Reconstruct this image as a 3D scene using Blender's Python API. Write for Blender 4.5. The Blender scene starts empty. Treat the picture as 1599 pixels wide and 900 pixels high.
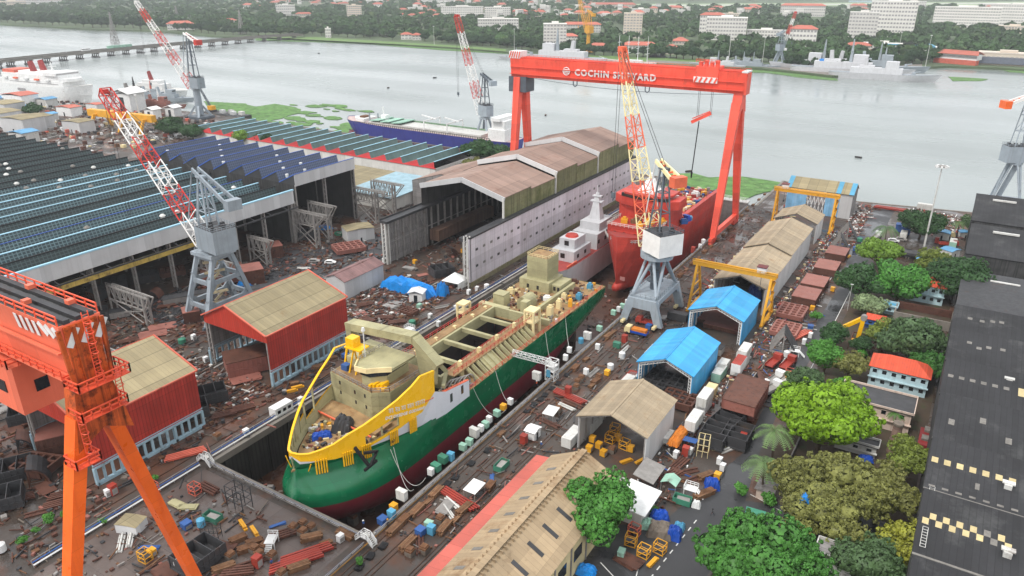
import bpy, math, random
import numpy as np
from mathutils import Vector, Matrix
R = math.radians
SC = bpy.context.scene
COL = SC.collection
RND = random.Random(7)

# ------------------------------------------------------------------ camera
FPX = 1165.0
PITCH = math.atan(492 / FPX)
HEAD = R(31.7)
CAM_H = 100.0
FW = Vector((-math.sin(HEAD) * math.cos(PITCH), math.cos(HEAD) * math.cos(PITCH), -math.sin(PITCH)))
RT = Vector((math.cos(HEAD), math.sin(HEAD), 0))
UP = RT.cross(FW)
cam = bpy.data.cameras.new('camera')
cam.sensor_width = 36
cam.lens = 36 * FPX / 1599
cam.clip_start = 1
cam.clip_end = 40000
camo = bpy.data.objects.new('camera', cam)
COL.objects.link(camo)
camo.matrix_world = Matrix(((RT.x, UP.x, -FW.x, 0), (RT.y, UP.y, -FW.y, 0), (RT.z, UP.z, -FW.z, CAM_H), (0, 0, 0, 1)))
SC.camera = camo

# ------------------------------------------------------------------ sky, sun, exposure
SUN_EL, SUN_AZ = R(56), R(200)       # azimuth the light comes from, clockwise from +Y
w = bpy.data.worlds.new('World')
SC.world = w
w.use_nodes = True
nt = w.node_tree
bg = nt.nodes['Background']
sky = nt.nodes.new('ShaderNodeTexSky')
sky.sky_type = 'NISHITA'
sky.sun_disc = False
sky.sun_elevation = SUN_EL
sky.sun_rotation = SUN_AZ
sky.dust_density = 4
sky.air_density = 1.2
mixc = nt.nodes.new('ShaderNodeMix')
mixc.data_type = 'RGBA'
cl = nt.nodes.new('ShaderNodeTexNoise')
cl.inputs['Scale'].default_value = 2.2
cl.inputs['Detail'].default_value = 6
ramp = nt.nodes.new('ShaderNodeValToRGB')
ramp.color_ramp.elements[0].color = (8.0, 8.3, 8.7, 1)
ramp.color_ramp.elements[0].position = .3
ramp.color_ramp.elements[1].color = (10.6, 10.7, 10.8, 1)
ramp.color_ramp.elements[1].position = .7
nt.links.new(cl.outputs['Fac'], ramp.inputs['Fac'])
mixc.inputs[0].default_value = .86
nt.links.new(sky.outputs[0], mixc.inputs[6])
nt.links.new(ramp.outputs[0], mixc.inputs[7])
nt.links.new(mixc.outputs[2], bg.inputs[0])
bg.inputs[1].default_value = .104
sl = bpy.data.lights.new('sun', 'SUN')
sl.energy = 1.5
sl.angle = R(10)
sl.color = (1, .97, .92)
so = bpy.data.objects.new('sun', sl)
COL.objects.link(so)
sd = Vector((math.sin(SUN_AZ) * math.cos(SUN_EL), math.cos(SUN_AZ) * math.cos(SUN_EL), math.sin(SUN_EL)))
so.rotation_euler = sd.to_track_quat('Z', 'Y').to_euler()
so.location = (0, 0, 400)
SC.view_settings.view_transform = 'Standard'
SC.view_settings.look = 'None'
SC.view_settings.exposure = 0.56
SC.view_settings.gamma = 1
SC.view_settings.use_curve_mapping = False
SC.cycles.max_bounces = 6
SC.cycles.diffuse_bounces = 2
SC.cycles.glossy_bounces = 2
SC.cycles.transparent_max_bounces = 4
SC.cycles.volume_bounces = 0
SC.cycles.use_denoising = True

# ------------------------------------------------------------------ helpers
def at(u, v, z=0.0):
 """ground point seen at pixel (u, v) of the 1599x900 photograph, at height z"""
 d = FW * FPX + RT * (u - 799.5) + UP * (450 - v)
 t = (z - CAM_H) / d.z
 return Vector((d.x * t, d.y * t, z))

def lin(c):
 return tuple((x / 255 / 12.92) if x / 255 <= .04045 else ((x / 255 + .055) / 1.055) ** 2.4 for x in c)

MATS = {}
def mat(name, rgb, rough=.75, metal=0.0, var=.22, scale=.35, rust=0.0, rustc=(88, 52, 34), rscale=.25, streak=0.0, streakc=(60, 48, 40),
  lines=(), bump=0.0, bscale=3, spec=.35, coat=0, det=5, grid=None, wet=0):
 if name in MATS:
  return MATS[name]
 m = bpy.data.materials.new(name)
 m.use_nodes = True
 N, Lk = m.node_tree.nodes, m.node_tree.links
 b = N['Principled BSDF']
 base = lin(rgb)
 geo = N.new('ShaderNodeNewGeometry')
 oi = N.new('ShaderNodeObjectInfo')
 pos = geo.outputs['Position']
 def noise(sc, det=det, vec=None, rg=.6):
  n = N.new('ShaderNodeTexNoise')
  n.inputs['Scale'].default_value = sc
  n.inputs['Detail'].default_value = det
  n.inputs['Roughness'].default_value = rg
  Lk.new(vec or pos, n.inputs['Vector'])
  return n.outputs['Fac']
 def mr(src, a, b_, c, d, clamp=True):
  n = N.new('ShaderNodeMapRange')
  n.clamp = clamp
  n.inputs[1].default_value, n.inputs[2].default_value, n.inputs[3].default_value, n.inputs[4].default_value = a, b_, c, d
  Lk.new(src, n.inputs[0])
  return n.outputs[0]
 def mix(f, a, b_):
  n = N.new('ShaderNodeMix')
  n.data_type = 'RGBA'
  Lk.new(f, n.inputs[0]) if not isinstance(f, float) else setattr(n.inputs[0], 'default_value', f)
  for k, s in ((6, a), (7, b_)):
   if isinstance(s, tuple):
    n.inputs[k].default_value = (*s, 1)
   else:
    Lk.new(s, n.inputs[k])
  return n.outputs[2]
 def math_(op, a, b_=None):
  n = N.new('ShaderNodeMath')
  n.operation = op
  for k, s in enumerate((a, b_)):
   if s is None:
    continue
   if isinstance(s, (int, float)):
    n.inputs[k].default_value = s
   else:
    Lk.new(s, n.inputs[k])
  return n.outputs[0]
 f = mr(noise(scale), .3, .7, 0, 1)
 col = mix(f, tuple(x * (1 - var) for x in base), tuple(min(.95, x * (1 + var)) for x in base))
 f2 = mr(noise(scale * 9, 3), .35, .65, 0, 1)
 col = mix(math_('MULTIPLY', f2, var * .6), col, tuple(x * .6 for x in base))
 sep = None
 if streak:
  mp = N.new('ShaderNodeMapping')
  mp.inputs['Scale'].default_value = (1.1, 1.1, .05)
  Lk.new(pos, mp.inputs['Vector'])
  s = mr(noise(1.0, 4, mp.outputs[0]), .52, .72, 0, streak)
  col = mix(s, col, lin(streakc))
 if rust:
  s = mr(noise(rscale, 8, None, .72), .62 - rust * .3, .78 - rust * .3, 0, 1)
  col = mix(s, col, lin(rustc))
  s2 = mr(noise(rscale * 6, 4), .6, .7, 0, min(1, rust))
  col = mix(s2, col, tuple(x * .5 for x in lin(rustc)))
 if lines or grid:
  sep = N.new('ShaderNodeSeparateXYZ')
  Lk.new(pos, sep.inputs[0])
 for ax, per in [(q[0], q[1]) for q in lines[:2]]:       # every sheet or plate weathers a little differently
  wn = N.new('ShaderNodeTexWhiteNoise')
  wn.noise_dimensions = '1D'
  Lk.new(math_('FLOOR', math_('DIVIDE', sep.outputs[ax], per)), wn.inputs['W'])
  vs_ = N.new('ShaderNodeVectorMath')
  vs_.operation = 'SCALE'
  Lk.new(col, vs_.inputs[0])
  Lk.new(mr(wn.outputs['Value'], 0, 1, .88, 1.1), vs_.inputs['Scale'])
  col = vs_.outputs[0]
 for ax, per, wd, dk in lines:
  fr = math_('FRACT', math_('DIVIDE', sep.outputs[ax], per))
  k = math_('LESS_THAN', fr, wd / per)
  col = mix(math_('MULTIPLY', k, dk), col, tuple(x * .35 for x in base))
 if grid:   # glazing bars: pane colour between bars
  (ax, pa, wa), (bx, pb, wb), gc = grid
  ka = math_('GREATER_THAN', math_('FRACT', math_('DIVIDE', sep.outputs[ax], pa)), wa)
  kb = math_('GREATER_THAN', math_('FRACT', math_('DIVIDE', sep.outputs[bx], pb)), wb)
  col = mix(math_('MULTIPLY', ka, kb), col, lin(gc))
 rv = mr(oi.outputs['Random'], 0, 1, .86, 1.1)
 vm = N.new('ShaderNodeVectorMath')
 vm.operation = 'SCALE'
 Lk.new(col, vm.inputs[0])
 Lk.new(rv, vm.inputs['Scale'])
 Lk.new(vm.outputs[0], b.inputs['Base Color'])
 b.inputs['Metallic'].default_value = metal
 Lk.new(mr(noise(scale * 2, 3), .3, .7, max(.05, rough - .15), min(1, rough + .12)), b.inputs['Roughness'])
 if wet:      # puddles: smooth dark patches
  pn = mr(noise(wet, 6), .5, .58, 0, 1)
  mm = N.new('ShaderNodeMix')
  Lk.new(pn, mm.inputs[0])
  Lk.new(b.inputs['Roughness'].links[0].from_socket, mm.inputs[2])
  mm.inputs[3].default_value = .12
  Lk.new(mm.outputs[0], b.inputs['Roughness'])
 b.inputs['Specular IOR Level'].default_value = spec
 if coat:
  b.inputs['Coat Weight'].default_value = coat
  b.inputs['Coat Roughness'].default_value = .12
 if bump:
  bn = N.new('ShaderNodeBump')
  bn.inputs['Strength'].default_value = bump
  bn.inputs['Distance'].default_value = .3
  Lk.new(noise(bscale, 4), bn.inputs['Height'])
  Lk.new(bn.outputs[0], b.inputs['Normal'])
 MATS[name] = m
 return m

class MB:
 """collects shapes into one mesh; cur = current material slot"""
 def __init__(self):
  self.v, self.f, self.mi, self.mats, self.cur, self.sm = [], [], [], [], 0, False
 def m(self, material):
  if material not in self.mats:
   self.mats.append(material)
  self.cur = self.mats.index(material)
  return self
 def add(self, vs, fs):
  o = len(self.v)
  self.v.extend([tuple(p) for p in vs])
  for f in fs:
   self.f.append(tuple(i + o for i in f))
   self.mi.append(self.cur)
  return self
 def box(self, x0, x1, y0, y1, z0, z1):
  vs = [(x, y, z) for z in (z0, z1) for y in (y0, y1) for x in (x0, x1)]
  return self.add(vs, [(0, 2, 3, 1), (4, 5, 7, 6), (0, 1, 5, 4), (2, 6, 7, 3), (0, 4, 6, 2), (1, 3, 7, 5)])
 def cbox(self, cx, cy, z0, sx, sy, sz, rz=0):
  c, s = math.cos(rz), math.sin(rz)
  vs = []
  for z in (z0, z0 + sz):
   for y in (-sy / 2, sy / 2):
    for x in (-sx / 2, sx / 2):
     vs.append((cx + x * c - y * s, cy + x * s + y * c, z))
  return self.add(vs, [(0, 2, 3, 1), (4, 5, 7, 6), (0, 1, 5, 4), (2, 6, 7, 3), (0, 4, 6, 2), (1, 3, 7, 5)])
 def bar(self, p, q, w, h=None, w2=None, h2=None, up=(0, 0, 1)):
  p, q = Vector(p), Vector(q)
  h = w if h is None else h
  w2 = w if w2 is None else w2
  h2 = h if h2 is None else h2
  d = (q - p)
  if d.length < 1e-6:
   return self
  d.normalize()
  u = Vector(up)
  if abs(d.dot(u)) > .98:
   u = Vector((1, 0, 0)) if abs(d.x) < .9 else Vector((0, 1, 0))
  s = d.cross(u).normalized()
  t = s.cross(d)
  vs = []
  for c, a, b in ((p, w, h), (q, w2, h2)):
   for i, j in ((-1, -1), (1, -1), (1, 1), (-1, 1)):
    vs.append(c + s * (i * a / 2) + t * (j * b / 2))
  return self.add(vs, [(0, 1, 2, 3), (7, 6, 5, 4), (0, 4, 5, 1), (1, 5, 6, 2), (2, 6, 7, 3), (3, 7, 4, 0)])
 def tube(self, p, q, r, r2=None, n=8):
  p, q = Vector(p), Vector(q)
  r2 = r if r2 is None else r2
  d = (q - p).normalized()
  u = Vector((0, 0, 1)) if abs(d.z) < .95 else Vector((1, 0, 0))
  s = d.cross(u).normalized()
  t = s.cross(d)
  vs = []
  for c, a in ((p, r), (q, r2)):
   for k in range(n):
    g = 2 * math.pi * k / n
    vs.append(c + s * (a * math.cos(g)) + t * (a * math.sin(g)))
  fs = [(k, k + n, (k + 1) % n + n, (k + 1) % n) for k in range(n)]
  fs += [tuple(range(n)), tuple(range(2 * n - 1, n - 1, -1))]
  return self.add(vs, fs)
 def path(self, pts, r, n=6):
  for a, b in zip(pts[:-1], pts[1:]):
   self.tube(a, b, r, r, n)
  return self
 def prism(self, pts, axis, a, b):
  """polygon pts (2D) extruded along axis from a to b. axis 0: pts=(y,z); 1: (x,z); 2: (x,y)"""
  def mk(p, t):
   return {0: (t, p[0], p[1]), 1: (p[0], t, p[1]), 2: (p[0], p[1], t)}[axis]
  n = len(pts)
  vs = [mk(p, a) for p in pts] + [mk(p, b) for p in pts]
  fs = [(k, (k + 1) % n, (k + 1) % n + n, k + n) for k in range(n)]
  fs += [tuple(range(n - 1, -1, -1)), tuple(range(n, 2 * n))]
  return self.add(vs, fs)
 def slab(self, quad, t):
  """a sheet of thickness t below a 3D polygon"""
  q = [Vector(p) for p in quad]
  nrm = (q[1] - q[0]).cross(q[2] - q[0]).normalized()
  if nrm.z < 0:
   nrm = -nrm
  n = len(q)
  vs = q + [p - nrm * t for p in q]
  fs = [tuple(range(n)), tuple(range(2 * n - 1, n - 1, -1))] + [(k, k + n, (k + 1) % n + n, (k + 1) % n) for k in range(n)]
  return self.add(vs, fs)
 def grid(self, rows, close=False, flip=False):
  """rows: list of equal-length point lists, skinned"""
  o = []
  n = len(rows[0])
  vs = [p for r in rows for p in r]
  for i in range(len(rows) - 1):
   for j in range(n - 1 + (1 if close else 0)):
    a, b, c, d = i * n + j, i * n + (j + 1) % n, (i + 1) * n + (j + 1) % n, (i + 1) * n + j
    o.append((d, c, b, a) if flip else (a, b, c, d))
  return self.add(vs, o)
 def rail(self, pts, h=1.1, r=.05, step=2.0):
  for a, b in zip(pts[:-1], pts[1:]):
   a, b = Vector(a), Vector(b)
   for k in (h, h * .5):
    self.bar(a + Vector((0, 0, k)), b + Vector((0, 0, k)), r * 2)
   n = max(1, int((b - a).length / step))
   for i in range(n + 1):
    q = a.lerp(b, i / n)
    self.bar(q, q + Vector((0, 0, h)), r * 2)
  return self
 def build(self, name, material=None, parent=None, W=False, smooth=False, label=None):
  me = bpy.data.meshes.new(name)
  vs = self.v
  if W and parent is not None:
   l = parent.location
   vs = [(p[0] - l.x, p[1] - l.y, p[2] - l.z) for p in vs]
  me.from_pydata(vs, [], self.f)
  ms = self.mats or [material]
  for k in ms:
   me.materials.append(k)
  if len(ms) > 1:
   me.polygons.foreach_set('material_index', self.mi)
  if smooth:
   me.polygons.foreach_set('use_smooth', [True] * len(me.polygons))
  me.update()
  o = bpy.data.objects.new(name, me)
  COL.objects.link(o)
  if parent is not None:
   o.parent = parent
  if label:
   o['label'] = label
  return o

def thing(name, label, cat, loc=(0, 0, 0), rz=0.0, group=None):
 o = bpy.data.objects.new(name, None)
 o.empty_display_size = .5
 COL.objects.link(o)
 o.location = loc
 o.rotation_euler = (0, 0, rz)
 o['label'] = label
 o['category'] = cat
 if group:
  o['group'] = group
 return o
def tag(o, label, cat, group=None):
 o['label'] = label
 o['category'] = cat
 if group:
  o['group'] = group
 return o
def struct(o):
 o['kind'] = 'structure'
 return o
def stuff(o, label=None, cat=None):
 o['kind'] = 'stuff'
 if label:
  o['label'] = label
  o['category'] = cat
 return o
def kids(o):
 return [c for c in o.children]
def dup(root, loc, rz=None, label=None, group=None, scale=None):
 r = root.copy()
 COL.objects.link(r)
 r.location = loc
 if rz is not None:
  r.rotation_euler = (0, 0, rz)
 if label:
  r['label'] = label
 if group:
  r['group'] = group
 if scale is not None:
  r.scale = (scale,) * 3 if isinstance(scale, (int, float)) else scale
 for ch in CH.get(root.name, ()):
  c = ch.copy()
  COL.objects.link(c)
  c.parent = r
  for g in CH.get(ch.name, ()):
   d = g.copy()
   COL.objects.link(d)
   d.parent = c
 return r
CH = {}
def reg(root):
 """remember the children of a prototype once"""
 CH[root.name] = [c for c in bpy.data.objects if c.parent == root]
 for c in CH[root.name]:
  CH[c.name] = [g for g in bpy.data.objects if g.parent == c]
 return root
class Proto:
 """first placement moves the prototype itself, later ones copy it"""
 def __init__(self, root):
  self.r, self.used = reg(root), False
 def put(self, loc, rz=0.0, label=None, group=None, scale=None):
  if not self.used:
   self.used = True
   r = self.r
   r.location = loc
   r.rotation_euler = (0, 0, rz)
   if label:
    r['label'] = label
   if group:
    r['group'] = group
   if scale is not None:
    r.scale = (scale,) * 3 if isinstance(scale, (int, float)) else scale
   return r
  return dup(self.r, loc, rz, label, group, scale)
NTH = ['first', 'second', 'third', 'fourth', 'fifth', 'sixth', 'seventh', 'eighth', 'ninth', 'tenth', 'eleventh', 'twelfth', 'thirteenth',
 'fourteenth', 'fifteenth', 'sixteenth', 'seventeenth', 'eighteenth', 'nineteenth', 'twentieth', 'twenty-first', 'twenty-second',
 'twenty-third', 'twenty-fourth', 'twenty-fifth', 'twenty-sixth', 'twenty-seventh', 'twenty-eighth', 'twenty-ninth', 'thirtieth']
def lattice(mb, p, q, w0, w1, n, r=.14, br=.08, mats=None, tri=False, up=(0, 0, 1), h0=None, h1=None, per=None):
 """square lattice boom from p to q; mats: one material per group of bays"""
 p, q = Vector(p), Vector(q)
 d = (q - p).normalized()
 u = Vector(up)
 s = d.cross(u).normalized()
 t = s.cross(d)
 h0 = w0 if h0 is None else h0
 h1 = w1 if h1 is None else h1
 rings = []
 for i in range(n + 1):
  k = i / n
  c = p.lerp(q, k)
  a, b = (w0 + (w1 - w0) * k) / 2, (h0 + (h1 - h0) * k) / 2
  rings.append([c + s * a + t * b, c - s * a + t * b, c - s * a - t * b, c + s * a - t * b])
 for i in range(n):
  if mats:
   mb.m(mats[min(len(mats) - 1, i * len(mats) // n)])
  A, B = rings[i], rings[i + 1]
  for j in range(4):
   mb.bar(A[j], B[j], r)
   mb.bar(A[j], A[(j + 1) % 4], br)
   if i % 2:
    mb.bar(A[j], B[(j + 1) % 4], br)
   else:
    mb.bar(A[(j + 1) % 4], B[j], br)
 for j in range(4):
  mb.bar(rings[-1][j], rings[-1][(j + 1) % 4], r)
 return mb
def blob(rng, r, n=10, m=7, sq=.7, amp=.2):
 """lumpy closed mesh rows"""
 rows = []
 for i in range(m + 1):
  th = math.pi * i / m
  row = []
  for j in range(n):
   ph = 2 * math.pi * j / n
   k = r * (1 + rng.uniform(-amp, amp))
   row.append((k * math.sin(th) * math.cos(ph), k * math.sin(th) * math.sin(ph), sq * k * math.cos(th)))
  rows.append(row)
 return rows
# ------------------------------------------------------------------ materials
M = {}
M['yard'] = mat('wet_yard_ground', (68, 60, 54), .6, var=.45, scale=.05, rust=.45, rustc=(96, 62, 44), rscale=.06, bump=.3, bscale=.8, spec=.5, det=9, wet=.07)
M['asphalt'] = mat('dark_asphalt', (62, 62, 64), .6, var=.25, scale=.06, rust=.06, rustc=(44, 44, 46), rscale=.1, spec=.45, wet=.04)
M['concrete'] = mat('concrete', (128, 122, 114), .8, var=.25, scale=.2, rust=.2, rustc=(84, 70, 58))
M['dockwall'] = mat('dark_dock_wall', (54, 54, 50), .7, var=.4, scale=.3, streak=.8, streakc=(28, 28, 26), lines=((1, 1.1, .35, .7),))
M['dockfloor'] = mat('rusty_dock_floor', (78, 54, 42), .45, var=.45, scale=.12, rust=.35, rustc=(52, 32, 24), spec=.6, wet=.08)
M['plate'] = mat('purple_brown_steel_plate', (90, 78, 72), .45, var=.25, scale=.15, rust=.22, rustc=(84, 56, 44), rscale=.2, lines=((0, 6.1, .12, .6), (1, 3.3, .1, .5)), spec=.5, wet=.1)
M['rail'] = mat('worn_rail_steel', (84, 62, 50), .5, metal=.3, var=.2)
M['white'] = mat('white_paint', (226, 226, 224), .5, var=.1, scale=.8, rust=.05, rustc=(150, 140, 130))
M['offwhite'] = mat('grimy_white_paint', (206, 205, 200), .6, var=.12, scale=.5, streak=.45, streakc=(140, 132, 122), rust=.08)
M['paint_line'] = mat('white_road_paint', (205, 205, 200), .7, var=.15, scale=2)
M['yellow_line'] = mat('yellow_edge_paint', (170, 122, 50), .7, var=.3, scale=.5)
M['orange'] = mat('orange_crane_paint', (244, 104, 34), .38, var=.12, scale=.2, lines=((2, 4.2, .05, .35),), rust=.06, rustc=(170, 70, 30), streak=.28, streakc=(200, 62, 18), spec=.4)
M['orange_rust'] = mat('rust_stained_orange_steel', (206, 92, 38), .5, var=.25, scale=.4, streak=1, streakc=(46, 22, 12), rust=.35, rustc=(60, 24, 12), rscale=.5)
M['coral'] = mat('coral_crane_paint', (244, 122, 92), .45, var=.1, scale=.2, lines=((0, 6.2, .05, .3),), streak=.3, streakc=(206, 92, 64))
M['coral_rail'] = mat('coral_handrail_paint', (232, 92, 62), .5, var=.1)
M['gantry'] = mat('faded_red_gantry_paint', (236, 90, 70), .5, var=.12, scale=.12, lines=((0, 8.5, .1, .3), (2, 7.3, .1, .3)), rust=.05, rustc=(170, 80, 60), streak=.35, streakc=(196, 52, 40))
M['crane_red'] = mat('lattice_red_paint', (196, 58, 48), .55, var=.2)
M['crane_orange'] = mat('lattice_orange_paint', (232, 112, 78), .5, var=.15)
M['crane_cream'] = mat('lattice_cream_paint', (238, 224, 172), .5, var=.12)
M['crane_grey'] = mat('crane_grey_blue_paint', (150, 160, 168), .5, var=.12, scale=.3, streak=.4, streakc=(112, 112, 108), rust=.06)
M['crane_dark'] = mat('crane_dark_grey', (90, 98, 106), .55, var=.2)
M['crane_white'] = mat('lattice_white_paint', (232, 230, 226), .5, var=.1)
M['yellow'] = mat('yellow_crane_paint', (222, 160, 40), .5, var=.12, scale=.3, rust=.12, rustc=(140, 84, 34))
M['yellow_bright'] = mat('bright_yellow_paint', (246, 186, 8), .35, var=.05, scale=.3)
M['black'] = mat('black_rubber', (26, 26, 28), .7, var=.2)
M['glass'] = mat('dark_glass', (30, 36, 42), .12, var=.1, spec=.8)
M['shipyel'] = mat('golden_yellow_hull_paint', (250, 190, 20), .3, var=.05, scale=.2, spec=.5)
M['shipgreen'] = mat('glossy_green_hull_paint', (4, 100, 62), .22, var=.16, scale=.12, spec=.6, lines=((1, 6.3, .06, .4), (2, 2.7, .05, .35)), streak=.25, streakc=(10, 70, 50))
M['shipred'] = mat('maroon_antifouling', (112, 28, 40), .5, var=.15, scale=.2, streak=.3, streakc=(70, 24, 30))
M['shipwhite'] = mat('pale_grey_hull_paint', (214, 216, 222), .4, var=.05, scale=.3)
M['khaki'] = mat('khaki_primer', (170, 164, 126), .6, var=.2, scale=.3, rust=.16, rustc=(128, 116, 80), lines=((2, 2.6, .06, .45), (0, 4.2, .05, .3)))
M['khaki_deck'] = mat('tan_deck_primer', (158, 128, 90), .75, var=.3, scale=.4, rust=.35, rustc=(130, 92, 58), rscale=.5)
M['cream'] = mat('cream_ship_fittings', (226, 208, 158), .55, var=.1)
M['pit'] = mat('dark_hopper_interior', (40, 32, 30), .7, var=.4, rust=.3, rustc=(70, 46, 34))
M['redhull'] = mat('primer_red_hull', (184, 62, 50), .5, var=.22, scale=.15, streak=.3, streakc=(130, 36, 34), lines=((1, 5.2, .07, .35), (2, 3.1, .06, .3)))
M['reddeck'] = mat('primer_red_deck', (158, 62, 56), .6, var=.2, scale=.4, rust=.25, rustc=(120, 70, 60))
M['navy'] = mat('pale_naval_grey', (196, 196, 198), .5, var=.08, scale=.4, streak=.3, streakc=(150, 148, 146))
M['navy_mid'] = mat('naval_grey', (150, 158, 164), .55, var=.1)
M['bluehull'] = mat('royal_blue_hull', (58, 64, 142), .45, var=.12, streak=.3, streakc=(40, 40, 80))
M['tanroof'] = mat('tan_sheet_roof', (162, 146, 122), .8, var=.14, scale=.25, rust=.16, rustc=(140, 112, 82), lines=((0, 1.1, .1, .22), (1, 1.1, .08, .2)), streak=.25, streakc=(130, 104, 78))
M['tanroof2'] = mat('khaki_sheet_roof', (148, 136, 106), .8, var=.1, scale=.3, lines=((1, 1.0, .12, .25), (0, 3.9, .25, .5)), rust=.08, rustc=(140, 118, 84))
M['brownroof'] = mat('faded_brown_sheet_roof', (146, 122, 110), .8, var=.12, scale=.12, lines=((1, 1.2, .12, .25), (0, 6.0, .3, .3)), rust=.22, rustc=(132, 100, 86), rscale=.08)
M['beigeroof'] = mat('weathered_beige_roof', (172, 150, 120), .85, var=.16, scale=.1, lines=((1, 1.15, .12, .3), (0, 3.1, .08, .25)), rust=.3, rustc=(128, 98, 68), rscale=.1)
M['redsheet'] = mat('red_corrugated_cladding', (164, 50, 40), .6, var=.22, scale=.3, lines=((1, .8, .22, .5), (2, 6.4, .12, .6)), streak=.6, streakc=(190, 74, 60))
M['redgable'] = mat('red_gable_cladding', (190, 62, 46), .6, var=.1, scale=.3, lines=((0, .8, .15, .3),), streak=.4, streakc=(140, 46, 36))
M['redcover'] = mat('faded_red_walkway_roof', (188, 96, 84), .7, var=.14, scale=.15, lines=((1, 3.2, .1, .35),), rust=.1, rustc=(160, 90, 80))
M['blueleg'] = mat('pale_blue_steel_frame', (146, 172, 184), .6, var=.14, scale=.5, rust=.14, rustc=(96, 88, 82), streak=.4, streakc=(96, 104, 108))
M['mossgreen'] = mat('mossy_grey_cladding', (128, 128, 92), .85, var=.2, scale=.2, lines=((1, 2.0, .14, .45), (2, 2.0, .1, .3)), rust=.42, rustc=(92, 96, 54), streak=.8, streakc=(60, 62, 40), rscale=.14)
M['lilac'] = mat('grimy_lilac_white_wall', (214, 206, 212), .8, var=.1, scale=.2, lines=((1, 6.0, .16, .5), (2, 5.0, .1, .25)), streak=.45, streakc=(160, 148, 140))
M['moss'] = mat('mossy_wall_base', (132, 124, 96), .9, var=.3, scale=.5, rust=.3, rustc=(90, 92, 52))
M['greysheet'] = mat('old_grey_sheet', (136, 132, 130), .75, var=.2, scale=.3, lines=((1, 1.6, .16, .5), (2, 2.2, .1, .5)), streak=.7, streakc=(70, 62, 58))
M['interior'] = mat('dark_interior_wall', (62, 60, 58), .9, var=.3, scale=.3, lines=((1, 4.2, .4, .6),), streak=.5, streakc=(30, 28, 26))  # dark grey sheet with darker streaks and evenly spaced dark lines
M['bluetarp'] = mat('sky_blue_fabric', (62, 158, 212), .5, var=.06, scale=.3, lines=((1, 1.3, .05, .18), (0, 3.4, .04, .15)))
M['bluetarp2'] = mat('bright_blue_tarpaulin', (22, 128, 206), .45, var=.2, scale=.8, bump=.6, bscale=1.5)
M['darkblue'] = mat('deep_blue_tarpaulin', (26, 74, 168), .5, var=.2, scale=.8)
M['greyblue'] = mat('grey_green_glazing', (106, 130, 134), .45, var=.2, scale=.08, grid=((1, 1.25, .3), (2, .95, .3), (58, 74, 78)), spec=.4)
M['darkglaze'] = mat('dark_green_glazing', (80, 94, 94), .5, var=.2, scale=.08, grid=((1, 1.25, .22), (2, .95, .24), (52, 64, 64)), spec=.4)
M['blueglaze'] = mat('slate_blue_glazing', (96, 108, 134), .5, var=.15, scale=.1, grid=((1, 1.0, .24), (2, 1.0, .2), (66, 78, 104)), spec=.5)
M['darkslope'] = mat('dark_roof_sheet', (74, 84, 86), .7, var=.2, scale=.1)
M['tealslope'] = mat('grey_green_roof_sheet', (98, 118, 114), .6, var=.12, scale=.1, lines=((1, 1.4, .1, .25),))
M['skyedge'] = mat('pale_blue_flashing', (170, 214, 232), .5, var=.06)
M['blueedge'] = mat('royal_blue_flashing', (66, 104, 188), .5, var=.08)
M['fascia'] = mat('pale_grey_fascia', (196, 196, 196), .7, var=.06, scale=.2, lines=((1, 3.0, .06, .2),), streak=.2, streakc=(150, 146, 142))
M['redend'] = mat('coral_red_gable', (206, 72, 74), .6, var=.08)
M['whitewall'] = mat('white_plaster_wall', (226, 224, 218), .8, var=.08, streak=.25, streakc=(170, 164, 154), lines=((1, 6, .1, .2), (0, 6, .1, .2)))
M['blackroof'] = mat('tarred_black_roof', (46, 46, 48), .75, var=.35, scale=.09, lines=((0, 1.05, .12, .45),), rust=.3, rustc=(70, 70, 70), rscale=.12, streak=.1)
M['blackwall'] = mat('stained_black_wall', (66, 66, 66), .85, var=.4, scale=.5, streak=.9, streakc=(28, 28, 28), lines=((0, 3, .3, .6),))
M['skylight'] = mat('dirty_cream_skylight', (196, 178, 132), .6, var=.12, scale=2)
M['skylight_grey'] = mat('grimy_grey_skylight', (120, 116, 110), .6, var=.25, scale=2)
M['steelgrey'] = mat('weathered_grey_steel', (146, 142, 138), .65, var=.2, scale=.8, rust=.18, rustc=(108, 92, 80))
M['darksteel'] = mat('dark_grey_steel', (62, 62, 64), .6, var=.25, scale=.5, rust=.15, rustc=(76, 56, 46))
M['rust'] = mat('rusty_steel', (96, 62, 50), .7, var=.28, scale=.5, rust=.3, rustc=(60, 38, 30), rscale=.8)
M['rustpink'] = mat('oxide_primer_steel', (148, 94, 82), .6, var=.22, scale=.3, rust=.25, rustc=(104, 62, 50), rscale=.3, spec=.5)
M['redsteel'] = mat('red_painted_steel', (156, 58, 46), .55, var=.2, rust=.15)
M['salmon'] = mat('salmon_painted_steel', (206, 104, 84), .6, var=.15, rust=.1)
M['timber'] = mat('orange_brown_timber', (124, 92, 66), .85, var=.3, scale=1.2, lines=((1, .5, .05, .5),))
M['timber2'] = mat('brown_timber', (112, 78, 54), .85, var=.3, scale=1.2)
M['blockgrey'] = mat('concrete_block_grey', (116, 106, 96), .85, var=.25, scale=1)
M['greenpaint'] = mat('green_painted_steel', (64, 128, 104), .6, var=.2, rust=.1)
M['mintpaint'] = mat('mint_painted_steel', (150, 190, 170), .6, var=.15, rust=.12)
M['bluepaint'] = mat('blue_painted_steel', (52, 90, 150), .55, var=.15)
M['cyanpaint'] = mat('cyan_painted_steel', (84, 152, 184), .55, var=.12)
M['tilered'] = mat('terracotta_sheet_roof', (206, 82, 54), .7, var=.14, scale=.4, lines=((0, .6, .1, .3),), rust=.1, rustc=(170, 60, 44))
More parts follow.
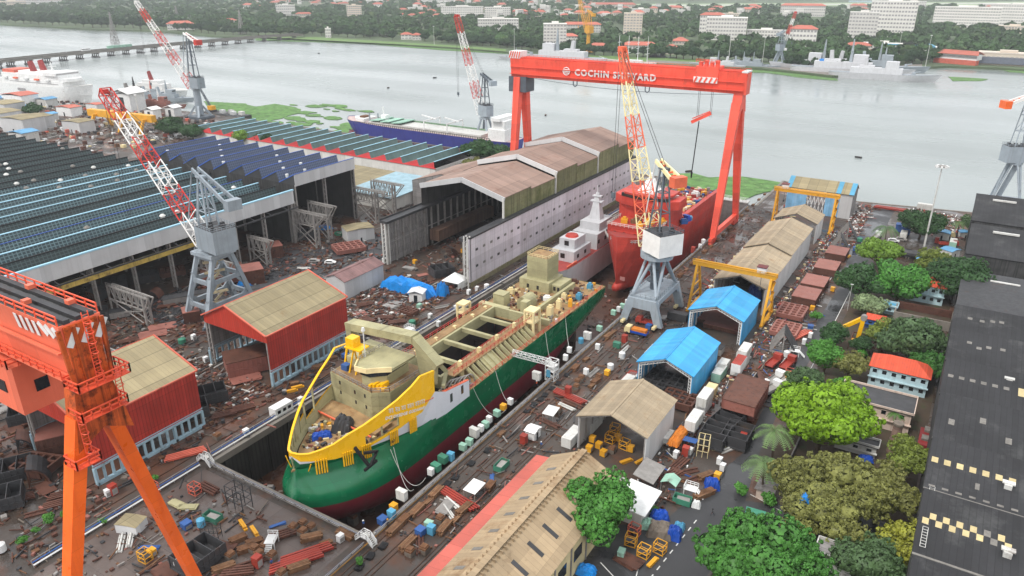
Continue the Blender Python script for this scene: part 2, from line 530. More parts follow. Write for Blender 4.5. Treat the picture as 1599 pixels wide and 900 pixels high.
M['paleblue'] = mat('pale_blue_plaster', (184, 210, 216), .8, var=.1, streak=.4, streakc=(120, 130, 130))
M['pinkwall'] = mat('pink_cream_plaster', (206, 186, 172), .85, var=.14, streak=.5, streakc=(120, 100, 90))
M['orangetarp'] = mat('orange_tarpaulin', (200, 118, 40), .6, var=.2, scale=.8, bump=.5, bscale=2)
M['bark'] = mat('tree_bark', (84, 70, 56), .9, var=.25, scale=2)
M['hyac'] = mat('water_hyacinth_green', (88, 124, 66), .95, var=.45, scale=.25, rust=.22, rustc=(136, 158, 104), rscale=.3, bump=.8, bscale=1.5)
M['grass'] = mat('grass', (98, 124, 70), .95, var=.3, scale=.15)
M['farland'] = mat('scrubby_far_ground', (78, 92, 64), .95, var=.35, scale=.012)
M['mud'] = mat('muddy_soil', (74, 62, 50), .9, var=.3, scale=.2, rust=.3, rustc=(60, 72, 40))
M['skin'] = mat('brown_skin', (120, 78, 54), .6, var=.05)
M['bwall'] = mat('white_far_building', (222, 218, 212), .8, var=.06, scale=.1)
M['bwall2'] = mat('cream_far_building', (214, 200, 184), .8, var=.08, scale=.1)
M['bwin'] = mat('shaded_window_band', (158, 154, 154), .4, var=.2, scale=.4)
M['bred'] = mat('terracotta_tile_roof', (182, 104, 88), .8, var=.14, scale=.2)
M['leafs'] = {}
def leafmat(name, rgb, var=.35):
 m = mat(name, rgb, .6, var=var, scale=.5, spec=.3, det=3)
 b = m.node_tree.nodes['Principled BSDF']
 b.inputs['Subsurface Weight'].default_value = 0
 return m
M['leaf_mango'] = leafmat('mango_leaf_green', (58, 104, 42))
M['leaf_lime'] = leafmat('lime_leaf_green', (118, 156, 30), .3)
M['leaf_dark'] = leafmat('dark_leaf_green', (52, 84, 44))
M['leaf_olive'] = leafmat('olive_leaf', (122, 124, 66), .4)
M['leaf_grey'] = leafmat('grey_green_leaf', (80, 106, 66))
M['leaf_yellow'] = leafmat('yellow_green_leaf', (142, 144, 50), .35)
M['leaf_fresh'] = leafmat('fresh_leaf_green', (80, 136, 52))
M['leaf_palm'] = leafmat('palm_leaf_green', (98, 124, 74))
M['far_leaf'] = mat('distant_canopy_green', (60, 84, 50), .9, var=.5, scale=.035, rust=.2, rustc=(92, 106, 62), rscale=.02, spec=.2)
M['far_leaf2'] = mat('distant_canopy_dark', (50, 74, 48), .9, var=.45, scale=.05, spec=.2)

# water: muddy, with a soft ripple
def water_mat():
 m = bpy.data.materials.new('muddy_backwater')
 m.use_nodes = True
 N, Lk = m.node_tree.nodes, m.node_tree.links
 b = N['Principled BSDF']
 g = N.new('ShaderNodeNewGeometry')
 n = N.new('ShaderNodeTexNoise')
 n.inputs['Scale'].default_value = .004
 n.inputs['Detail'].default_value = 6
 Lk.new(g.outputs['Position'], n.inputs['Vector'])
 r = N.new('ShaderNodeValToRGB')
 r.color_ramp.elements[0].color = (*lin((124, 131, 129)), 1)
 r.color_ramp.elements[0].position = .35
 r.color_ramp.elements[1].color = (*lin((146, 153, 151)), 1)
 r.color_ramp.elements[1].position = .65
 Lk.new(n.outputs['Fac'], r.inputs['Fac'])
 Lk.new(r.outputs[0], b.inputs['Base Color'])
 rr_ = N.new('ShaderNodeMapRange')
 n3 = N.new('ShaderNodeTexNoise')
 n3.inputs['Scale'].default_value = .006
 n3.inputs['Detail'].default_value = 5
 mq = N.new('ShaderNodeMapping')
 mq.inputs['Scale'].default_value = (.35, 2.2, 1)
 mq.inputs['Rotation'].default_value = (0, 0, .35)
 Lk.new(g.outputs['Position'], mq.inputs['Vector'])
 Lk.new(mq.outputs[0], n3.inputs['Vector'])
 rr_.inputs[1].default_value, rr_.inputs[2].default_value, rr_.inputs[3].default_value, rr_.inputs[4].default_value = .35, .65, .1, .36
 Lk.new(n3.outputs['Fac'], rr_.inputs[0])
 Lk.new(rr_.outputs[0], b.inputs['Roughness'])
 b.inputs['IOR'].default_value = 1.33
 mp = N.new('ShaderNodeMapping')
 mp.inputs['Scale'].default_value = (.5, 1.4, 1)
 mp.inputs['Rotation'].default_value = (0, 0, .5)
 Lk.new(g.outputs['Position'], mp.inputs['Vector'])
 n2 = N.new('ShaderNodeTexNoise')
 n2.inputs['Scale'].default_value = .35
 n2.inputs['Detail'].default_value = 5
 Lk.new(mp.outputs[0], n2.inputs['Vector'])
 bp = N.new('ShaderNodeBump')
 bp.inputs['Strength'].default_value = .25
 bp.inputs['Distance'].default_value = .5
 Lk.new(n2.outputs['Fac'], bp.inputs['Height'])
 Lk.new(bp.outputs[0], b.inputs['Normal'])
 return m
M['water'] = water_mat()
# ------------------------------------------------------------------ water, land, dock
def poly_sheet(name, pts, z, material, kind='structure', label=None, cat=None, thick=0):
 mb = MB()
 if thick:
  mb.prism([(p[0], p[1]) for p in pts], 2, z - thick, z)
 else:
  mb.add([(p[0], p[1], z) for p in pts], [tuple(range(len(pts)))])
 o = mb.build(name, material)
 o['kind'] = kind
 if label:
  tag(o, label, cat)
 return o
SHORE = [(-1500, 60), (-1000, 180), (-700, 300), (-560, 366), (-500, 372), (-235, 372), (-133, 372), (-133, 345), (-79, 345), (-79, 398), (-43, 377), (27, 389), (300, 400), (4000, 600)]
WY = [(p[0], p[1] - 4) for p in SHORE]
poly_sheet('water', WY[:7] + [(-134, 344), (-78, 344)] + WY[9:] + [(20000, 600), (20000, 12000), (-20000, 12000), (-20000, -900), (-1500, -900)], -3.0, M['water'])
# the yard: one sheet in pieces round the dock pit
DX0, DX1, DY0, DY1, DZ = -129.0, -83.0, 82.0, 343.0, -12.0
mb = MB()
LEFT = [(DX0, -300), (DX0, DY0), (DX0, 345), (-133, 345), (-133, 372), (-235, 372), (-500, 372), (-560, 366), (-700, 300), (-1000, 180), (-1500, 60), (-1500, -300)]
mb.add([(x, y, 0) for x, y in LEFT], [tuple(range(len(LEFT) - 1, -1, -1))])
RIGHT = [(DX1, -300), (900, -300), (4000, 600), (300, 400), (27, 389), (-43, 377), (-79, 398), (-79, 345), (DX1, 345), (DX1, DY0)]
mb.add([(x, y, 0) for x, y in RIGHT], [tuple(range(len(RIGHT)))])
mb.add([(DX0, -300, 0), (DX1, -300, 0), (DX1, DY0, 0), (DX0, DY0, 0)], [(0, 1, 2, 3)])
struct(mb.build('ground', M['yard']))
mb = MB()
mb.box(DX0 - 2, DX1 + 2, DY0 - 2, 346, DZ - 1, DZ)
struct(mb.build('dock_floor', M['dockfloor']))
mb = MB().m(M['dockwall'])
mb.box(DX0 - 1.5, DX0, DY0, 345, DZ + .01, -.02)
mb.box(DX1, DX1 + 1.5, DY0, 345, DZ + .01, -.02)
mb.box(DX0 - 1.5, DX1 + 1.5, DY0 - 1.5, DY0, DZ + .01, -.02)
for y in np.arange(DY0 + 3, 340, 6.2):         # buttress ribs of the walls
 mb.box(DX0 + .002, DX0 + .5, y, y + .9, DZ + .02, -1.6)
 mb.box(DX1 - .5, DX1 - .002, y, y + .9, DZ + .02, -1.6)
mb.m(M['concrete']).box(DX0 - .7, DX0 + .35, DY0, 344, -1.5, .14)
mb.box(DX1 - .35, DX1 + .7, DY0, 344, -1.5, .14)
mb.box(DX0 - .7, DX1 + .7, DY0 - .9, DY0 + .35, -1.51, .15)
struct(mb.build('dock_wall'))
mb = MB().m(M['concrete'])
PTS = SHORE[1:7] + [(-133, 346)]
for (a, b) in zip(PTS[:-1], PTS[1:]):
 mb.bar((a[0], a[1], -2), (b[0], b[1], -2), 1.2, 4.4)
for (a, b) in zip(SHORE[9:12], SHORE[10:13]):
 mb.bar((a[0], a[1], -2), (b[0], b[1], -2), 1.2, 4.3)
mb.bar((-79.2, 345, -2), (-79.2, 398, -2), 1.2, 4.4)
struct(mb.build('quay_wall'))

g = thing('dock_gate', 'long white topped caisson gate closing the far end of the dry dock', 'dock gate', (-106, 343, 0))
mb = MB().box(-23, 23, -1.2, 2.2, -12, 1.4)
mb.build('caisson', M['steelgrey'], g)
mb = MB().box(-23.4, 23.4, -1.6, 2.8, 1.4, 1.8)
mb.build('walkway', M['offwhite'], g)
MB().rail([(-23, -1.4, 1.8), (23, -1.4, 1.8)], 1.1, .06, 2).rail([(-23, 2.6, 1.8), (23, 2.6, 1.8)], 1.1, .06, 2).build('railing', M['white'], g)

# asphalt sheets
def sheet(name, pts, k, material, kind='structure'):
 return poly_sheet(name, pts, .004 * k, material, kind)
sheet('road', [(-36, 60), (-24.5, 60), (-24.5, 131), (-26.5, 150), (-27, 172), (-24, 262), (-23.5, 376), (-34, 376), (-31.5, 300), (-28.8, 262), (-30, 200), (-30.5, 165), (-29.5, 148), (-36.5, 116), (-47, 108), (-47, 60)], 1, M['asphalt'])
sheet('side_road', [(-24.5, 122), (-24.5, 131), (-8, 137), (4, 139), (4, 134), (-8, 130)], 1, M['asphalt'])
sheet('hall_road', [(-221, 120), (-196, 120), (-181, 194), (-182, 250), (-200, 250), (-205, 200), (-221, 190)], 1, M['asphalt'])
sheet('lane', [(-82, 60), (-82, 60.1), (-82.2, 342), (-66, 342), (-66, 60)], 1, mat('stained_crane_lane', (72, 64, 58), .6, var=.35, scale=.08, rust=.42, rustc=(100, 66, 48), rscale=.07, spec=.45, wet=.06))
sheet('plated_apron', [(-128, 40), (-84.6, 40), (-84.6, 79.5), (-128, 79.5)], 1, M['plate'])
sheet('soil', [(-24, 60), (5.4, 60), (5.4, 122), (-24, 122)], 1, M['mud'])
sheet('garden', [(-24, 139), (5, 139), (5, 300), (-22, 300)], 1, M['mud'])
# painted marks
mb = MB()
mb.box(-24.9, -24.7, 170, 262, .008, .009)
for y in np.arange(96, 122, 2.6):
 mb.cbox(-33.5 + (y - 96) * .1, y, .0085, .22, 1.2, .002, -.1)
for a, b in (((-42.3, 99.5), (-36.8, 96.5)), ((-36.8, 96.5), (-34.9, 97.7)), ((-34.9, 97.7), (-36.2, 103.5)), ((-24.2, 133.6), (-17.5, 131.6))):
 mb.bar((*a, .012), (*b, .012), .18, .004)
struct(mb.build('road_markings', M['paint_line']))
mb = MB().box(-82.9 + .55, -82.05, 60, 342, .008, .0085)
struct(mb.build('edge_line', M['yellow_line']))

# crane and trolley rails
for i, (x0, lb) in enumerate(((-80.7, 'nearest the dock edge'), (-79.6, 'one step out from the dock edge rail'), (-77.0, 'in the middle of the crane lane'), (-76.0, 'just right of the middle of the crane lane'), (-70.3, 'left of the far lane rail'), (-69.5, 'farthest from the dock'))):
 tag(MB().box(x0 - .09, x0 + .09, 60, 372, .01, .13).build('crane_rail', M['rail']), 'rusty crane rail right of the dock, ' + lb, 'rail')
for i, (x0, lb) in enumerate(((-134.2, 'beside the dock coping'), (-138.6, 'beside the red sheds'))):
 tag(MB().box(x0 - .09, x0 + .09, 60, 340, .01, .13).build('crane_rail', M['rail']), 'rusty steel crane rail left of the dock, ' + lb, 'rail')

# pipe rails round the dock
def pipe_rail(label, a, b, off):
 a, b = Vector(a), Vector(b)
 t = thing('pipe_rail', label, 'pipe rail', a)
 L = b - a
 n = int(L.length / 3)
 mb = MB()
 for k, (h, r, m_) in enumerate(((.55, .16, 'white'), (1.0, .13, 'bluepaint'), (1.35, .06, 'white'))):
  o = Vector(off) * (k * .28)
  if k < 2:
   MB().tube(o + Vector((0, 0, h)), L + o + Vector((0, 0, h)), r, n=6).build('pipe', M[m_], t)
  else:
   mb.bar(o + Vector((0, 0, h)), L + o + Vector((0, 0, h)), r * 2)
   mb.bar(Vector(off) * .3 + Vector((0, 0, .3)), L + Vector(off) * .3 + Vector((0, 0, .3)), .1)
 for i in range(n + 1):
  q = L * (i / n)
  mb.bar(q, q + Vector(off) * .56 + Vector((0, 0, 1.35)), .12)
 mb.build('railing', M['steelgrey'], t)
pipe_rail('white and blue pipe rail along the near end of the dry dock', (DX0 - .4, DY0 - .9, .15), (DX1 + .2, DY0 - .9, .15), (0, -1, 0))
pipe_rail('white and blue pipe rail along the left edge of the dry dock', (DX0 - .9, DY0 + 1, .15), (DX0 - .9, 338, .15), (-1, 0, 0))
pipe_rail('white and blue pipe rail along the right edge of the dry dock', (DX1 + .7, DY0 + 1, .15), (DX1 + .7, 338, .15), (1, 0, 0))
pipe_rail('white pipe rail running on past the near right corner of the dock', (DX1 + .6, 44, .05), (DX1 + .6, 79.5, .05), (1, 0, 0))
pipe_rail('white pipe rail running on past the near left corner of the dock', (DX0 - .6, 44, .05), (DX0 - .6, 79.5, .05), (-1, 0, 0))
def step_bridge(label, x, y, rz):
 t = thing('step_bridge', label, 'steps', (x, y, .1), rz)
 for s in (-1, 1):
  MB().bar((-2.2, s * .6, 0), (-.8, s * .6, 1.5), .15, .3).bar((-.8, s * .6, 1.5), (.8, s * .6, 1.5), .15, .3).bar((.8, s * .6, 1.5), (2.2, s * .6, 0), .15, .3).build('side_beam', M['white'], t)
  MB().rail([(-2.2, s * .6, 0), (-.8, s * .6, 1.5), (.8, s * .6, 1.5), (2.2, s * .6, 0)], 1.0, .06, .7).build('handrail', M['white'], t)
 mb = MB()
 for i in range(6):
  mb.box(-2.2 + i * .28, -1.95 + i * .28, -.6, .6, .1 + i * .26, .16 + i * .26)
  mb.box(1.95 - i * .28, 2.2 - i * .28, -.6, .6, .1 + i * .26, .16 + i * .26)
 mb.box(-.8, .8, -.6, .6, 1.5, 1.56)
 mb.build('treads', M['offwhite'], t)
step_bridge('white step bridge over the pipes at the near left dock corner', DX0 - .6, DY0 - 1, 0)
step_bridge('white step bridge over the pipes at the near right dock corner', DX1 + .4, DY0 - 1.2, 0)

# ------------------------------------------------------------------ far land
def pxpoly(px, z=0):
 return [at(u, v, z) for u, v in px]
FAR = [(-500, 30), (-200, 34), (0, 38), (60, 41), (150, 46), (240, 48), (300, 53), (345, 57), (400, 58), (470, 60), (530, 64), (600, 68), (700, 74), (790, 81), (860, 92), (960, 99), (1090, 104), (1190, 107), (1250, 113), (1300, 119), (1370, 112), (1440, 105), (1480, 103), (1560, 106), (1620, 110), (1800, 122), (2400, 150)]
fp = pxpoly(FAR, -.5)
poly_sheet('far_land', [(p.x, p.y) for p in fp] + [(16000, 3000), (16000, 26000), (-26000, 26000), (-26000, 2200), (-7000, 1400)], -.5, M['farland'], thick=3)
# floating hyacinth and grass margins
def margin(name, px, z, material, label, cat):
 p = pxpoly(px, z)
 rng = random.Random(len(px))
 q = []
 for a, b in zip(p, p[1:] + p[:1]):
  n = max(1, int((b - a).length / 9))
  for i in range(n):
   s = a.lerp(b, i / n)
   q.append((s.x + rng.uniform(-1.5, 1.5), s.y + rng.uniform(-1.5, 1.5)))
 return poly_sheet(name, q, z, material, 'stuff', label, cat, thick=.3)
margin('water_hyacinth', [(395, 57), (480, 61), (600, 67), (700, 73), (790, 80), (792, 84), (740, 81.5), (690, 78.5), (640, 74.5), (570, 68.5), (480, 65.5), (400, 63)], -2.6, M['hyac'], 'green margin of floating weed along the far wooded shore', 'water weed')
margin('water_hyacinth', [(1012, 101), (1090, 103.5), (1190, 105.5), (1260, 112), (1300, 120), (1310, 126), (1260, 122), (1200, 114), (1120, 110.5), (1020, 106)], -2.6, M['hyac'], 'green weed floating off the naval quay wall', 'water weed')
margin('water_hyacinth', [(1480, 120), (1500, 121), (1545, 123.5), (1530, 126), (1490, 126.5)], -2.6, M['hyac'], 'small green weed raft drifting in open water right of the grey ships', 'water weed')
margin('water_hyacinth', [(1555, 106), (1620, 109), (1620, 116), (1575, 112)], -2.6, M['hyac'], 'green weed strip by the dark sheds at the right far bank', 'water weed')
margin('water_hyacinth', [(1045, 272), (1080, 271), (1110, 277), (1160, 275), (1200, 281), (1232, 287), (1225, 296), (1200, 300), (1160, 312), (1155, 318), (1100, 306), (1052, 300), (1035, 285)], -2.6, M['hyac'], 'thick green water hyacinth carpet outside the dock gate', 'water weed')
margin('water_hyacinth', [(318, 158), (345, 160), (400, 166), (430, 162), (462, 168), (470, 176), (440, 184), (415, 190), (380, 190), (335, 176)], -2.6, M['hyac'], 'green water hyacinth carpet behind the red and white sawtooth building', 'water weed')
mb = MB()
rg = random.Random(5)
for i in range(150):
 u, v = rg.uniform(330, 590), rg.uniform(160, 212)
 if rg.random() > 1.15 - (u - 330) / 330:
  continue
 c = at(u, v, -2.6)
 n = rg.randint(5, 9)
 a0 = rg.uniform(2, 9)
 mb.prism([(c.x + a0 * rg.uniform(.5, 1.2) * math.cos(6.28 * k / n) * 1.4, c.y + a0 * rg.uniform(.4, 1) * math.sin(6.28 * k / n)) for k in range(n)], 2, -2.9, -2.6 + .003 * i / 10)
stuff(mb.build('weed_patches', M['hyac']), 'scattered small weed rafts on the pale water left of the blue hulled ship', 'water weed')
# ------------------------------------------------------------------ the green hulled ship in the dock
CX = -104.5
ship = thing('dredger_ship', 'green hulled ship with golden yellow bow standing in the dry dock', 'ship', (CX, 83, DZ))
# hull stations: Y, half widths at keel -9.4, -8.4, -5, -1.6 (waterline), 1.5, 4, 6.2 (deck edge)
ST = [(82.8, [0, 0, .1, .3, .3, 0, 0]), (83.3, [0, 1.0, 3.0, 3.6, 3.0, .6, .0]), (84.4, [.5, 2.2, 5.0, 6.0, 5.2, 2.2, 1.0]),
 (86.5, [1.4, 3.8, 7.2, 8.3, 7.4, 4.6, 2.8]), (89.5, [2.6, 5.8, 9.4, 10.4, 9.4, 6.9, 5.1]), (93, [4, 7.6, 10.9, 11.7, 10.9, 8.8, 7.1]),
 (98, [6.5, 10, 12.2, 12.6, 12.2, 10.8, 9.3]), (104, [9, 11.4, 12.8, 13, 12.9, 12.2, 11.1]), (112, [10.5, 12.2, 13, 13, 13, 13, 12.7]),
 (130, [11, 12.4, 13, 13, 13, 13, 13]), (160, [11, 12.4, 13, 13, 13, 13, 13]), (172, [9, 11.4, 12.8, 13, 13, 13, 13]),
 (182, [5, 8, 11.5, 12.8, 13, 13, 13]), (192, [2, 4, 9, 11.8, 13, 13, 13]), (200, [.5, 1.5, 6, 10.4, 12.6, 13, 13]), (206, [.2, .6, 3, 8.8, 12, 12.8, 13])]
ZL = [-9.4, -8.4, -5, -1.6, 1.5, 4, 6.4]
Y0 = [84.4, 83.6, 82.7, 82.4, 82.7, 83.7, 84.2]
del ST[1]
for i_, k_ in enumerate((.8, .8, .83, .87, .91, .95, .98)):
 ST[i_] = (ST[i_][0], [h * (k_ if j < 6 else 1) for j, h in enumerate(ST[i_][1])])
 ST[i_][1][6] = min(ST[i_][1][6], ST[i_][1][5])
def hull_pt(s, k, i):
 y, h = ST[i]
 if i == 0:
  return (CX, Y0[k], ZL[k] + (.6 if k == 0 else 0))
 z = ZL[k]
 if k == 0 and y > 172:
  z = ZL[0] + (y - 172) * .16
 if k in (1, 2) and y > 176:
  z = z + (y - 176) * (.1 if k == 1 else .06)
 if y < 90 and k == 0:
  z += .6
 return (CX + s * h[k], y, z)
def hull_rows(k0, k1, fine=6):
 rows = []
 # port keel .. over the stem .. starboard, one row per level, splined along the length
 def interp(k, s):
  pts = [Vector(hull_pt(s, k, i)) for i in range(len(ST))]
  out = []
  for i in range(len(pts) - 1):
   p0, p1, p2, p3 = pts[max(0, i - 1)], pts[i], pts[i + 1], pts[min(len(pts) - 1, i + 2)]
   for j in range(fine):
    t = j / fine
    q = .5 * ((2 * p1) + (p2 - p0) * t + (2 * p0 - 5 * p1 + 4 * p2 - p3) * t * t + (3 * p1 - p0 - 3 * p2 + p3) * t ** 3)
    if i < 1:
     q = Vector((p1.x + (p2.x - p1.x) * t ** .55, p1.y + (p2.y - p1.y) * t ** 1.15, p1.z + (p2.z - p1.z) * t))
    out.append(q)
  out.append(pts[-1])
  return out
 lv = [interp(k, -1)[::-1] + interp(k, 1) for k in range(len(ZL))]
 n = len(lv[0])
 sub = 3
 for k in range(k0, k1):
  for j in range(sub if k < k1 - 1 else sub + 1):
   t = j / sub
   a, b, c, d = lv[max(0, k - 1)], lv[k], lv[k + 1], lv[min(len(lv) - 1, k + 2)]
   rows.append([.5 * ((2 * b[i]) + (c[i] - a[i]) * t + (2 * a[i] - 5 * b[i] + 4 * c[i] - d[i]) * t * t + (3 * b[i] - a[i] - 3 * c[i] + d[i]) * t ** 3) for i in range(n)])
 return rows
MB().grid(hull_rows(3, 6)).build('upper_hull', M['shipgreen'], ship, W=True, smooth=True)
MB().grid(hull_rows(0, 3)).build('lower_hull', M['shipred'], ship, W=True, smooth=True)
mb = MB()
n = len(ST)
for i in range(n - 1):
 a, b = ST[i], ST[i + 1]
 mb.add([(CX - a[1][0], a[0], -9.35), (CX + a[1][0], a[0], -9.35), (CX + b[1][0], b[0], -9.3), (CX - b[1][0], b[0], -9.3)], [(0, 3, 2, 1)])
mb.m(M['shipgreen']).add([(CX + s * ST[-1][1][k], 206, ZL[k] + (30 * (.16, .1, .06)[k] if k < 3 else 0)) for s, ks in ((-1, range(6, -1, -1)), (1, range(0, 7))) for k in ks], [tuple(range(14))])
mb.build('keel_plates', M['shipred'], ship, W=True)
# deck
mb = MB().m(M['khaki_deck'])
mb.prism([(CX + s * max(.01, ST[i][1][6] - .45), ST[i][0] + .5) for s, r in ((-1, range(n)), (1, range(n - 1, -1, -1))) for i in r if ST[i][0] <= 128 or i < 0], 2, 5.9, 6.3)
mb.box(CX - 12.95, CX - 5.6, 128, 168, 5.9, 6.3)
mb.box(CX + 5.6, CX + 12.95, 128, 168, 5.9, 6.3)
mb.prism([(CX - 13, 168), (CX + 13, 168), (CX + 13, 206), (CX - 13, 206)], 2, 5.9, 6.31)
mb.build('main_deck', M['khaki_deck'], ship, W=True)
# bulwark with the yellow bow, from the tip round both sides
RIM = [(83.9, .0, 10.4, 9.6), (84.6, 1.6, 10.1, 8.4), (86, 3.0, 9.9, 8.1), (88, 4.6, 10.3, 7.7), (90, 6.0, 10.9, 7.4), (93, 7.6, 12.3, 7.4), (96, 9.1, 13.3, 7.6), (100, 10.4, 14.6, 8.2), (104, 11.6, 16.0, 8.9), (108, 12.4, 17.6, 9.7), (110.5, 12.8, 19.0, 10.0), (115, 13.0, 18.3, 13.0)]
def rim_side(s, mb, ofs, hole=False):
 out = []
 for y, h, zt, zb in RIM:
  out.append((CX + s * max(0, h - ofs), y + ofs * (.8 if y < 90 else .2), zt, zb))
 return out
for s, lab in ((1, 'yellow starboard bulwark with an oval opening and the ship name'), (-1, 'yellow port bulwark showing its ribbed inner side')):
 mb = MB()
 o, i_ = rim_side(s, mb, 0), rim_side(s, mb, .35)
 def P2(q, k):
  return (q[0], q[1], q[3] + (q[2] - q[3]) * k)
 for a in range(len(o) - 1):
  hole = s == 1 and 96 <= RIM[a][0] < 104
  ks = [(0, .12), (.12, .5), (.5, 1)]
  for k0, k1 in ks:
   if hole and k0 == .12 or (s < 0 and k0 > 0 and (RIM[a][0] >= 96 or RIM[a][0] >= 93 and k0 > .4)):
    continue
   mb.m(M['shipyel'])
   q = [P2(o[a], k0), P2(o[a + 1], k0), P2(o[a + 1], k1), P2(o[a], k1)]
   mb.add(q, [(0, 1, 2, 3) if s > 0 else (3, 2, 1, 0)])
   mb.m(M['khaki'])
   q = [P2(i_[a], k0), P2(i_[a + 1], k0), P2(i_[a + 1], k1), P2(i_[a], k1)]
   mb.add(q, [(3, 2, 1, 0) if s > 0 else (0, 1, 2, 3)])
  # frames inside
  if s > 0 or RIM[a][0] < 101:
   mb.bar(P2(i_[a], 0), P2(i_[a], .96), .16, .5)
 mb.m(M['shipyel'])
 for a in range(len(o) - 1):
  mb.bar((o[a][0] - s * .15, o[a][1], o[a][2]), (o[a + 1][0] - s * .15, o[a + 1][1], o[a + 1][2]), .5, .24)
 # slanting after edge down to the white strip
 e, f = o[-1], i_[-1]
 mb.bar((e[0] - s * .17, e[1], e[2]), (e[0] - s * .17, e[1] - 1.4, 13.2), .4, .5)
 mb.build('bulwark', None, ship, W=True, label=lab)
# white strip under the yellow and abaft it
WB = ([84, 96, 102, 110, 119, 130], [7.7, 7.7, 7.1, 6.3, 5.1, 5.0])
for s in (1, -1):
 edge = [(y, h, zb) for y, h, zt, zb in RIM] + [(119, 13.03, 11.0), (128.4, 13.03, 9.4)]
 mb = MB()
 low = MB()
 rows = []
 for k, (y, h, zb) in enumerate(edge):
  wb = float(np.interp(y, *WB))
  t_ = min(1, max(0, (wb - 6.1) / (zb - 6.1)))
  hb = max(0, h - .5) if y < 112 else 13.03
  rows.append(((CX + s * hb, y + .3 * (y < 112), 6.1), (CX + s * (hb + (h - hb) * t_), y, wb if k else zb - .3), (CX + s * max(0, h - .03 * (y < 112)), y, zb - .02)))
 for p_, q_ in zip(rows[:-1], rows[1:]):
  for m_, i0 in ((low, 0), (mb, 1)):
   if m_ is low and p_[1][2] < 6.1:
    continue
   f_ = [p_[i0], q_[i0], q_[i0 + 1], p_[i0 + 1]]
   m_.m(M['shipgreen'] if m_ is low else M['shipwhite']).add(f_, [(0, 1, 2, 3) if s > 0 else (3, 2, 1, 0)])
   f_ = [(c_[0] - s * .3, c_[1], c_[2]) for c_ in f_]
   m_.m(M['khaki']).add(f_, [(3, 2, 1, 0) if s > 0 else (0, 1, 2, 3)])
 low.build('bow_plating', None, ship, W=True)
 o_ = mb.build('side_plating', M['shipwhite'], ship, W=True, label='pale grey side plating below the yellow bow')
 for yy in (120.6, 125.0):
  MB().box(CX + s * 13.04 - .05, CX + s * 13.04 + .05, yy, yy + .9, 7.2, 9.4).build('port_opening', M['glass'], ship, W=True)
 mb = MB()
 for k in range(22):
  y = 112 + k * .75
  z = 12.2 - (y - 112) * .17
  mb.bar((CX + s * 12.9, y, z), (CX + s * 12.2, y, z), .3, .2)
 mb.bar((CX + s * 12.7, 111.5, 12.1), (CX + s * 12.7, 128.4, 9.4), .5, .2)
 mb.build('fender_battens', M['crane_orange'], ship, W=True, label='orange sheathing along the bulwark edge')
# anchor, fender strips, mark on starboard
for yy, hh, z in ((87.6, 4.9, 7.4), (92.3, 7.6, 7.6), (96.0, 9.2, 7.8), (102.5, 11.3, 8.3), (107.6, 12.5, 8.9)):
 mb = MB()
 for k in range(5):
  q = yy + (k - 2) * .42
  h = np.interp(q, [r[0] for r in RIM], [r[1] for r in RIM])
  mb.tube((CX + h + .25, q - .15, z + .9), (CX + h + .1, q, z - 2.6), .17, n=6)
 mb.build('bow_fender', M['shipyel'], ship, W=True)
mb = MB()
mb.bar((CX + 8.9, 92.9, 9.6), (CX + 11.3, 94.2, 5.0), .7, .5).bar((CX + 11.4, 92.6, 5.0), (CX + 11.5, 96.3, 5.3), .5, .5).bar((CX + 11.3, 94.2, 4.8), (CX + 11.5, 96.8, 7.6), .5, .4).bar((CX + 9.6, 94.5, 7.5), (CX + 11.5, 96.2, 7.6), .5, .5)
mb.build('anchor', M['black'], ship, W=True)
mb = MB()
for a0 in (0, math.pi):
 mb.path([(CX + 12.0, 101 + .45 * math.cos(a) + (.3 if a0 else -.3), 7.4 + .32 * math.sin(a)) for a in np.linspace(a0 + .5, a0 + 4.6, 8)], .07, 4)
mb.bar((CX + 12.0, 100.6, 7.4), (CX + 12.0, 101.4, 7.4), .1)
mb.build('hull_mark', M['black'], ship, W=True)
# name on the yellow side, two lines
def text_obj(name, s, size, loc, xdir, ydir, material, parent, ext=.03, bold=0, sp=1):
 cu = bpy.data.curves.new(name, 'FONT')
 cu.body = s
 cu.size = size
 cu.extrude = ext
 cu.offset = bold
 cu.space_character = sp
 cu.resolution_u = 2
 t = bpy.data.objects.new(name, cu)
 COL.objects.link(t)
 dg = bpy.context.evaluated_depsgraph_get()
 me = bpy.data.meshes.new_from_object(t.evaluated_get(dg))
 bpy.data.objects.remove(t)
 me.name = name
 me.materials.clear()
 me.materials.append(material)
 o = bpy.data.objects.new(name, me)
 COL.objects.link(o)
 x, y = Vector(xdir).normalized(), Vector(ydir).normalized()
 z = x.cross(y).normalized()
 y = z.cross(x)
 pl = parent.location if parent else Vector()
 l = Vector(loc) - pl
 o.matrix_basis = Matrix(((x.x, y.x, z.x, l.x), (x.y, y.y, z.y, l.y), (x.z, y.z, z.z, l.z), (0, 0, 0, 1)))
 if parent:
  o.parent = parent
 return o
xd = Vector((2.0, 8.7, -1.7))
def wrap(o):
 """lay lettering on the curved bulwark"""
 Mx = o.matrix_basis
 Mi = Mx.inverted()
 for v in o.data.vertices:
  p = Mx @ v.co
  y = p.y + ship.location.y
  d = .1 if v.index % 2 else .06
  p.x = float(np.interp(y, [r[0] for r in RIM], [r[1] for r in RIM])) + CX - ship.location.x + d
  v.co = Mi @ p
wrap(text_obj('name_lettering', 'DCI DREDGE GODAVARI', 1.0, (CX + 11.3, 100.7, 12.6), xd, (0, 0, 1), M['white'], ship, .0, .035))
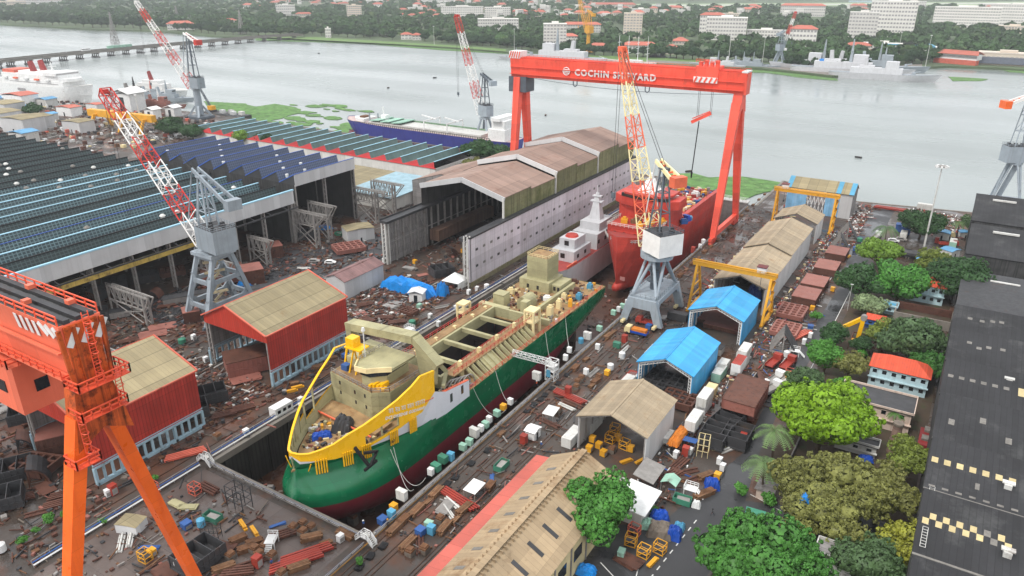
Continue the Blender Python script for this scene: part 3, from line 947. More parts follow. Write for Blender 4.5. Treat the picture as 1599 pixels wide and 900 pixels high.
# the upper line in devanagari-like strokes under a head bar
mb = MB()
o0 = Vector((CX + 11.3, 101.6, 13.75))
X = xd.normalized()
U = Vector((0, 0, 1))
rr = random.Random(3)
x = 0
for wd in (2, 2, 2, 3, 5):
 mb.bar(o0 + X * x + U * 1, o0 + X * (x + wd * .62) + U * 1, .1, .12)
 for k in range(wd):
  c = o0 + X * (x + k * .62 + .16)
  mb.bar(c + X * .3, c + X * .3 + U * 1, .1, .1)
  pts = [c + X * (.14 + .16 * math.cos(a)) + U * (.45 + .25 * math.sin(a)) for a in np.linspace(rr.uniform(0, 2), rr.uniform(3.6, 5.5), 6)]
  mb.path(pts, .06, 4)
  if rr.random() < .4:
   mb.path([c + X * .3 + U * 1, c + X * .1 + U * 1.25, c - X * .05 + U * 1.1], .05, 4)
 x += wd * .62 + .4
wrap(mb.build('name_lettering', M['white'], ship, W=True))
# superstructure
K, KD = M['khaki'], M['khaki_deck']
mb = MB().m(K)
mb.prism([(CX - 12.2, 108), (CX + 2.4, 105.6), (CX + 5.8, 108.2), (CX + 6.4, 121), (CX - 12.2, 121)], 2, 6.2, 14)
mb.m(KD).prism([(CX - 12, 108.2), (CX + 2.4, 105.8), (CX + 5.6, 108.3), (CX + 6.2, 120.9), (CX - 12, 120.9)], 2, 14, 14.06)
blk = mb.build('accommodation_block', None, ship, W=True)
for (x, y, z) in ((-9, 0, 12), (-9, 0, 9.4), (-3.6, 0, 11.6), (-3.5, 0, 9), (0, 0, 12), (0.2, 0, 9.2)):
 yy = 108 - (x + 12.2) / 14.6 * 2.4
 MB().box(CX + x, CX + x + .5, yy - .09, yy + .1, z, z + .9).build('porthole', M['glass'], blk)
for o_ in [c for c in bpy.data.objects if c.parent == blk]:
 o_.location = (-ship.location.x, -ship.location.y, -ship.location.z)
MB().rail([(CX - 12, 108.2, 14.06), (CX + 2.4, 105.8, 14.06), (CX + 5.6, 108.3, 14.06), (CX + 6.2, 120, 14.06)], 1.1, .06, 1.6).build('railing', M['steelgrey'], ship, W=True)
mb = MB().m(K)
mb.prism([(CX - 3.4, 110), (CX - 2, 107.8), (CX + .6, 107.8), (CX + 3.2, 110.4), (CX + 3.2, 118), (CX - 3.4, 118)], 2, 14.06, 16.6)
mb.m(M['glass']).prism([(CX - 3.6, 109.8), (CX - 2.1, 107.5), (CX + .7, 107.5), (CX + 3.5, 110.2), (CX + 3.5, 117), (CX - 3.6, 117)], 2, 16.6, 17.8)
mb.m(K).prism([(CX - 4.6, 109.6), (CX - 2.8, 106.6), (CX + .4, 107), (CX + 1.8, 108.4), (CX + 4.6, 110.6), (CX + 5, 118.6), (CX - 4.6, 118.6)], 2, 17.8, 18.4)
wh = mb.build('wheelhouse', None, ship, W=True)
mb = MB()
V0 = [(CX - 4.6, 109.6), (CX - 2.8, 106.6), (CX + .4, 107), (CX + 1.8, 108.4), (CX + 4.6, 110.6)]
for a, b in zip(V0[:-1], V0[1:]):
 mb.bar((*a, 18.3), (*b, 18.3), .25, 1.2)
mb.m(M['cream'])
mb.build('visor', mat('pale_cream_visor', (222, 216, 190), .5), ship, W=True)
MB().rail([(CX - 4.4, 109.8, 18.4), (CX - 4.4, 118.4, 18.4), (CX + 4.8, 118.4, 18.4)], 1, .05, 1.6).build('roof_railing', M['steelgrey'], ship, W=True)
# goal post arch abaft the wheelhouse
mb = MB().m(K)
mb.bar((CX - 14.6, 118.2, 21.6), (CX + 5.6, 118.2, 23.2), 3.0, 1.9)
for s in (-1, 1):
 x1 = CX + s * 12.6
 x0 = CX - 14.4 if s < 0 else CX + 5.4
 mb.bar((x0, 118.2, 22.4 if s < 0 else 23.2), (x1 if s > 0 else CX - 13, 117.6, 18.2 if s > 0 else 14), 2.6, 1.6)
mb.bar((CX + 5.4, 118.6, 22.6), (CX + 9.2, 124.5, 12.5), 1.0, 1.0)
mb.bar((CX + 9.2, 124.5, 12.5), (CX + 12.4, 119, 12), .8, .8)
mb.slab([(CX + 5.2, 118.4, 22.2), (CX + 12, 117.9, 17.6), (CX + 11, 118.8, 12.5), (CX + 6.4, 118.4, 12.5)], .3)
mb.build('arch', None, ship, W=True)
MB().box(CX - 11.5, CX - 5, 113, 117.5, 14.1, 16.2).box(CX - 11, CX - 5.6, 118.2, 120.6, 14.1, 17.5).build('deck_lockers', K, ship, W=True)
MB().tube((CX - 4.5, 112, 18.4), (CX - 4.5, 112, 25), .14).tube((CX - 4.5, 112, 25), (CX - 4.5, 112, 25.8), .5, .3).build('mast', M['white'], ship, W=True)
mb = MB().m(M['yellow_bright'])
for k in range(4):
 mb.box(CX + .6 + k * .8, CX + 1.2 + k * .8, 106.9 + k * .4, 109.6 + k * .3, 14.1, 15 + .2 * (k % 2))
mb.box(CX + .4, CX + 4.4, 107.6, 109, 14.1, 14.6)
mb.build('yellow_winch', None, ship, W=True)
MB().box(CX - 10.6, CX - 8.8, 110, 111.6, 14.1, 15.5).build('blue_tank', M['bluepaint'], ship, W=True)
mb = MB()
for s, x in ((-1, CX - 8), (1, CX - 6)):
 mb.bar((x, 110, 14), (x + .4, 111.8, 20), .3)
 mb.bar((x, 113, 14), (x + .4, 111.8, 20), .3)
mb.box(CX - 9.6, CX - 4.9, 110.6, 114, 19.9, 20.2).box(CX - 9.4, CX - 7, 111, 113.4, 20.2, 22.4)
mb.build('radar_platform', M['shipyel'], ship, W=True)
mb = MB().m(KD).box(CX - 12.5, CX + 6.8, 101.4, 107, 6.3, 7.2)
mb.m(M['crane_orange']).bar((CX - 12, 101.5, 7.5), (CX + 7, 99.8, 7.5), .3, .3)
mb.build('breakwater', None, ship, W=True)
# hopper
hp = MB().m(K)
X0, X1 = CX - 5.4, CX + 5.4
hp.box(X0 - .7, X0, 127, 168.2, 5.8, 9.2).box(X1, X1 + .7, 127, 168.2, 5.8, 9.2)
hp.box(X0 - .7, X1 + .7, 126.2, 127, 5.8, 9.21).box(X0 - .7, X1 + .7, 168.2, 169, 5.8, 9.21)
hp.build('hopper_coaming', None, ship, W=True)
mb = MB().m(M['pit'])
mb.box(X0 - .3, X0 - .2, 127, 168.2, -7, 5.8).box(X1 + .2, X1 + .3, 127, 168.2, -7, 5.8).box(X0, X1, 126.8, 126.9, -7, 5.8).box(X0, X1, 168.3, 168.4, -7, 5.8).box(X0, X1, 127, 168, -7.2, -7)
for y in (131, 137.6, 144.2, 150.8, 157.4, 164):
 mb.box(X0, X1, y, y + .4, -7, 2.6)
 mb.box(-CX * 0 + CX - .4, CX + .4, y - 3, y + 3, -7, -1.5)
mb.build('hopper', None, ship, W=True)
for k, y in enumerate((134.2, 142.8, 151.2, 160.4)):
 b_ = MB().box(X0, X1, y, y + 1, 8.1, 9.18).build('hopper_beam', K, ship, W=True)
# deck walkways, posts and stanchions
CM = M['cream']
def post(x, y, h=3.2):
 mb = MB().cbox(x, y, 6.3, 1.3, 1.5, h * .6).cbox(x, y, 6.3 + h * .6, .8, 1.0, h * .4).bar((x, y, 6.3 + h * .8), (x + .9, y - .8, 6.3 + h * .95), .3)
 mb.build('deck_gear', CM, ship, W=True)
for y in (133, 141.5, 150, 158.8, 165.5):
 post(X1 + 1.7, y, 4.6)
 post(X0 - 1.9, y + .6, 3.4)
def frame_tower(x, y, w=2.6, d=3, h=7.5):
 mb = MB()
 for i in (-1, 1):
  for j in (-1, 1):
   mb.bar((x + i * w / 2, y + j * d / 2, 6.3), (x + i * w / 2, y + j * d / 2, 6.3 + h), .55)
 for z in (.55, 1):
  mb.cbox(x, y, 6.3 + h * z - .5, w + .5, d + .5, .55)
 mb.build('gantry_frame', CM, ship, W=True)
frame_tower(CX + 9.6, 164.4, 2.8, 3.4, 7.2)
frame_tower(CX - 11.5, 161, 2.4, 3, 5.6)
MB().rail([(X1 + 3.4, 128, 9.6), (X1 + 3.4, 168, 9.6)], 1.1, .05, 1.8).rail([(X0 - 3.4, 128, 9.6), (X0 - 3.4, 168, 9.6)], 1.1, .05, 1.8).rail([(X1 + .9, 128, 9.3), (X1 + .9, 168, 9.3)], 1.0, .05, 1.8).build('deck_railing', M['crane_red'], ship, W=True)
mb = MB().box(X1 + .7, X1 + 3.5, 128, 168, 9.2, 9.4).box(X0 - 3.5, X0 - .7, 128, 168, 9.2, 9.4)
mb.build('side_walkway', KD, ship, W=True)
mb = MB()
for y in np.arange(133, 161, 2.15):
 mb.slab([(CX + 9.0, y, 9.2), (CX + 12.6, y + .2, 6.4), (CX + 12.6, y + .9, 6.4), (CX + 9.0, y + .7, 9.2)], .5)
 mb.bar((CX + 9, y + .4, 9.2), (CX + 12.8, y + .4, 6.5), .25, .9)
mb.slab([(CX + 8.8, 139, 9.2), (CX + 12.8, 139, 6.4), (CX + 12.8, 144, 6.4), (CX + 8.8, 144, 9.2)], .3)
mb.build('slanted_frames', K, ship, W=True)
for s in (-1, 1):
 mb = MB()
 for k, y in enumerate(np.arange(122, 205, 3.1)):
  mb.bar((CX + s * 12.8, y, 6.3), (CX + s * 12.8, y, 7.5), .12)
 mb.bar((CX + s * 12.8, 122, 7.45), (CX + s * 12.8, 204, 7.45), .1)
 mb.bar((CX + s * 12.8, 122, 6.9), (CX + s * 12.8, 204, 6.9), .08)
 mb.build('side_railing', M['crane_red'] if s > 0 else M['steelgrey'], ship, W=True)
# pipe bends by the hopper front
mb = MB()
for k in range(5):
 c = Vector((CX + 9.5 + .5 * k, 125.5 + k * 1.1, 6.4))
 mb.path([c + Vector((0, 3 * math.cos(a), 3.2 * math.sin(a))) for a in np.linspace(0, math.pi, 9)], .17, 5)
mb.build('pipe_bends', M['steelgrey'], ship, W=True)
# after deckhouse and gear
mb = MB().m(K).box(CX - 10.4, CX + .4, 190.6, 200, 6.3, 9.8).box(CX - 8.4, CX - 1, 192, 199.4, 9.8, 17.2).box(CX + .4, CX + 3.6, 192.2, 200, 6.3, 9)
mb.m(KD).box(CX - 8.2, CX - 1.2, 192.2, 199.2, 17.2, 17.26)
aft = mb.build('after_deckhouse', None, ship, W=True)
MB().rail([(CX - 8.4, 192, 17.2), (CX - 1, 192, 17.2), (CX - 1, 199.4, 17.2), (CX - 8.4, 199.4, 17.2), (CX - 8.4, 192, 17.2)], 1.0, .05, 1.5).build('railing', CM, ship, W=True)
for x, z in ((-7.6, 7), (-4, 7), (1.2, 7.2), (2.6, 7.2)):
 MB().box(CX + x, CX + x + .8, 190.5 + (1.6 if x > 0 else 0), 190.7 + (1.6 if x > 0 else 0), z, z + 1.3).build('doorway', M['glass'], ship, W=True)
mb = MB().m(K).box(CX - 9.4, CX - 5.6, 173.5, 177, 6.3, 10.4).box(CX - 9.4, CX - 5.6, 173.4, 177.1, 10.4, 10.7)
mb.build('vent_house', None, ship, W=True)
mb = MB().m(K)
mb.prism([(CX - .6 + 1.9 * math.cos(a), 8.2 + 2.1 * math.sin(a)) for a in np.linspace(0, math.pi, 9)], 1, 176, 181.4)
mb.box(CX - 2.5, CX + 1.3, 176, 181.4, 6.3, 8.2).box(CX + .2, CX + 2.4, 173.6, 176, 6.3, 10.2)
mb.build('arched_hatch', None, ship, W=True)
mb = MB().m(K).box(CX - 12, CX - 2, 169.4, 171.4, 6.3, 8.6).box(CX + 3, CX + 12, 170, 171, 6.3, 8.2).box(CX + 4, CX + 5, 174, 200, 6.3, 8.0)
mb.build('deck_bulkhead', None, ship, W=True)
for k, (x, y, w_, d_, h_, mm) in enumerate(((9, 176, 1.6, 1.6, 3.4, 'cream'), (8.2, 183, 1.4, 2, 2.6, 'cream'), (10.5, 186, 1.2, 1.8, 2, 'yellow'), (-9.5, 184, 2, 1.4, 2, 'cream'), (2.5, 186, 2.4, 1.4, 1.3, 'white'), (7.5, 196, 2, 2, 1.4, 'rust'), (10.4, 192, 1.6, 1.6, 1.8, 'cyanpaint'), (6.2, 190, 1.6, 1.2, 1.5, 'cream'), (-11, 203, 2, 2, 1.4, 'cream'), (9.5, 201.5, 1.6, 1.4, 1.6, 'cyanpaint'), (3, 203, 3, 1.4, 1, 'rust'))):
 MB().cbox(CX + x, y, 6.3, w_, d_, h_, .2 * (k % 3)).cbox(CX + x, y, 6.3 + h_, w_ * .6, d_ * .6, .5, .3).build('deck_machinery', M[mm], ship, W=True)
mb = MB()
rr = random.Random(11)
for k in range(760):
 a = rr.random()
 if a < .22:
  x, y = CX + rr.uniform(-8, 9), rr.uniform(90.5, 104.5)
  if abs(x - CX) > np.interp(y, [84, 90, 96, 104], [1, 5, 7.6, 9.6]):
   continue
 elif a < .5:
  x, y = CX + rr.uniform(6.2, 12.4), rr.uniform(112, 132)
 else:
  x, y = CX + rr.uniform(-12, 12.2), rr.uniform(170, 205)
  if -10.5 < x - CX < 3.8 and y > 190:
   continue
 mb.m(M[rr.choice(['rust', 'timber', 'cream', 'steelgrey', 'darksteel', 'offwhite', 'khaki', 'rust', 'rustpink', 'cream', 'darksteel', 'yellow'])])
 mb.cbox(x, y, 6.3, rr.uniform(.15, .8), rr.uniform(.2, 1.3), rr.uniform(.1, .9), rr.uniform(0, 3))
stuff(mb.build('deck_debris', None, ship, W=True))
mb = MB()
rg = random.Random(2)
def tarp(name, label, loc, sx, sy, h, m_, rz=0, cat='tarpaulin', seed=1, parent=None):
 rg = random.Random(seed)
 rows = []
 nx, ny = 11, 9
 for i in range(nx + 1):
  row = []
  for j in range(ny + 1):
   x, y = (i / nx * 2 - 1), (j / ny * 2 - 1)
   e = max(abs(x), abs(y))
   z = h * (1 - e ** 5) * (.75 + .35 * rg.random()) if e < .99 else 0
   row.append((x * sx / 2 * (1 + .08 * rg.uniform(-1, 1)), y * sy / 2 * (1 + .08 * rg.uniform(-1, 1)), z))
  rows.append(row)
 mb = MB().grid(rows)
 o = mb.build(name, M[m_] if isinstance(m_, str) else m_, parent)
 o.location = loc
 o.rotation_euler = (0, 0, rz)
 if label:
  tag(o, label, cat)
 return o
tarp('tarpaulin', 'grey black tarpaulin heap on the foredeck before the ship accommodation block', (CX - 1.5, 100.2, 6.3), 4.6, 4.2, 3.4, 'darksteel', .4, seed=5)
tarp('tarpaulin', 'bright blue tarpaulin on the foredeck inside the yellow bow', (CX - 3.4, 95.4, 6.3), 4.4, 2.2, 1.4, 'darkblue', .9, seed=6)
# keel blocks under the hull
kb = thing('keel_block', 'grey concrete keel block on the dock floor', 'keel block', (0, 0, 0))
MB().cbox(0, 0, 0, 2.2, 1.4, 1.9).build('block', M['blockgrey'], kb)
MB().cbox(0, 0, 1.9, 1.9, 1.2, .66).build('timber_cap', M['timber2'], kb)
PK = Proto(kb)
for i, y in enumerate(np.arange(88, 200, 5.5)):
 for x in (-5.5, 0, 5.5):
  if abs(x) > 1 and y < 92:
   continue
  PK.put((CX + x, y, DZ), 0, 'grey concrete keel block under the green hull in the dry dock', 'keel blocks under the green ship', (1, 1, 1 if y < 172 else 1 + (y - 172) * .02))
# hoses over the side
for i, (a, b, sag) in enumerate((((CX + 13.1, 99, 7), (-83.9, 101, 1.4), 5), ((CX + 13.1, 100, 7), (-84, 97, 1), 4), ((CX + 13.1, 130, 6.4), (-84, 133, 1), 4), ((CX + 13.1, 140, 6.4), (-84, 138, 1), 4), ((CX + 13.1, 166, 6.4), (-84, 160, 1), 5), ((CX + 13.1, 178, 6.4), (-84, 170, 1), 5))):
 a, b = Vector(a), Vector(b)
 pts = [a.lerp(b, t) - Vector((0, 0, sag * 4 * t * (1 - t))) for t in np.linspace(0, 1, 12)]
 tag(MB().path(pts, .06, 5).build('hose', M['offwhite']), 'white service hose hanging from the green hull to the dockside, %s from the bow' % NTH[i], 'hose')
# yellow rope loop at the stem
a, b = Vector((CX - 3, 84.6, 8)), Vector((CX + 3.2, 85.6, 7.6))
tag(MB().path([a.lerp(b, t) - Vector((0, -.3, 4.4 * 4 * t * (1 - t))) for t in np.linspace(0, 1, 12)], .12, 5).build('rope', M['yellow_bright']), 'yellow rope looped under the tip of the yellow bow', 'rope')
# gangway
g = thing('gangway', 'white truss gangway from the dockside up to the green ship', 'gangway', (-82.6, 154, 0))
mb = MB()
lattice(mb, (-.4, 0, 4.8), (-9.4, -4.8, 7.4), 1.3, 1.3, 9, .12, .08, up=(0, 0, 1), h0=1.3, h1=1.3)
mb.build('bridge_truss', M['white'], g)
mb = MB()
lattice(mb, (0, 0, 0), (0, 0, 5.6), 2.6, 2.6, 4, .16, .09, up=(1, 0, 0))
mb.cbox(0, 0, 2.7, 2.5, 2.5, .1).cbox(0, 0, 4.2, 2.5, 2.5, .1)
mb.build('stair_tower', M['white'], g)
MB().cbox(-.4, -1.3, 1, 1.2, .1, 2.2).build('banner', M['cyanpaint'], g)
# ------------------------------------------------------------------ sheds
def gable(name, label, cat, x0, x1, y0, y1, eave, ridge, roofm, wallm, xr=None, front='open', frame='steelgrey', ov=.5, wall_l=True, wall_r=True, back=False,
  group=None, zb=0, truss=False, gablem=None, rib=3.2, roof_t=.18, zr=None):
 """gable shed with its ridge along Y"""
 xr = (x0 + x1) / 2 if xr is None else xr
 t = thing(name, label, cat, ((x0 + x1) / 2, y0, 0), 0, group)
 mb = MB()
 mb.slab([(x0 - ov, y0 - ov, eave), (xr, y0 - ov, ridge), (xr, y1 + ov, ridge), (x0 - ov, y1 + ov, eave)], roof_t)
 mb.slab([(xr, y0 - ov, ridge), (x1 + ov, y0 - ov, zr or eave), (x1 + ov, y1 + ov, zr or eave), (xr, y1 + ov, ridge)], roof_t)
 rf = mb.build('roof', roofm, t, W=True)
 MB().bar((xr, y0 - ov, ridge + .03), (xr, y1 + ov, ridge + .03), .5, .12).build('ridge_cap', roofm, rf).location = (-t.location.x, -t.location.y, 0)
 for s, on, x in ((-1, wall_l, x0), (1, wall_r, x1)):
  if on:
   e = (eave if s < 0 else (zr or eave)) - .25
   MB().box(x - .09, x + .09, y0, y1, zb, e).build('side_wall', wallm, t, W=True)
 if back:
  MB().prism([(x0 + .1, zb), (x1 - .1, zb), (x1 - .1, eave - .25), (xr, ridge - .3), (x0 + .1, eave - .25)], 1, y1 - .12, y1).build('back_wall', wallm, t, W=True)
 if gablem is not None:
  MB().prism([(x0, eave - 1), (x1, eave - 1), (x1, eave - .15), (xr, ridge - .2), (x0, eave - .15)], 1, y0 - .1, y0 + .1).build('front_gable', gablem, t, W=True)
 mb = MB()
 n = max(2, int((y1 - y0) / rib))
 for i in range(n + 1):
  y = y0 + .2 + (y1 - y0 - .4) * i / n
  for s, x in ((1, x0 + .25), (-1, x1 - .25)):
   mb.bar((x, y, zb), (x, y, eave - .4), .3)
   if i == 0:
    mb.bar((x, y0 + .2, eave - .55), (x, y1 - .2, eave - .55), .25)
  mb.bar((x0 + .25, y, eave - .5), (xr, y, ridge - .5), .3)
  mb.bar((x1 - .25, y, eave - .5), (xr, y, ridge - .5), .3)
  if truss and i in (0, n):
   m_ = 9
   for s, xx in ((0, x0), (1, x1)):
    for k in range(m_):
     a = Vector((xx + (xr - xx) * k / m_, y, eave - .4 + (ridge - eave) * k / m_))
     b = Vector((xx + (xr - xx) * (k + 1) / m_, y, eave - .4 + (ridge - eave) * (k + 1) / m_))
     mb.bar(a - Vector((0, 0, .9)), b - Vector((0, 0, .9)), .14)
     mb.bar(a - Vector((0, 0, .9)), b, .1)
     mb.bar(b - Vector((0, 0, .9)), b, .1)
    xs = xx + (.9 if s == 0 else -.9)
    mb.bar((xs, y, zb), (xs, y, eave - .8), .14)
    for k in range(8):
     mb.bar((xx + (.1 if s == 0 else -.1), y, zb + k * (eave - 1) / 8), (xs, y, zb + (k + 1) * (eave - 1) / 8), .09)
 mb.build('steel_frame', M[frame], t, W=True)
 return t

# two tall red sheds on pale blue legs, left of the dock
def red_shed(label, y0, y1):
 x0, x1 = -167.0, -142.5
 xr, ev, rd = -157.0, 15.0, 20.2
 t = thing('assembly_shed', label, 'shed', (-155, y0, 0))
 mb = MB()
 mb.slab([(x0 - .3, y0 - .5, ev), (xr, y0 - .5, rd), (xr, y1 + .5, rd), (x0 - .3, y1 + .5, ev)], .2)
 mb.slab([(xr, y0 - .5, rd), (x1 + .3, y0 - .5, ev), (x1 + .3, y1 + .5, ev), (xr, y1 + .5, rd)], .2)
 mb.build('roof', M['tanroof2'], t, W=True)
 mb = MB()
 for a, b in (((x0 - .3, ev), (xr, rd)), ((xr, rd), (x1 + .3, ev))):
  for y in (y0 - .55, y1 + .55):
   mb.bar((a[0], y, a[1] + .05), (b[0], y, b[1] + .05), .35, .35)
 mb.bar((x1 + .35, y0 - .5, ev), (x1 + .35, y1 + .5, ev), .3, .3).bar((x0 - .35, y0 - .5, ev), (x0 - .35, y1 + .5, ev), .3, .3)
 mb.build('roof_trim', M['salmon'], t, W=True)
 for s, x in ((-1, x0), (1, x1)):
  MB().box(x - .12, x + .12, y0, y1, 4.2, ev - .2).build('side_cladding', M['redsheet'] if s > 0 else M['greysheet'], t, W=True)
 MB().prism([(x0, ev - 2.2), (x1, ev - 2.2), (x1, ev - .2), (xr, rd - .25), (x0, ev - .2)], 1, y0 - .1, y0 + .1).build('gable_cladding', M['redgable'], t, W=True)
 MB().prism([(x0, ev - 5), (x1, ev - 5), (x1, ev - .2), (xr, rd - .25), (x0, ev - .2)], 1, y1 - .1, y1 + .1).build('gable_cladding', M['redgable'], t, W=True)
 for s, x in ((-1, x0), (1, x1)):
  mb = MB()
  n = 14
  for i in range(n + 1):
   y = y0 + (y1 - y0) * i / n
   mb.bar((x, y, 0), (x, y, 4.2), .55, .8 if i % 5 == 0 else .35)
  mb.bar((x, y0, .35), (x, y1, .35), .8, .7).bar((x, y0, 4.3), (x, y1, 4.3), .8, .5).bar((x, y0 - .2, 4.9), (x, y1 + .2, 4.9), .3, .25)
  mb.build('leg_frame', M['blueleg'], t, W=True)
 for y in (y0 + .1, y1 - .1):
  mb = MB()
  for x in (x0 + .4, x0 + 1.6, x1 - .4):
   mb.bar((x, y, 0), (x, y, ev - 1), .35)
  mb.bar((x0 + .4, y, ev - 1), (x1 - .4, y, ev - 1), .35)
  for k in range(9):
   mb.bar((x0 + .4, y, k * 1.5), (x0 + 1.6, y, (k + 1) * 1.5), .12)
  mb.build('portal_frame', M['steelgrey'], t, W=True)
 return t
red_shed('nearer tall red clad shed on pale blue legs, by the orange crane leg', 64, 90.5)
red_shed('farther tall red clad shed on pale blue legs, behind the yellow bow', 111.8, 140.5)

t = gable('store_shed', 'long low grey shed with faded purple brown roof behind the red shed', 'shed', -174.5, -166, 164, 183, 6.5, 8.3, mat('purple_brown_roof', (134, 104, 102), .8, lines=((1, 1, .1, .3),), rust=.2), M['fascia'], back=True)
MB().prism([(-174.4, 0), (-166.1, 0), (-166.1, 6.3), (-170.2, 8), (-174.4, 6.3)], 1, 163.9, 164.1).build('front_wall', M['fascia'], t, W=True)

# sheds on the right of the crane lane
gable('shelter', 'tan roofed shelter open at the front over yellow machines', 'shed', -62.4, -46.3, 129.6, 147, 8.6, 11.6, M['tanroof'], M['fascia'], truss=False, xr=-54.6)
gable('shelter', 'bright blue fabric shelter over dark grid panels, nearer the tan shelter', 'shelter', -61.6, -47.2, 162, 183, 7.6, 10.6, M['bluetarp'], M['bluetarp'], truss=True, frame='white')
gable('shelter', 'bright blue fabric shelter below the yellow gantry crane', 'shelter', -61.2, -45.4, 199.8, 217, 7.8, 10.9, M['bluetarp'], M['bluetarp'], truss=True, frame='white')
LS = [(224, 241, 9.2, 12.2, 'open mouthed tan shelter under the near yellow gantry crane'), (241.2, 258, 9.0, 12.0, 'second tan shelter of the long row behind the yellow gantry'),
 (258.4, 276, 9.6, 12.7, 'third tan shelter of the long row, with its roof standing higher'), (276.2, 293, 9.4, 12.5, 'last joined tan shelter of the long row'), (303, 317, 8.6, 11.8, 'detached tan shelter under the far yellow gantry crane')]
for i, (a, b, e, r, lb) in enumerate(LS):
 gable('shelter', lb, 'shelter', -61.5, -45.4, a, b, e, r, M['tanroof'], M['fascia'], back=i == 3, rib=4)
# end shed by the water, ridge along X
t = thing('workshop_building', 'tan roofed shed with blue and white walls at the water edge', 'building', (-52, 346, 0))
mb = MB()
mb.slab([(-67, 345, 11), (-38.6, 345, 11), (-38.6, 352, 14.6), (-67, 352, 14.6)], .2).slab([(-67, 359, 11), (-38.6, 359, 11), (-38.6, 352, 14.6), (-67, 352, 14.6)], .2)
mb.build('roof', M['tanroof2'], t, W=True)
for x in (-67, -46, -40.6):
 mb = MB()
 mb.slab([(x, 344.9, 11.06), (x + 2, 344.9, 11.06), (x + 2, 352, 14.68), (x, 352, 14.68)], .05)
 mb.build('blue_roof_sheet', M['cyanpaint'], t, W=True)
for x0, x1, mm in ((-66.6, -58, 'cyanpaint'), (-50, -44, 'cyanpaint'), (-44, -39, 'fascia')):
 MB().box(x0, x1, 345.6, 345.9, 0, 10.9).build('front_wall', M[mm] if mm == 'fascia' else mat('blue_white_wall_sheet', (128, 180, 216), .6, lines=((0, 2, .9, -.0), (0, 1, .1, .3)), streak=.4, streakc=(190, 200, 206)), t, W=True)
mb = MB().box(-39.1, -38.9, 345.9, 358.6, 0, 10.8).prism([(345.9, 10.8), (358.6, 10.8), (352, 14.3)], 0, -39.1, -38.9)
mb.build('end_wall', M['greysheet'], t, W=True)
mb = MB()
for k in range(5):
 mb.bar((-58 + k * 1.6, 346, 0), (-56.4 + k * 1.6, 346, 8), .2).bar((-56.4 + k * 1.6, 346, 0), (-58 + k * 1.6, 346, 8), .2)
mb.build('door_bracing', M['white'], t, W=True)

# the beige roofed hall at the bottom, with its red walkway roof
t = thing('long_hall', 'long beige roofed hall with a red strip roof, beside the bushy green tree', 'hall', (-53, 50, 0))
y0, y1 = 40, 114
mb = MB()
mb.slab([(-60.8, y0, 8), (-53.3, y0, 12), (-53.3, y1, 12), (-60.8, y1, 8)], .2).slab([(-53.3, y0, 12), (-44.8, y0, 7.6), (-44.8, y1, 7.6), (-53.3, y1, 12)], .2)
rf = mb.build('roof', M['beigeroof'], t, W=True)
mb = MB().bar((-53.3, y0, 12.1), (-53.3, y1, 12.1), 1.2, .25)
for k in np.arange(y0, y1, 1.15):
 mb.bar((-54.6, k, 11.55), (-52.0, k, 11.55), .14, .9)
mb.build('ridge_cap', M['beigeroof'], t, W=True)
for i, y in enumerate(np.arange(76, 112, 5.2)):
 for s in (-1, 1):
  a = (-58.4, -56.4) if s < 0 else (-50.4, -47.4)
  def zz(x):
   return 8 + (x + 60.8) / 7.5 * 4 if s < 0 else 12 - (x + 53.3) / 8.5 * 4.4
  MB().slab([(a[0], y, zz(a[0]) + .06), (a[1], y, zz(a[1]) + .06), (a[1], y + .9, zz(a[1]) + .06), (a[0], y + .9, zz(a[0]) + .06)], .04).build('skylight', M['skylight_grey'] if s < 0 else M['darksteel'], t, W=True)
MB().slab([(-64.6, y0, 6.4), (-61.4, y0, 6.9), (-61.4, y1 + .4, 6.9), (-64.6, y1 + .4, 6.4)], .2).build('walkway_roof', M['redcover'], t, W=True)
MB().slab([(-61.4, y0, 7.1), (-60.9, y0, 7.8), (-60.9, y1, 7.8), (-61.4, y1, 7.1)], .2).build('gutter', M['white'], t, W=True)
mb = MB().box(-60.6, -60.4, y0, y1, 0, 7.8).box(-60.4, -45.2, y1 - .3, y1 - .1, 0, 7.6).prism([(-60.4, 7.6), (-45.2, 7.4), (-53.3, 11.8)], 1, y1 - .3, y1 - .1)
mb.build('wall', M['whitewall'], t, W=True)
MB().box(-45.3, -45.1, y0, y1 - .3, 0, 7.4).build('wall', mat('cream_plaster', (222, 204, 158), .8), t, W=True, label='cream side wall')
mb = MB()
for y in np.arange(60, 112, 5):
 mb.box(-64.3, -64.1, y, y + .2, 0, 6.3)
mb.bar((-64.2, y0, 6.2), (-64.2, y1, 6.2), .2)
mb.build('posts_beam', M['steelgrey'], t, W=True)
for y in np.arange(70, 108, 6):
 MB().box(-45.12, -45.0, y, y + 3, 3, 5.4).build('window', M['glass'], t, W=True)
 MB().box(-45.09, -44.9, y - 1.4, y - 1.1, 0, 7.4).build('wall_post', M['greysheet'], t, W=True)
t = thing('annex', 'small white flat roofed annex beside the beige hall and bushy green tree', 'building', (-43, 114, 0))
MB().box(-44.6, -39.6, 112, 119, 0, 3.8).build('wall', M['offwhite'], t, W=True)
MB().slab([(-45.4, 111, 4.4), (-38.6, 111, 3.9), (-38.6, 120, 3.9), (-45.4, 120, 4.4)], .2).build('roof', M['white'], t, W=True)

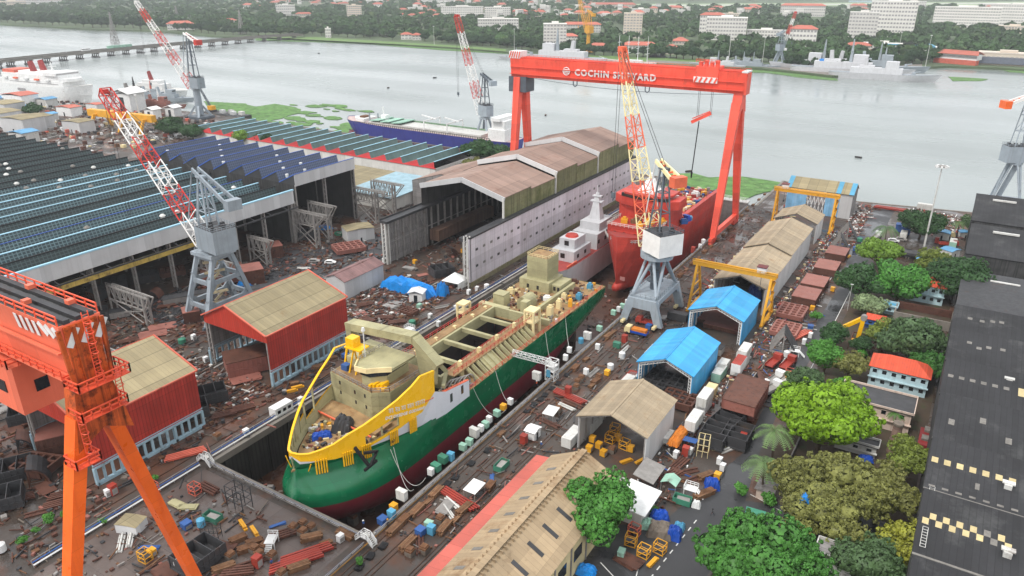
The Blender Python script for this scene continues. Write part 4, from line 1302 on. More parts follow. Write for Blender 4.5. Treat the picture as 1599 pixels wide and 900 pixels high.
# ------------------------------------------------------------------ covered building dock: long white wall, humped brown roofs
t = thing('covered_dock_hall', 'tall white walled shipbuilding hall with humped faded brown roofs beside the dock', 'hall', (-157, 196, 0))
w = MB().m(M['lilac']).box(-138.2, -137, 194.5, 338, 1.6, 17.4).m(M['moss']).box(-138.3, -136.6, 194.5, 338, 0, 1.6)
w.m(M['darksteel']).box(-139.6, -136.7, 194.5, 338, 17.4, 18.0)
w.build('right_wall', None, t, W=True)
for i, y in enumerate(np.arange(198, 336, 4.6)):
 for z in (6.2, 12.2):
  MB().box(-137.03, -136.96, y, y + 1.5, z, z + .9).build('louvre', M['skylight_grey'] if i % 3 else M['darksteel'], t, W=True)
MB().box(-141.4, -138.2, 194.5, 338, 16.0, 17.2).build('crane_beam', M['darksteel'], t, W=True)
w = MB().m(M['greysheet']).box(-176.8, -176.2, 197, 338, 0, 16)
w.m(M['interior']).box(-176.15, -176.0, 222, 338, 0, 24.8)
w.build('left_wall', None, t, W=True)
mb, m2 = MB(), MB()
for y in np.arange(197.4, 338, 4.4):
 mb.bar((-175.7, y, 0), (-175.7, y, 16), .5, .7)
 m2.bar((-141.6, y, 0), (-141.6, y, 16), .5, .7)
 if y < 218:
  mb.bar((-175.6, y, 0), (-175.6, y + 4.4, 8), .2).bar((-175.6, y + 4.4, 8), (-175.6, y, 16), .2)
mb.bar((-175.7, 197, 8), (-175.7, 337, 8), .3)
m2.bar((-141.6, 197, 8), (-141.6, 337, 8), .3)
mb.build('column_frame', M['steelgrey'], t, W=True)
m2.build('column_frame', M['steelgrey'], t, W=True)
mb = MB().box(-177.4, -174, 195.6, 338, 16.1, 17).box(-177.4, -177.2, 195.6, 338, 17, 17.6)
mb.build('runway', M['darksteel'], t, W=True)
mb = MB()
for x in (-177, -175.4):
 for dy in (0, 1.6):
  mb.bar((x, 196 + dy, 0), (x, 196 + dy, 16.2), .45)
for k in range(10):
 mb.bar((-177, 196, k * 1.6), (-175.4, 196, (k + 1) * 1.6), .15)
mb.build('end_column', M['offwhite'], t, W=True)
mb = MB()
for x in (-138.6, -137.2):
 for dy in (0, 1.4):
  mb.bar((x, 193.6 + dy, 0), (x, 193.6 + dy, 18.4), .4)
for k in range(11):
 mb.bar((-138.6, 193.6, k * 1.6), (-137.2, 193.6, (k + 1) * 1.6), .15)
mb.build('end_column', M['offwhite'], t, W=True, label='lattice column at the near end of the white wall')
SEC = [(219, 238.5, 25.6, 30.6), (238.5, 257.5, 24.6, 29.2), (258.3, 277, 26.8, 31.6), (277, 296.5, 25.4, 30.2), (297.3, 319, 27.2, 32), (319, 337, 25.6, 30.4)]
for i, (a, b, ev, rd) in enumerate(SEC):
 mb = MB()
 for (xa, za), (xb, zb) in (((-176.4, ev), (-157, rd)), ((-157, rd), (-138.6, ev))):
  mb.slab([(xa, a, za), (xb, a, zb), (xb, b, zb), (xa, b, za)], .3)
 mb.build('roof', M['brownroof'], t, W=True)
 mb = MB().box(-139, -138.8, a, b - .1, 18, ev - .2)
 mb.build('upper_wall', M['mossgreen'], t, W=True)
 MB().box(-176.4, -176.2, a, b - .1, 17, ev - .2).build('upper_wall', M['interior'], t, W=True)
 if i % 2 == 0:
  mb = MB()
  for (xa, za), (xb, zb) in (((-176.6, ev), (-157, rd)), ((-157, rd), (-138.3, ev))):
   mb.bar((xa, a - .2, za - .75), (xb, a - .2, zb - .75), .45, 1.9)
  mb.build('bargeboard', M['fascia'], t, W=True)
  MB().box(-139.1, -138.5, a - .5, a + .1, 17, ev).build('corner_post', M['offwhite'], t, W=True)
mb = MB().box(-176, -139, 336.5, 336.9, 0, 25)
mb.build('back_wall', M['interior'], t, W=True)
w = MB().m(mat('rust_brown_gallery', (120, 92, 76), .8, streak=.7, streakc=(70, 52, 44), lines=((1, 2.4, .3, .4),))).box(-175.4, -171, 222, 262, 2.2, 6.6)
w.build('side_gallery', None, t, W=True)

# ------------------------------------------------------------------ sawtooth halls
def saw(name, label, x_front, pitch, n, y0, y1, zt, zv, edge, glaze, slope, endm, fasc=None, fz=5.5, roofkinds=None, wallm=None, fdepth=True):
 t = thing(name, label, 'workshop hall', (x_front - pitch * n / 2, y0, 0))
 for k in range(n):
  x = x_front - pitch * k
  g_, e_, s_ = glaze, edge, slope
  if roofkinds:
   g_, e_ = roofkinds(k)
  top, val = (x, zt), (x + 1.3, zv)
  nxt = x - pitch + 1.3
  mb = MB()
  if k:
   mb.m(g_).slab([(x, y0, zt), (x + 1.3, y0, zv), (x + 1.3, y1, zv), (x, y1, zt)], .15)
  mb.m(s_).slab([(x, y0, zt), (nxt, y0, zv), (nxt, y1, zv), (x, y1, zt)], .15)
  mb.m(endm).prism([(x, zt - .1), (x + (1.3 if k else .1), zv - .1), (nxt, zv - .1)], 1, y0 - .05, y0 + .1)
  mb.prism([(x, zt - .1), (x + (1.3 if k else .1), zv - .1), (nxt, zv - .1)], 1, y1 - .1, y1 + .05)
  mb.build('roof_bay', None, t, W=True)
  if e_ is not None:
   mb = MB()
   ew = .3 if e_ is M['blueedge'] else .55
   mb.bar((x + .1, y0 - .1, zt + .05), (x + .1, y1 + .1, zt + .05), ew, ew * .5)
   if e_ is M['blueedge']:
    mb.bar((x + .2, y0 - .2, zt), (nxt, y0 - .2, zv + .05), .2, .3)
   mb.build('ridge_flashing', e_, t, W=True)
 return t
def w1kind(k):
 e = {0: 'skyedge', 1: 'black', 2: 'skyedge', 3: 'blueedge', 4: 'skyedge', 5: 'black', 6: 'skyedge', 7: 'skyedge', 8: 'skyedge', 9: 'skyedge'}.get(k, 'black')
 return (M['greyblue'] if k in (2, 3, 4, 6, 7, 8, 9, 10) else M['darkglaze']), (M[e] if e else None)
Y1A, Y1B = 20, 196
t = saw('sawtooth_hall', 'huge grey green sawtooth roofed hall with pale blue ridges filling the left', -222, 9.75, 23, Y1A, Y1B, 22, 18.2, None, M['darkglaze'], M['darkslope'], M['darksteel'], roofkinds=w1kind)
rg = random.Random(4)
for k in range(26):
 i = rg.randint(0, 16)
 x = -222 - 9.75 * i - rg.uniform(1, 3)
 y = rg.uniform(110, 190) if i < 8 else rg.uniform(140, 192)
 z = 22 - (-222 - 9.75 * i - x) * .42
 MB().tube((x, y, z), (x, y, z + 1.1), .7, .7).tube((x, y, z + 1.1), (x, y, z + 1.7), 1.1, .5).build('roof_ventilator', M['offwhite'] if k % 2 else M['skylight_grey'], t, W=True)
MB().box(-222.2, -221.6, Y1A, Y1B, 16.6, 21.7).build('fascia', M['fascia'], t, W=True)
MB().bar((-221.8, Y1A, 21.9), (-221.8, Y1B + .2, 21.9), .7, .4).build('fascia_edge', M['skyedge'], t, W=True)
for y in list(np.arange(60, 196, 13.5)) + [195.6]:
 mb = MB()
 for dx in (0, -1.6):
  mb.bar((-222.6 + dx, y, 0), (-222.6 + dx, y, 16.8), .5)
 for k in range(9):
  mb.bar((-222.6, y, k * 1.8), (-224.2, y, (k + 1) * 1.8), .15)
 mb.build('column', M['steelgrey'], t, W=True)
 for x in (-252, -282):
  MB().bar((x, y, 0), (x, y, 18), .7).build('column', M['steelgrey'], t, W=True)
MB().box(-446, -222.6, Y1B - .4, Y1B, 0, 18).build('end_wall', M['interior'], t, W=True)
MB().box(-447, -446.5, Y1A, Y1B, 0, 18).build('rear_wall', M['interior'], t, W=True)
MB().box(-221.5, -220.4, 96, 166, 13.2, 15.0).build('crane_girder', mat('dirty_yellow_girder', (196, 168, 84), .7, rust=.3, rustc=(96, 74, 50), streak=.5), t, W=True)
mb = MB()
for y in np.arange(70, 196, 8):
 mb.bar((-222, y, 16.4), (-218.5, y, 15.6), .3)
mb.bar((-219, 70, 15.6), (-219, 195, 15.6), .4, .5)
mb.build('runway_beam', M['darksteel'], t, W=True)

Y2A, Y2B = 199.4, 233.4
t = saw('sawtooth_hall', 'slate blue sawtooth roofed hall with royal blue ridges in the middle', -224, 10.0, 10, Y2A, Y2B, 27, 22.8, M['blueedge'], M['blueglaze'], M['darkslope'], M['darksteel'])
MB().box(-224.3, -223.7, Y2A, Y2B, 22.2, 26.8).build('fascia', M['fascia'], t, W=True)
MB().box(-323.5, -224.4, Y2A, Y2A + .3, 16, 22.8).build('side_wall', M['blackwall'], t, W=True)
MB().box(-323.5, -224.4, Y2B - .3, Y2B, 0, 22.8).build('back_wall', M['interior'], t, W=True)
MB().box(-324, -323.6, Y2A, Y2B, 0, 22.8).build('end_wall', M['greysheet'], t, W=True)
for y in (Y2A + .3, 216, Y2B - .3):
 mb = MB()
 for dx in (0, -1.4):
  mb.bar((-224.4 + dx, y, 0), (-224.4 + dx, y, 22.2), .5)
 for k in range(11):
  mb.bar((-224.4, y, k * 2), (-225.8, y, (k + 1) * 2), .15)
 mb.build('column', M['steelgrey'], t, W=True)
 for x in (-248, -275):
  MB().bar((x, y, 0), (x, y, 22), .6).build('column', M['steelgrey'], t, W=True)
for k in range(11):
 i, y = k % 9, 203 + (k * 7.3) % 28
 MB().tube((-232 - 10 * i, y, 24), (-232 - 10 * i, y, 25.4), .5, .7).build('roof_ventilator', M['white'], t, W=True)

Y3A, Y3B = 306, 343
t = saw('sawtooth_hall', 'low sawtooth hall with coral red gables and white walls near the water', -237, 11.2, 18, Y3A, Y3B, 9, 5.6, M['skyedge'], M['tealslope'], M['tealslope'], M['redend'])
MB().box(-439, -236, Y3A, Y3A + .3, 0, 5.5).build('side_wall', M['whitewall'], t, W=True)
MB().box(-439, -236, Y3B - .3, Y3B, 0, 5.5).build('side_wall', M['whitewall'], t, W=True)
MB().box(-236.2, -235.9, Y3A, Y3B, 0, 5.6).build('end_wall', M['whitewall'], t, W=True)
MB().box(-440, -439.1, Y3A, Y3B, 0, 5.6).build('end_wall', M['whitewall'], t, W=True)
MB().box(-439, -236, Y3A - .35, Y3A - .05, 5.3, 5.8).build('gutter', M['redend'], t, W=True)

# small roofs between the halls
t = thing('lean_to_shed', 'dark clad shed with a sloping brown roof between hall and covered dock', 'shed', (-207, 240, 0))
MB().prism([(-216, 0), (-190, 0), (-190, 15), (-199, 17), (-216, 12)], 1, 262, 262.4).build('front_wall', M['greysheet'], t, W=True)
MB().slab([(-216, 262, 12), (-199, 262, 17.2), (-199, 296, 17.2), (-216, 296, 12)], .3).slab([(-199, 262, 17.2), (-190, 262, 15), (-190, 296, 15), (-199, 296, 17.2)], .3).build('roof', M['brownroof'], t, W=True)
t = thing('side_shed', 'flat pale blue and tan roofed shed tucked behind the blue sawtooth hall', 'shed', (-240, 250, 0))
MB().box(-290, -218, 250, 285, 0, 6).build('wall', M['whitewall'], t, W=True)
MB().slab([(-290, 249, 6.2), (-246, 249, 6.2), (-246, 286, 7), (-290, 286, 7)], .3).build('roof', M['tanroof2'], t, W=True)
MB().slab([(-246, 249, 6.2), (-217, 249, 6.2), (-217, 286, 7), (-246, 286, 7)], .3).build('roof', mat('pale_blue_roof', (150, 180, 192), .7, rust=.15, rustc=(150, 140, 130)), t, W=True, label='pale blue roof half')

# runway trusses standing out of the halls
def truss(label, x0, x1, y, zt, depth, tip):
 t = thing('runway_truss', label, 'truss', (x1, y, 0))
 mb = MB()
 for dy in (-.9, .9):
  mb.bar((x0, y + dy, zt), (x1 + tip, y + dy, zt), .4, .45)
  mb.bar((x0, y + dy, zt - depth), (x1, y + dy, zt - depth), .35, .35)
  mb.bar((x1, y + dy, zt - depth), (x1 + tip, y + dy, zt), .35)
  n = max(3, int(abs(x1 - x0) / 2.6))
  for k in range(n):
   a, b = x0 + (x1 - x0) * k / n, x0 + (x1 - x0) * (k + 1) / n
   mb.bar((a, y + dy, zt - depth), ((a + b) / 2, y + dy, zt), .2).bar(((a + b) / 2, y + dy, zt), (b, y + dy, zt - depth), .2)
   mb.bar((b, y + dy, zt), (b, y + dy, zt - depth), .18)
  mb.bar((x0, y + dy, zt), (x0, y + dy, 0), .5).bar((x1, y + dy, zt), (x1, y + dy, 0), .6)
  mb.bar((x0, y + dy, 0), (x1, y + dy, zt - depth), .25).bar((x1, y + dy, 0), (x0, y + dy, zt - depth), .25)
 for k in range(8):
  mb.bar((x1, y - .9, k * zt / 8), (x1, y + .9, (k + 1) * zt / 8), .14)
 mb.build('lattice_beam', M['steelgrey'], t, W=True)
 MB().rail([(x0, y - 1.2, zt + .2), (x1 + tip, y - 1.2, zt + .2)], 1.0, .05, 2).build('railing', M['steelgrey'], t, W=True)
truss('grey lattice runway truss beside the corner of the green sawtooth hall', -224, -211.5, 196.6, 13.6, 5, 5.6)
truss('grey lattice runway truss high in the mouth of the green sawtooth hall', -224, -214, 206, 14.2, 6, 4)
truss('grey lattice runway truss under the far end of the blue hall fascia', -224, -211.5, 232, 14.4, 5.4, 6)
truss('upper grey lattice runway truss at the blue hall', -224, -212, 244, 14.8, 6, 5.5)
truss('grey lattice runway truss behind the grey lattice crane legs', -222, -207, 150, 9.5, 4.4, 3)
truss('grey lattice runway truss left of the grey lattice crane', -222, -204, 118, 9.5, 4.4, 3)
truss('long grey lattice truss reaching out beside the orange crane girder', -216, -180, 92, 9, 4, 3)
truss('short grey lattice truss between hall mouth and brown steel block', -222, -213, 173, 9.5, 4.4, 3)

# ------------------------------------------------------------------ dark roofed halls, right
t = thing('dark_roofed_hall', 'row of tarred black sawtooth roofs with cream skylight squares down the right edge', 'hall', (20, 110, 0))
BA = [(82, 114.5), (114.5, 120), (120, 134), (134, 153), (153, 174), (174, 193), (193, 211.5), (211.5, 229)]
edges = [60, 96, 115, 134.6, 153.4, 173.8, 192.5, 211.4, 229]
for i, (a, b) in enumerate(zip(edges[:-1], edges[1:])):
 # each bay: long slope facing the camera side, short back slope
 mb = MB()
 m1 = b - 3.4
 mb.slab([(5.4, a, 12.9), (62, a, 12.9), (62, m1, 15.4), (5.4, m1, 15.4)], .2)
 mb.slab([(5.4, m1, 15.4), (62, m1, 15.4), (62, b, 13.0), (5.4, b, 13.0)], .2)
 mb.build('roof_bay', M['blackroof'], t, W=True)
 mb = MB().bar((5.4, b - .1, 13.2), (62, b - .1, 13.2), .5, .2)
 if i in (5, 7):
  mb.build('white_gutter', M['offwhite'], t, W=True)
 else:
  mb.build('gutter', M['skylight_grey'], t, W=True)
 def zz(y):
  return 12.9 + (y - a) / (m1 - a) * 2.5
 def sky(x, y, s=1.25, m_='skylight', sy=None):
  sy = sy or s
  MB().slab([(x, y, zz(y) + .05), (x + s, y, zz(y) + .05), (x + s, y + sy, zz(y + sy) + .05), (x, y + sy, zz(y + sy) + .05)], .03).build('skylight', M[m_], t, W=True)
 rgk = random.Random(i)
 if i == 1:
  pass
 elif i == 2:
  for k in range(13):
   sky(6 + k * 1.0, 122.6 + (k % 2) * 1.45, .98, 'skylight' if k not in (9, 10) else 'skylight_grey', 1.4)
  for k in range(8):
   sky(6 + k * 2.1, 132.0, 1.0, 'skylight_grey', .5)
 elif i == 3:
  for k in range(7):
   sky(5.9 + k * 2.1, 142.6, 1.1, 'skylight', 1.5)
  sky(13.4, 138.4, .7, 'skylight_grey', 1.7)
 elif i == 4:
  for k, (x, y) in enumerate(((7.8, 159.5), (13.3, 162.5), (18, 158))):
   sky(x, y, 1.1, 'skylight_grey', 1.9)
 elif i == 5:
  for k in range(6):
   sky(6.4 + k * 2.2, 181.2, 1.1, 'skylight_grey')
  sky(20.2, 180, 3.4, 'skylight', 3)
 else:
  for k in range(4):
   sky(9 + k * 2.5 + rgk.uniform(-.5, .5), a + 8 + rgk.uniform(-1, 2), 1.1, 'skylight_grey')
 if i in (2, 3, 5):
  q = (0, 0, 121.6, 141.6, 0, 186)[i]
  mb = MB().cbox(18.4, q, 13.6, 1.2, 1.7, 1.2).cbox(18.4, q, 14.8, 2, 1, .25)
  mb.build('roof_vent_box', M['offwhite'], t, W=True)
MB().box(5.5, 5.9, 60, 229, 0, 12.8).build('side_wall', M['blackwall'], t, W=True)
MB().box(5.5, 62, 228.6, 229, 0, 12.8).build('end_wall', M['blackwall'], t, W=True)
mb = MB()
for x in (6.3, 7.1):
 mb.bar((x, 117, 13.45), (x, 133, 15.0), .08)
for k in np.arange(117, 133, .7):
 mb.bar((6.3, k, 13.5 + (k - 117) * .097), (7.1, k, 13.5 + (k - 117) * .097), .07)
mb.build('roof_ladder', M['offwhite'], t, W=True)
for i, (y0, y1, z0, z1, lb) in enumerate(((326, 352, 12.5, 15.5, 'far tarred black sloping roof hall below the right edge crane'), (286, 309, 11.5, 14.5, 'tarred black sloping roof hall between far hall and big roofs'), (238, 270, 8, 9.5, 'dark streaked low hall behind the black roofs'))):
 t = thing('dark_hall', lb, 'hall', (20, y0, 0))
 MB().slab([(6, y0, z0), (60, y0, z0), (60, y1, z1 + 1.5), (6, y1, z1 + 1.5)], .3).build('roof', M['blackroof'] if i < 2 else M['darksteel'], t, W=True)
 MB().box(6.2, 60, y0 + .2, y0 + .6, 0, z0 - .3).build('front_wall', M['blackwall'], t, W=True)
 MB().box(6.2, 6.5, y0 + .6, y1, 0, z0 - .1).build('side_wall', M['blackwall'], t, W=True)
 for k in range(9):
  MB().box(7.5 + k * 3.4, 9.4 + k * 3.4, y0 + .12, y0 + .24, 1, 5).build('opening', M['pit'], t, W=True)
 MB().box(12 + i, 20 + i, y1 - 6, y1 - 5, z1 + .6, z1 + 1.2).build('white_patch', M['offwhite'], t, W=True)
# ------------------------------------------------------------------ goliath gantry cranes
def hazard(mb, x, y0, y1, z0, z1, sx=1, n=5):
 for k in range(n):
  mb.slab([(x, y0 + (y1 - y0) * k / n, z0), (x, y0 + (y1 - y0) * (k + .5) / n, z0), (x, y0 + (y1 - y0) * (k + .9) / n, z1), (x, y0 + (y1 - y0) * (k + .4) / n, z1)], .05)
def goliath(label, yc, half, xl, main, rust, leg, tw=6.4, cab=True, near=False, lw=1.0):
 t = thing('gantry_crane', label, 'crane', (-80, yc, 0))
 xr = -79.2 if near else -77.5
 zt, zb = 65.0, 57.0
 prof = [(yc - tw / 2, zt), (yc + tw / 2, zt), (yc + tw / 2 - .9, zb), (yc - tw / 2 + .9, zb)]
 gd = MB().prism(prof, 0, xl, xr).build('girder', main, t, W=True)
 mb = MB()
 for y in (yc - tw / 2 + 1, yc, yc + tw / 2 - 1):
  mb.box(xl, xr, y - .35, y + .35, zt + .01, zt + .5)
 mb.build('trolley_rails', M['darksteel'] if near else M['gantry'], t, W=True)
 if near:
  MB().box(xl + .1, xr - .2, yc - tw / 2 + .1, yc + tw / 2 - .1, zt + .004, zt + .02).build('girder_top', mat('black_streaked_deck', (98, 98, 96), .6, var=.5, scale=.3, rust=.5, rustc=(22, 22, 22), rscale=.4), t, W=True)
  for i in range(8):
   MB().cbox(xr - 4 - i * 4.2, yc + (-1.2 if i % 2 else 1.4), zt + .5, .8, .8, .5).build('top_bracket', M['coral'], t, W=True)
 rl = M['coral_rail'] if near else main
 for y in (yc - tw / 2 + .1, yc + tw / 2 - .1):
  MB().rail([(xl, y, zt), (xr - .3, y, zt)], 1.1, .07 if near else .05, 2.1).build('top_railing', rl, t, W=True)
 MB().box(xl, xr - 1, yc - tw / 2 - .5, yc - tw / 2 + .65, zb + 1.3, zb + 1.5).box(xl, xr - 1, yc - tw / 2 - .25, yc - tw / 2 + .2, zb + 4.4, zb + 4.6).build('side_walkway', main, t, W=True)
 if near:
  MB().rail([(xl, yc - tw / 2 - .5, zb + 1.5), (xr - 1, yc - tw / 2 - .5, zb + 1.5)], 1.1, .07, 1.6).build('side_railing', rl, t, W=True)
 # end post and hinge
 MB().box(xr - .6, xr + .25, yc - tw / 2 + .4, yc + tw / 2 - .6, zb - .2, zt - .2).build('end_plate', rust, t, W=True)
 mb = MB()
 if near:
  for k in range(4):
   mb.bar((xr + .3, yc - 2.2 + k * 1.4, zb), (xr + .3, yc - 2.6 + k * 1.6, zt - .3), .45, .35)
  mb.build('end_ribs', rust, t, W=True)
 # legs: splayed along the rails
 A = Vector((-80, yc - .5, 54.5))
 MB().prism([(yc - 2.4, 57), (yc + 1.9, 57), (yc + (4.4 if lw == 1 else 3.2), 49.6), (yc - .1, 51.4), (yc - (4.0 if lw == 1 else 3.6), 49.6)], 0, -80.2 - 1.8 * lw, -80.2 + 1.8 * lw).build('leg_head', rust, t, W=True)
 for s, yf in ((-1, yc - half - (3.4 if near else 0)), (1, yc + half - (1 if near else 0))):
  p0 = Vector((-80.2, yc - .8 + s * (1.9 if not near else 1.5), 53.5))
  MB().bar(p0, (-80.2, yf, 2.6), 2.7 * lw, 3.6 * lw, 1.8 * lw, 2.2 * lw, up=(1, 0, 0)).build('leg', leg, t, W=True)
  mb = MB()
  mb.bar((-80.2, yf - 3.4, 2.2), (-80.2, yf + 3.4, 2.2), 1.3, 1.3)
  for k in (-2.7, -.9, .9, 2.7):
   mb.tube((-80.8, yf + k, .7), (-79.6, yf + k, .7), .65, n=10)
  mb.build('bogie', main, t, W=True)
 MB().bar((-80.2, yc - half, 3.6), (-80.2, yc + half, 3.6), 1.6, 2.0).build('sill_beam', main, t, W=True)
 # far fixed leg, two plates
 for s in (-1, 1):
  MB().bar((xl + 4, yc + s * 2.4, zb), (xl + 4, yc + s * 9, 1), 3.6, 3.2, 2.4, 2.2, up=(1, 0, 0)).build('leg', leg, t, W=True)
 MB().box(xl - .4, xl + 8.5, yc - tw / 2 - .6, yc + tw / 2 + .6, 50.6, 57.2).build('leg_yoke', M['crane_dark'] if not near else main, t, W=True)
 return t, xr, zt, zb, tw
fg, xr, zt, zb, tw = goliath('faded red goliath gantry crane spanning the far end of the dry dock', 298, 15.5, -183, M['gantry'], M['gantry'], M['gantry'])
text_obj('name_lettering', 'COCHIN SHIPYARD', 4.0, (-150.6, 298 - tw / 2 - .12 + .34, 59.6), (1, 0, 0), (0, -.11, 1), M['white'], fg, .12, .13, 1.2)
o = bpy.data.objects['name_lettering.001'] if 'name_lettering.001' in bpy.data.objects else None
for o in [c for c in fg.children if c.name.startswith('name_lettering')]:
 bb = [v.co.x for v in o.data.vertices]
 k = 36.8 / (max(bb) - min(bb))
 for v in o.data.vertices:
  v.co.x *= k
  v.co.y *= .92
mb = MB()
c = Vector((-154.6, 298 - tw / 2 + .05, 61))
mb.path([c + Vector((1.6 * math.cos(a), -.05, 1.6 * math.sin(a))) for a in np.linspace(0, 2 * math.pi, 17)], .16, 4)
for z in (-.7, 0, .7):
 mb.bar(c + Vector((-1.3, 0, z)), c + Vector((1.3, 0, z)), .2, .3)
mb.bar(c + Vector((-2, 0, 0)), c + Vector((2, 0, 0)), .12, .14)
mb.build('emblem', M['white'], fg, W=True)
for xx, rg_ in ((-183.2, 1), (-79.2, 1)):
 mb = MB()
 mb.m(M['white']).box(xx - .3, xx + 5.2 if xx < -100 else xx + 1.9, 298 - 3.3, 298 + 3.3, 65.02, 68 if xx < -100 else 65.6)
 mb.m(M['gantry'])
 if xx < -100:
  for k in range(5):
   mb.bar((xx - .2 + k * 1.2, 294.62, 65.2), (xx + .9 + k * 1.1, 294.62, 68), .12, .5)
 mb.build('hazard_panel', None, fg, W=True)
mb = MB().m(M['white'])
mb.box(-98, -88.5, 294.2, 295, 60.5, 62.6)
mb.m(M['gantry']).box(-97.6, -88.4, 294.6, 301.5, 62.6, 66.6)
for k in range(5):
 mb.bar((-97.6 + k * 2, 294.1, 60.6), (-96.6 + k * 2, 294.1, 62.5), .15, .7)
for k in range(4):
 mb.cbox(-96 + k * 2.2, 296, 66.6, 1.2, 2, 1.6 + .6 * (k % 2))
mb.build('trolley', None, fg, W=True)
MB().rail([(-97.6, 294.6, 68), (-88.4, 294.6, 68)], 1.2, .08, 1.5).build('trolley_railing', M['gantry'], fg, W=True)
mb = MB()
for x in (-96.2, -95.6, -91, -90.4):
 mb.bar((x, 297, 60), (x + .1, 297, 47), .12)
mb.build('hoist_ropes', M['darksteel'], fg, W=True)
MB().bar((-98, 297, 44.4), (-90.5, 297, 48.6), 1.2, 1.3).bar((-97.6, 296.3, 46), (-90.8, 296.3, 49.4), .2, .4).build('lifting_beam', M['gantry'], fg, W=True)
MB().tube((-95, 297, 45), (-96, 297, 24), .22).tube((-96, 297, 24), (-96, 297, 21.5), .5, .2).build('hook_rope', M['black'], fg, W=True)
MB().path([Vector((-170 + 88 * k / 16, 294.5, 57 - 3.2 * 4 * (k / 16) * (1 - k / 16) * .6)) for k in range(17)], .1, 4).build('festoon_cable', M['crane_dark'], fg, W=True)
for x in (-150, -117):
 MB().path([Vector((x - .9, 294.5, 57.2)), Vector((x - .9, 294.5, 55.6)), Vector((x, 294.5, 54.9)), Vector((x + .9, 294.5, 55.6)), Vector((x + .9, 294.5, 57.2))], .22, 6).build('cable_bracket', M['crane_dark'], fg, W=True)

ng, xr, zt, zb, tw = goliath('bright orange goliath gantry crane, its leg filling the lower left corner', 38.0, 12.2, -183, M['coral'], M['orange_rust'], M['orange'], 4.7, near=True, lw=.6)
mb = MB()
for k in range(4):
 mb.slab([(xr - 9.2 + k * 1.3, 35.6, 64.6), (xr - 8.6 + k * 1.3, 35.6, 64.6), (xr - 8.4 + k * 1.3, 35.78, 62.8), (xr - 9.0 + k * 1.3, 35.78, 62.8)], .06)
for k in range(3):
 mb.bar((xr - 4 + k * 1.4, 35.58, 64.7), (xr - 2.6 + k * 1.2, 35.7, 63.4), .1, .5)
for k in range(3):
 mb.bar((xr + .3, 40.6 - k * 1.6, 64.4), (xr + .3, 39.4 - k * 1.6, 62.4), .1, .7)
mb.build('hazard_stripes', M['white'], ng, W=True)
mb = MB().m(M['coral'])
mb.box(-118, -91.5, 35.0, 41.6, 50.2, 56.7)
mb.m(M['glass']).box(-96.5, -94.2, 34.9, 35.1, 52.6, 54.2).box(-91.6, -91.4, 37, 38.6, 52.6, 54.2).box(-103, -100.5, 34.9, 35.1, 52.6, 54.2)
mb.build('machinery_trolley', None, ng, W=True)
MB().rail([(-118, 34.4, 57), (-91, 34.4, 57), (-91, 42, 57)], 1.2, .07, 1.2).build('trolley_railing', M['coral_rail'], ng, W=True)
def landing(z, x0, x1, y0, y1):
 mb = MB().box(x0, x1, y0, y1, z - .12, z)
 mb.rail([(x0, y0, z), (x1, y0, z), (x1, y1, z), (x0, y1, z), (x0, y0, z)], 1.15, .07, 1.0)
 mb.build('landing', M['coral_rail'], ng, W=True)
landing(57.4, -80.6, -77.6, 35.4, 41.4)
landing(53.6, -80.6, -78.0, 35.2, 40.6)
landing(48.2, -80.6, -78.2, 33.4, 36.2)
def ladder(x, y, z0, z1, y1=None):
 y1 = y if y1 is None else y1
 mb = MB()
 n = int((z1 - z0) / .4)
 for s in (-.35, .35):
  mb.bar((x, y + s, z0), (x, y1 + s, z1), .09)
 for k in range(n):
  f = k / n
  mb.bar((x, y + (y1 - y) * f - .35, z0 + (z1 - z0) * f), (x, y + (y1 - y) * f + .35, z0 + (z1 - z0) * f), .06)
 for k in range(0, n, 3):
  f = k / n
  c = Vector((x + .05, y + (y1 - y) * f, z0 + (z1 - z0) * f))
  mb.path([c + Vector((.7 * math.sin(a), -.38 * math.cos(a), 0)) for a in np.linspace(0, math.pi, 6)], .045, 4)
 mb.build('caged_ladder', M['coral_rail'], ng, W=True)
ladder(-78.6, 38.4, 57.4, 66)
ladder(-78.4, 40.2, 53.6, 58.6)
ladder(-78.9, 35.4, 48.2, 54.6)
mb = MB()
mb.path([Vector((-90 + 1.2 * math.sin(a), 44, 45 + 1.6 * math.cos(a))) for a in np.linspace(.6, 5.4, 9)], .38, 6).tube((-90, 44, 46.5), (-90, 44, 50), .9, .7)
mb.build('hook_block', M['white'], ng, W=True)

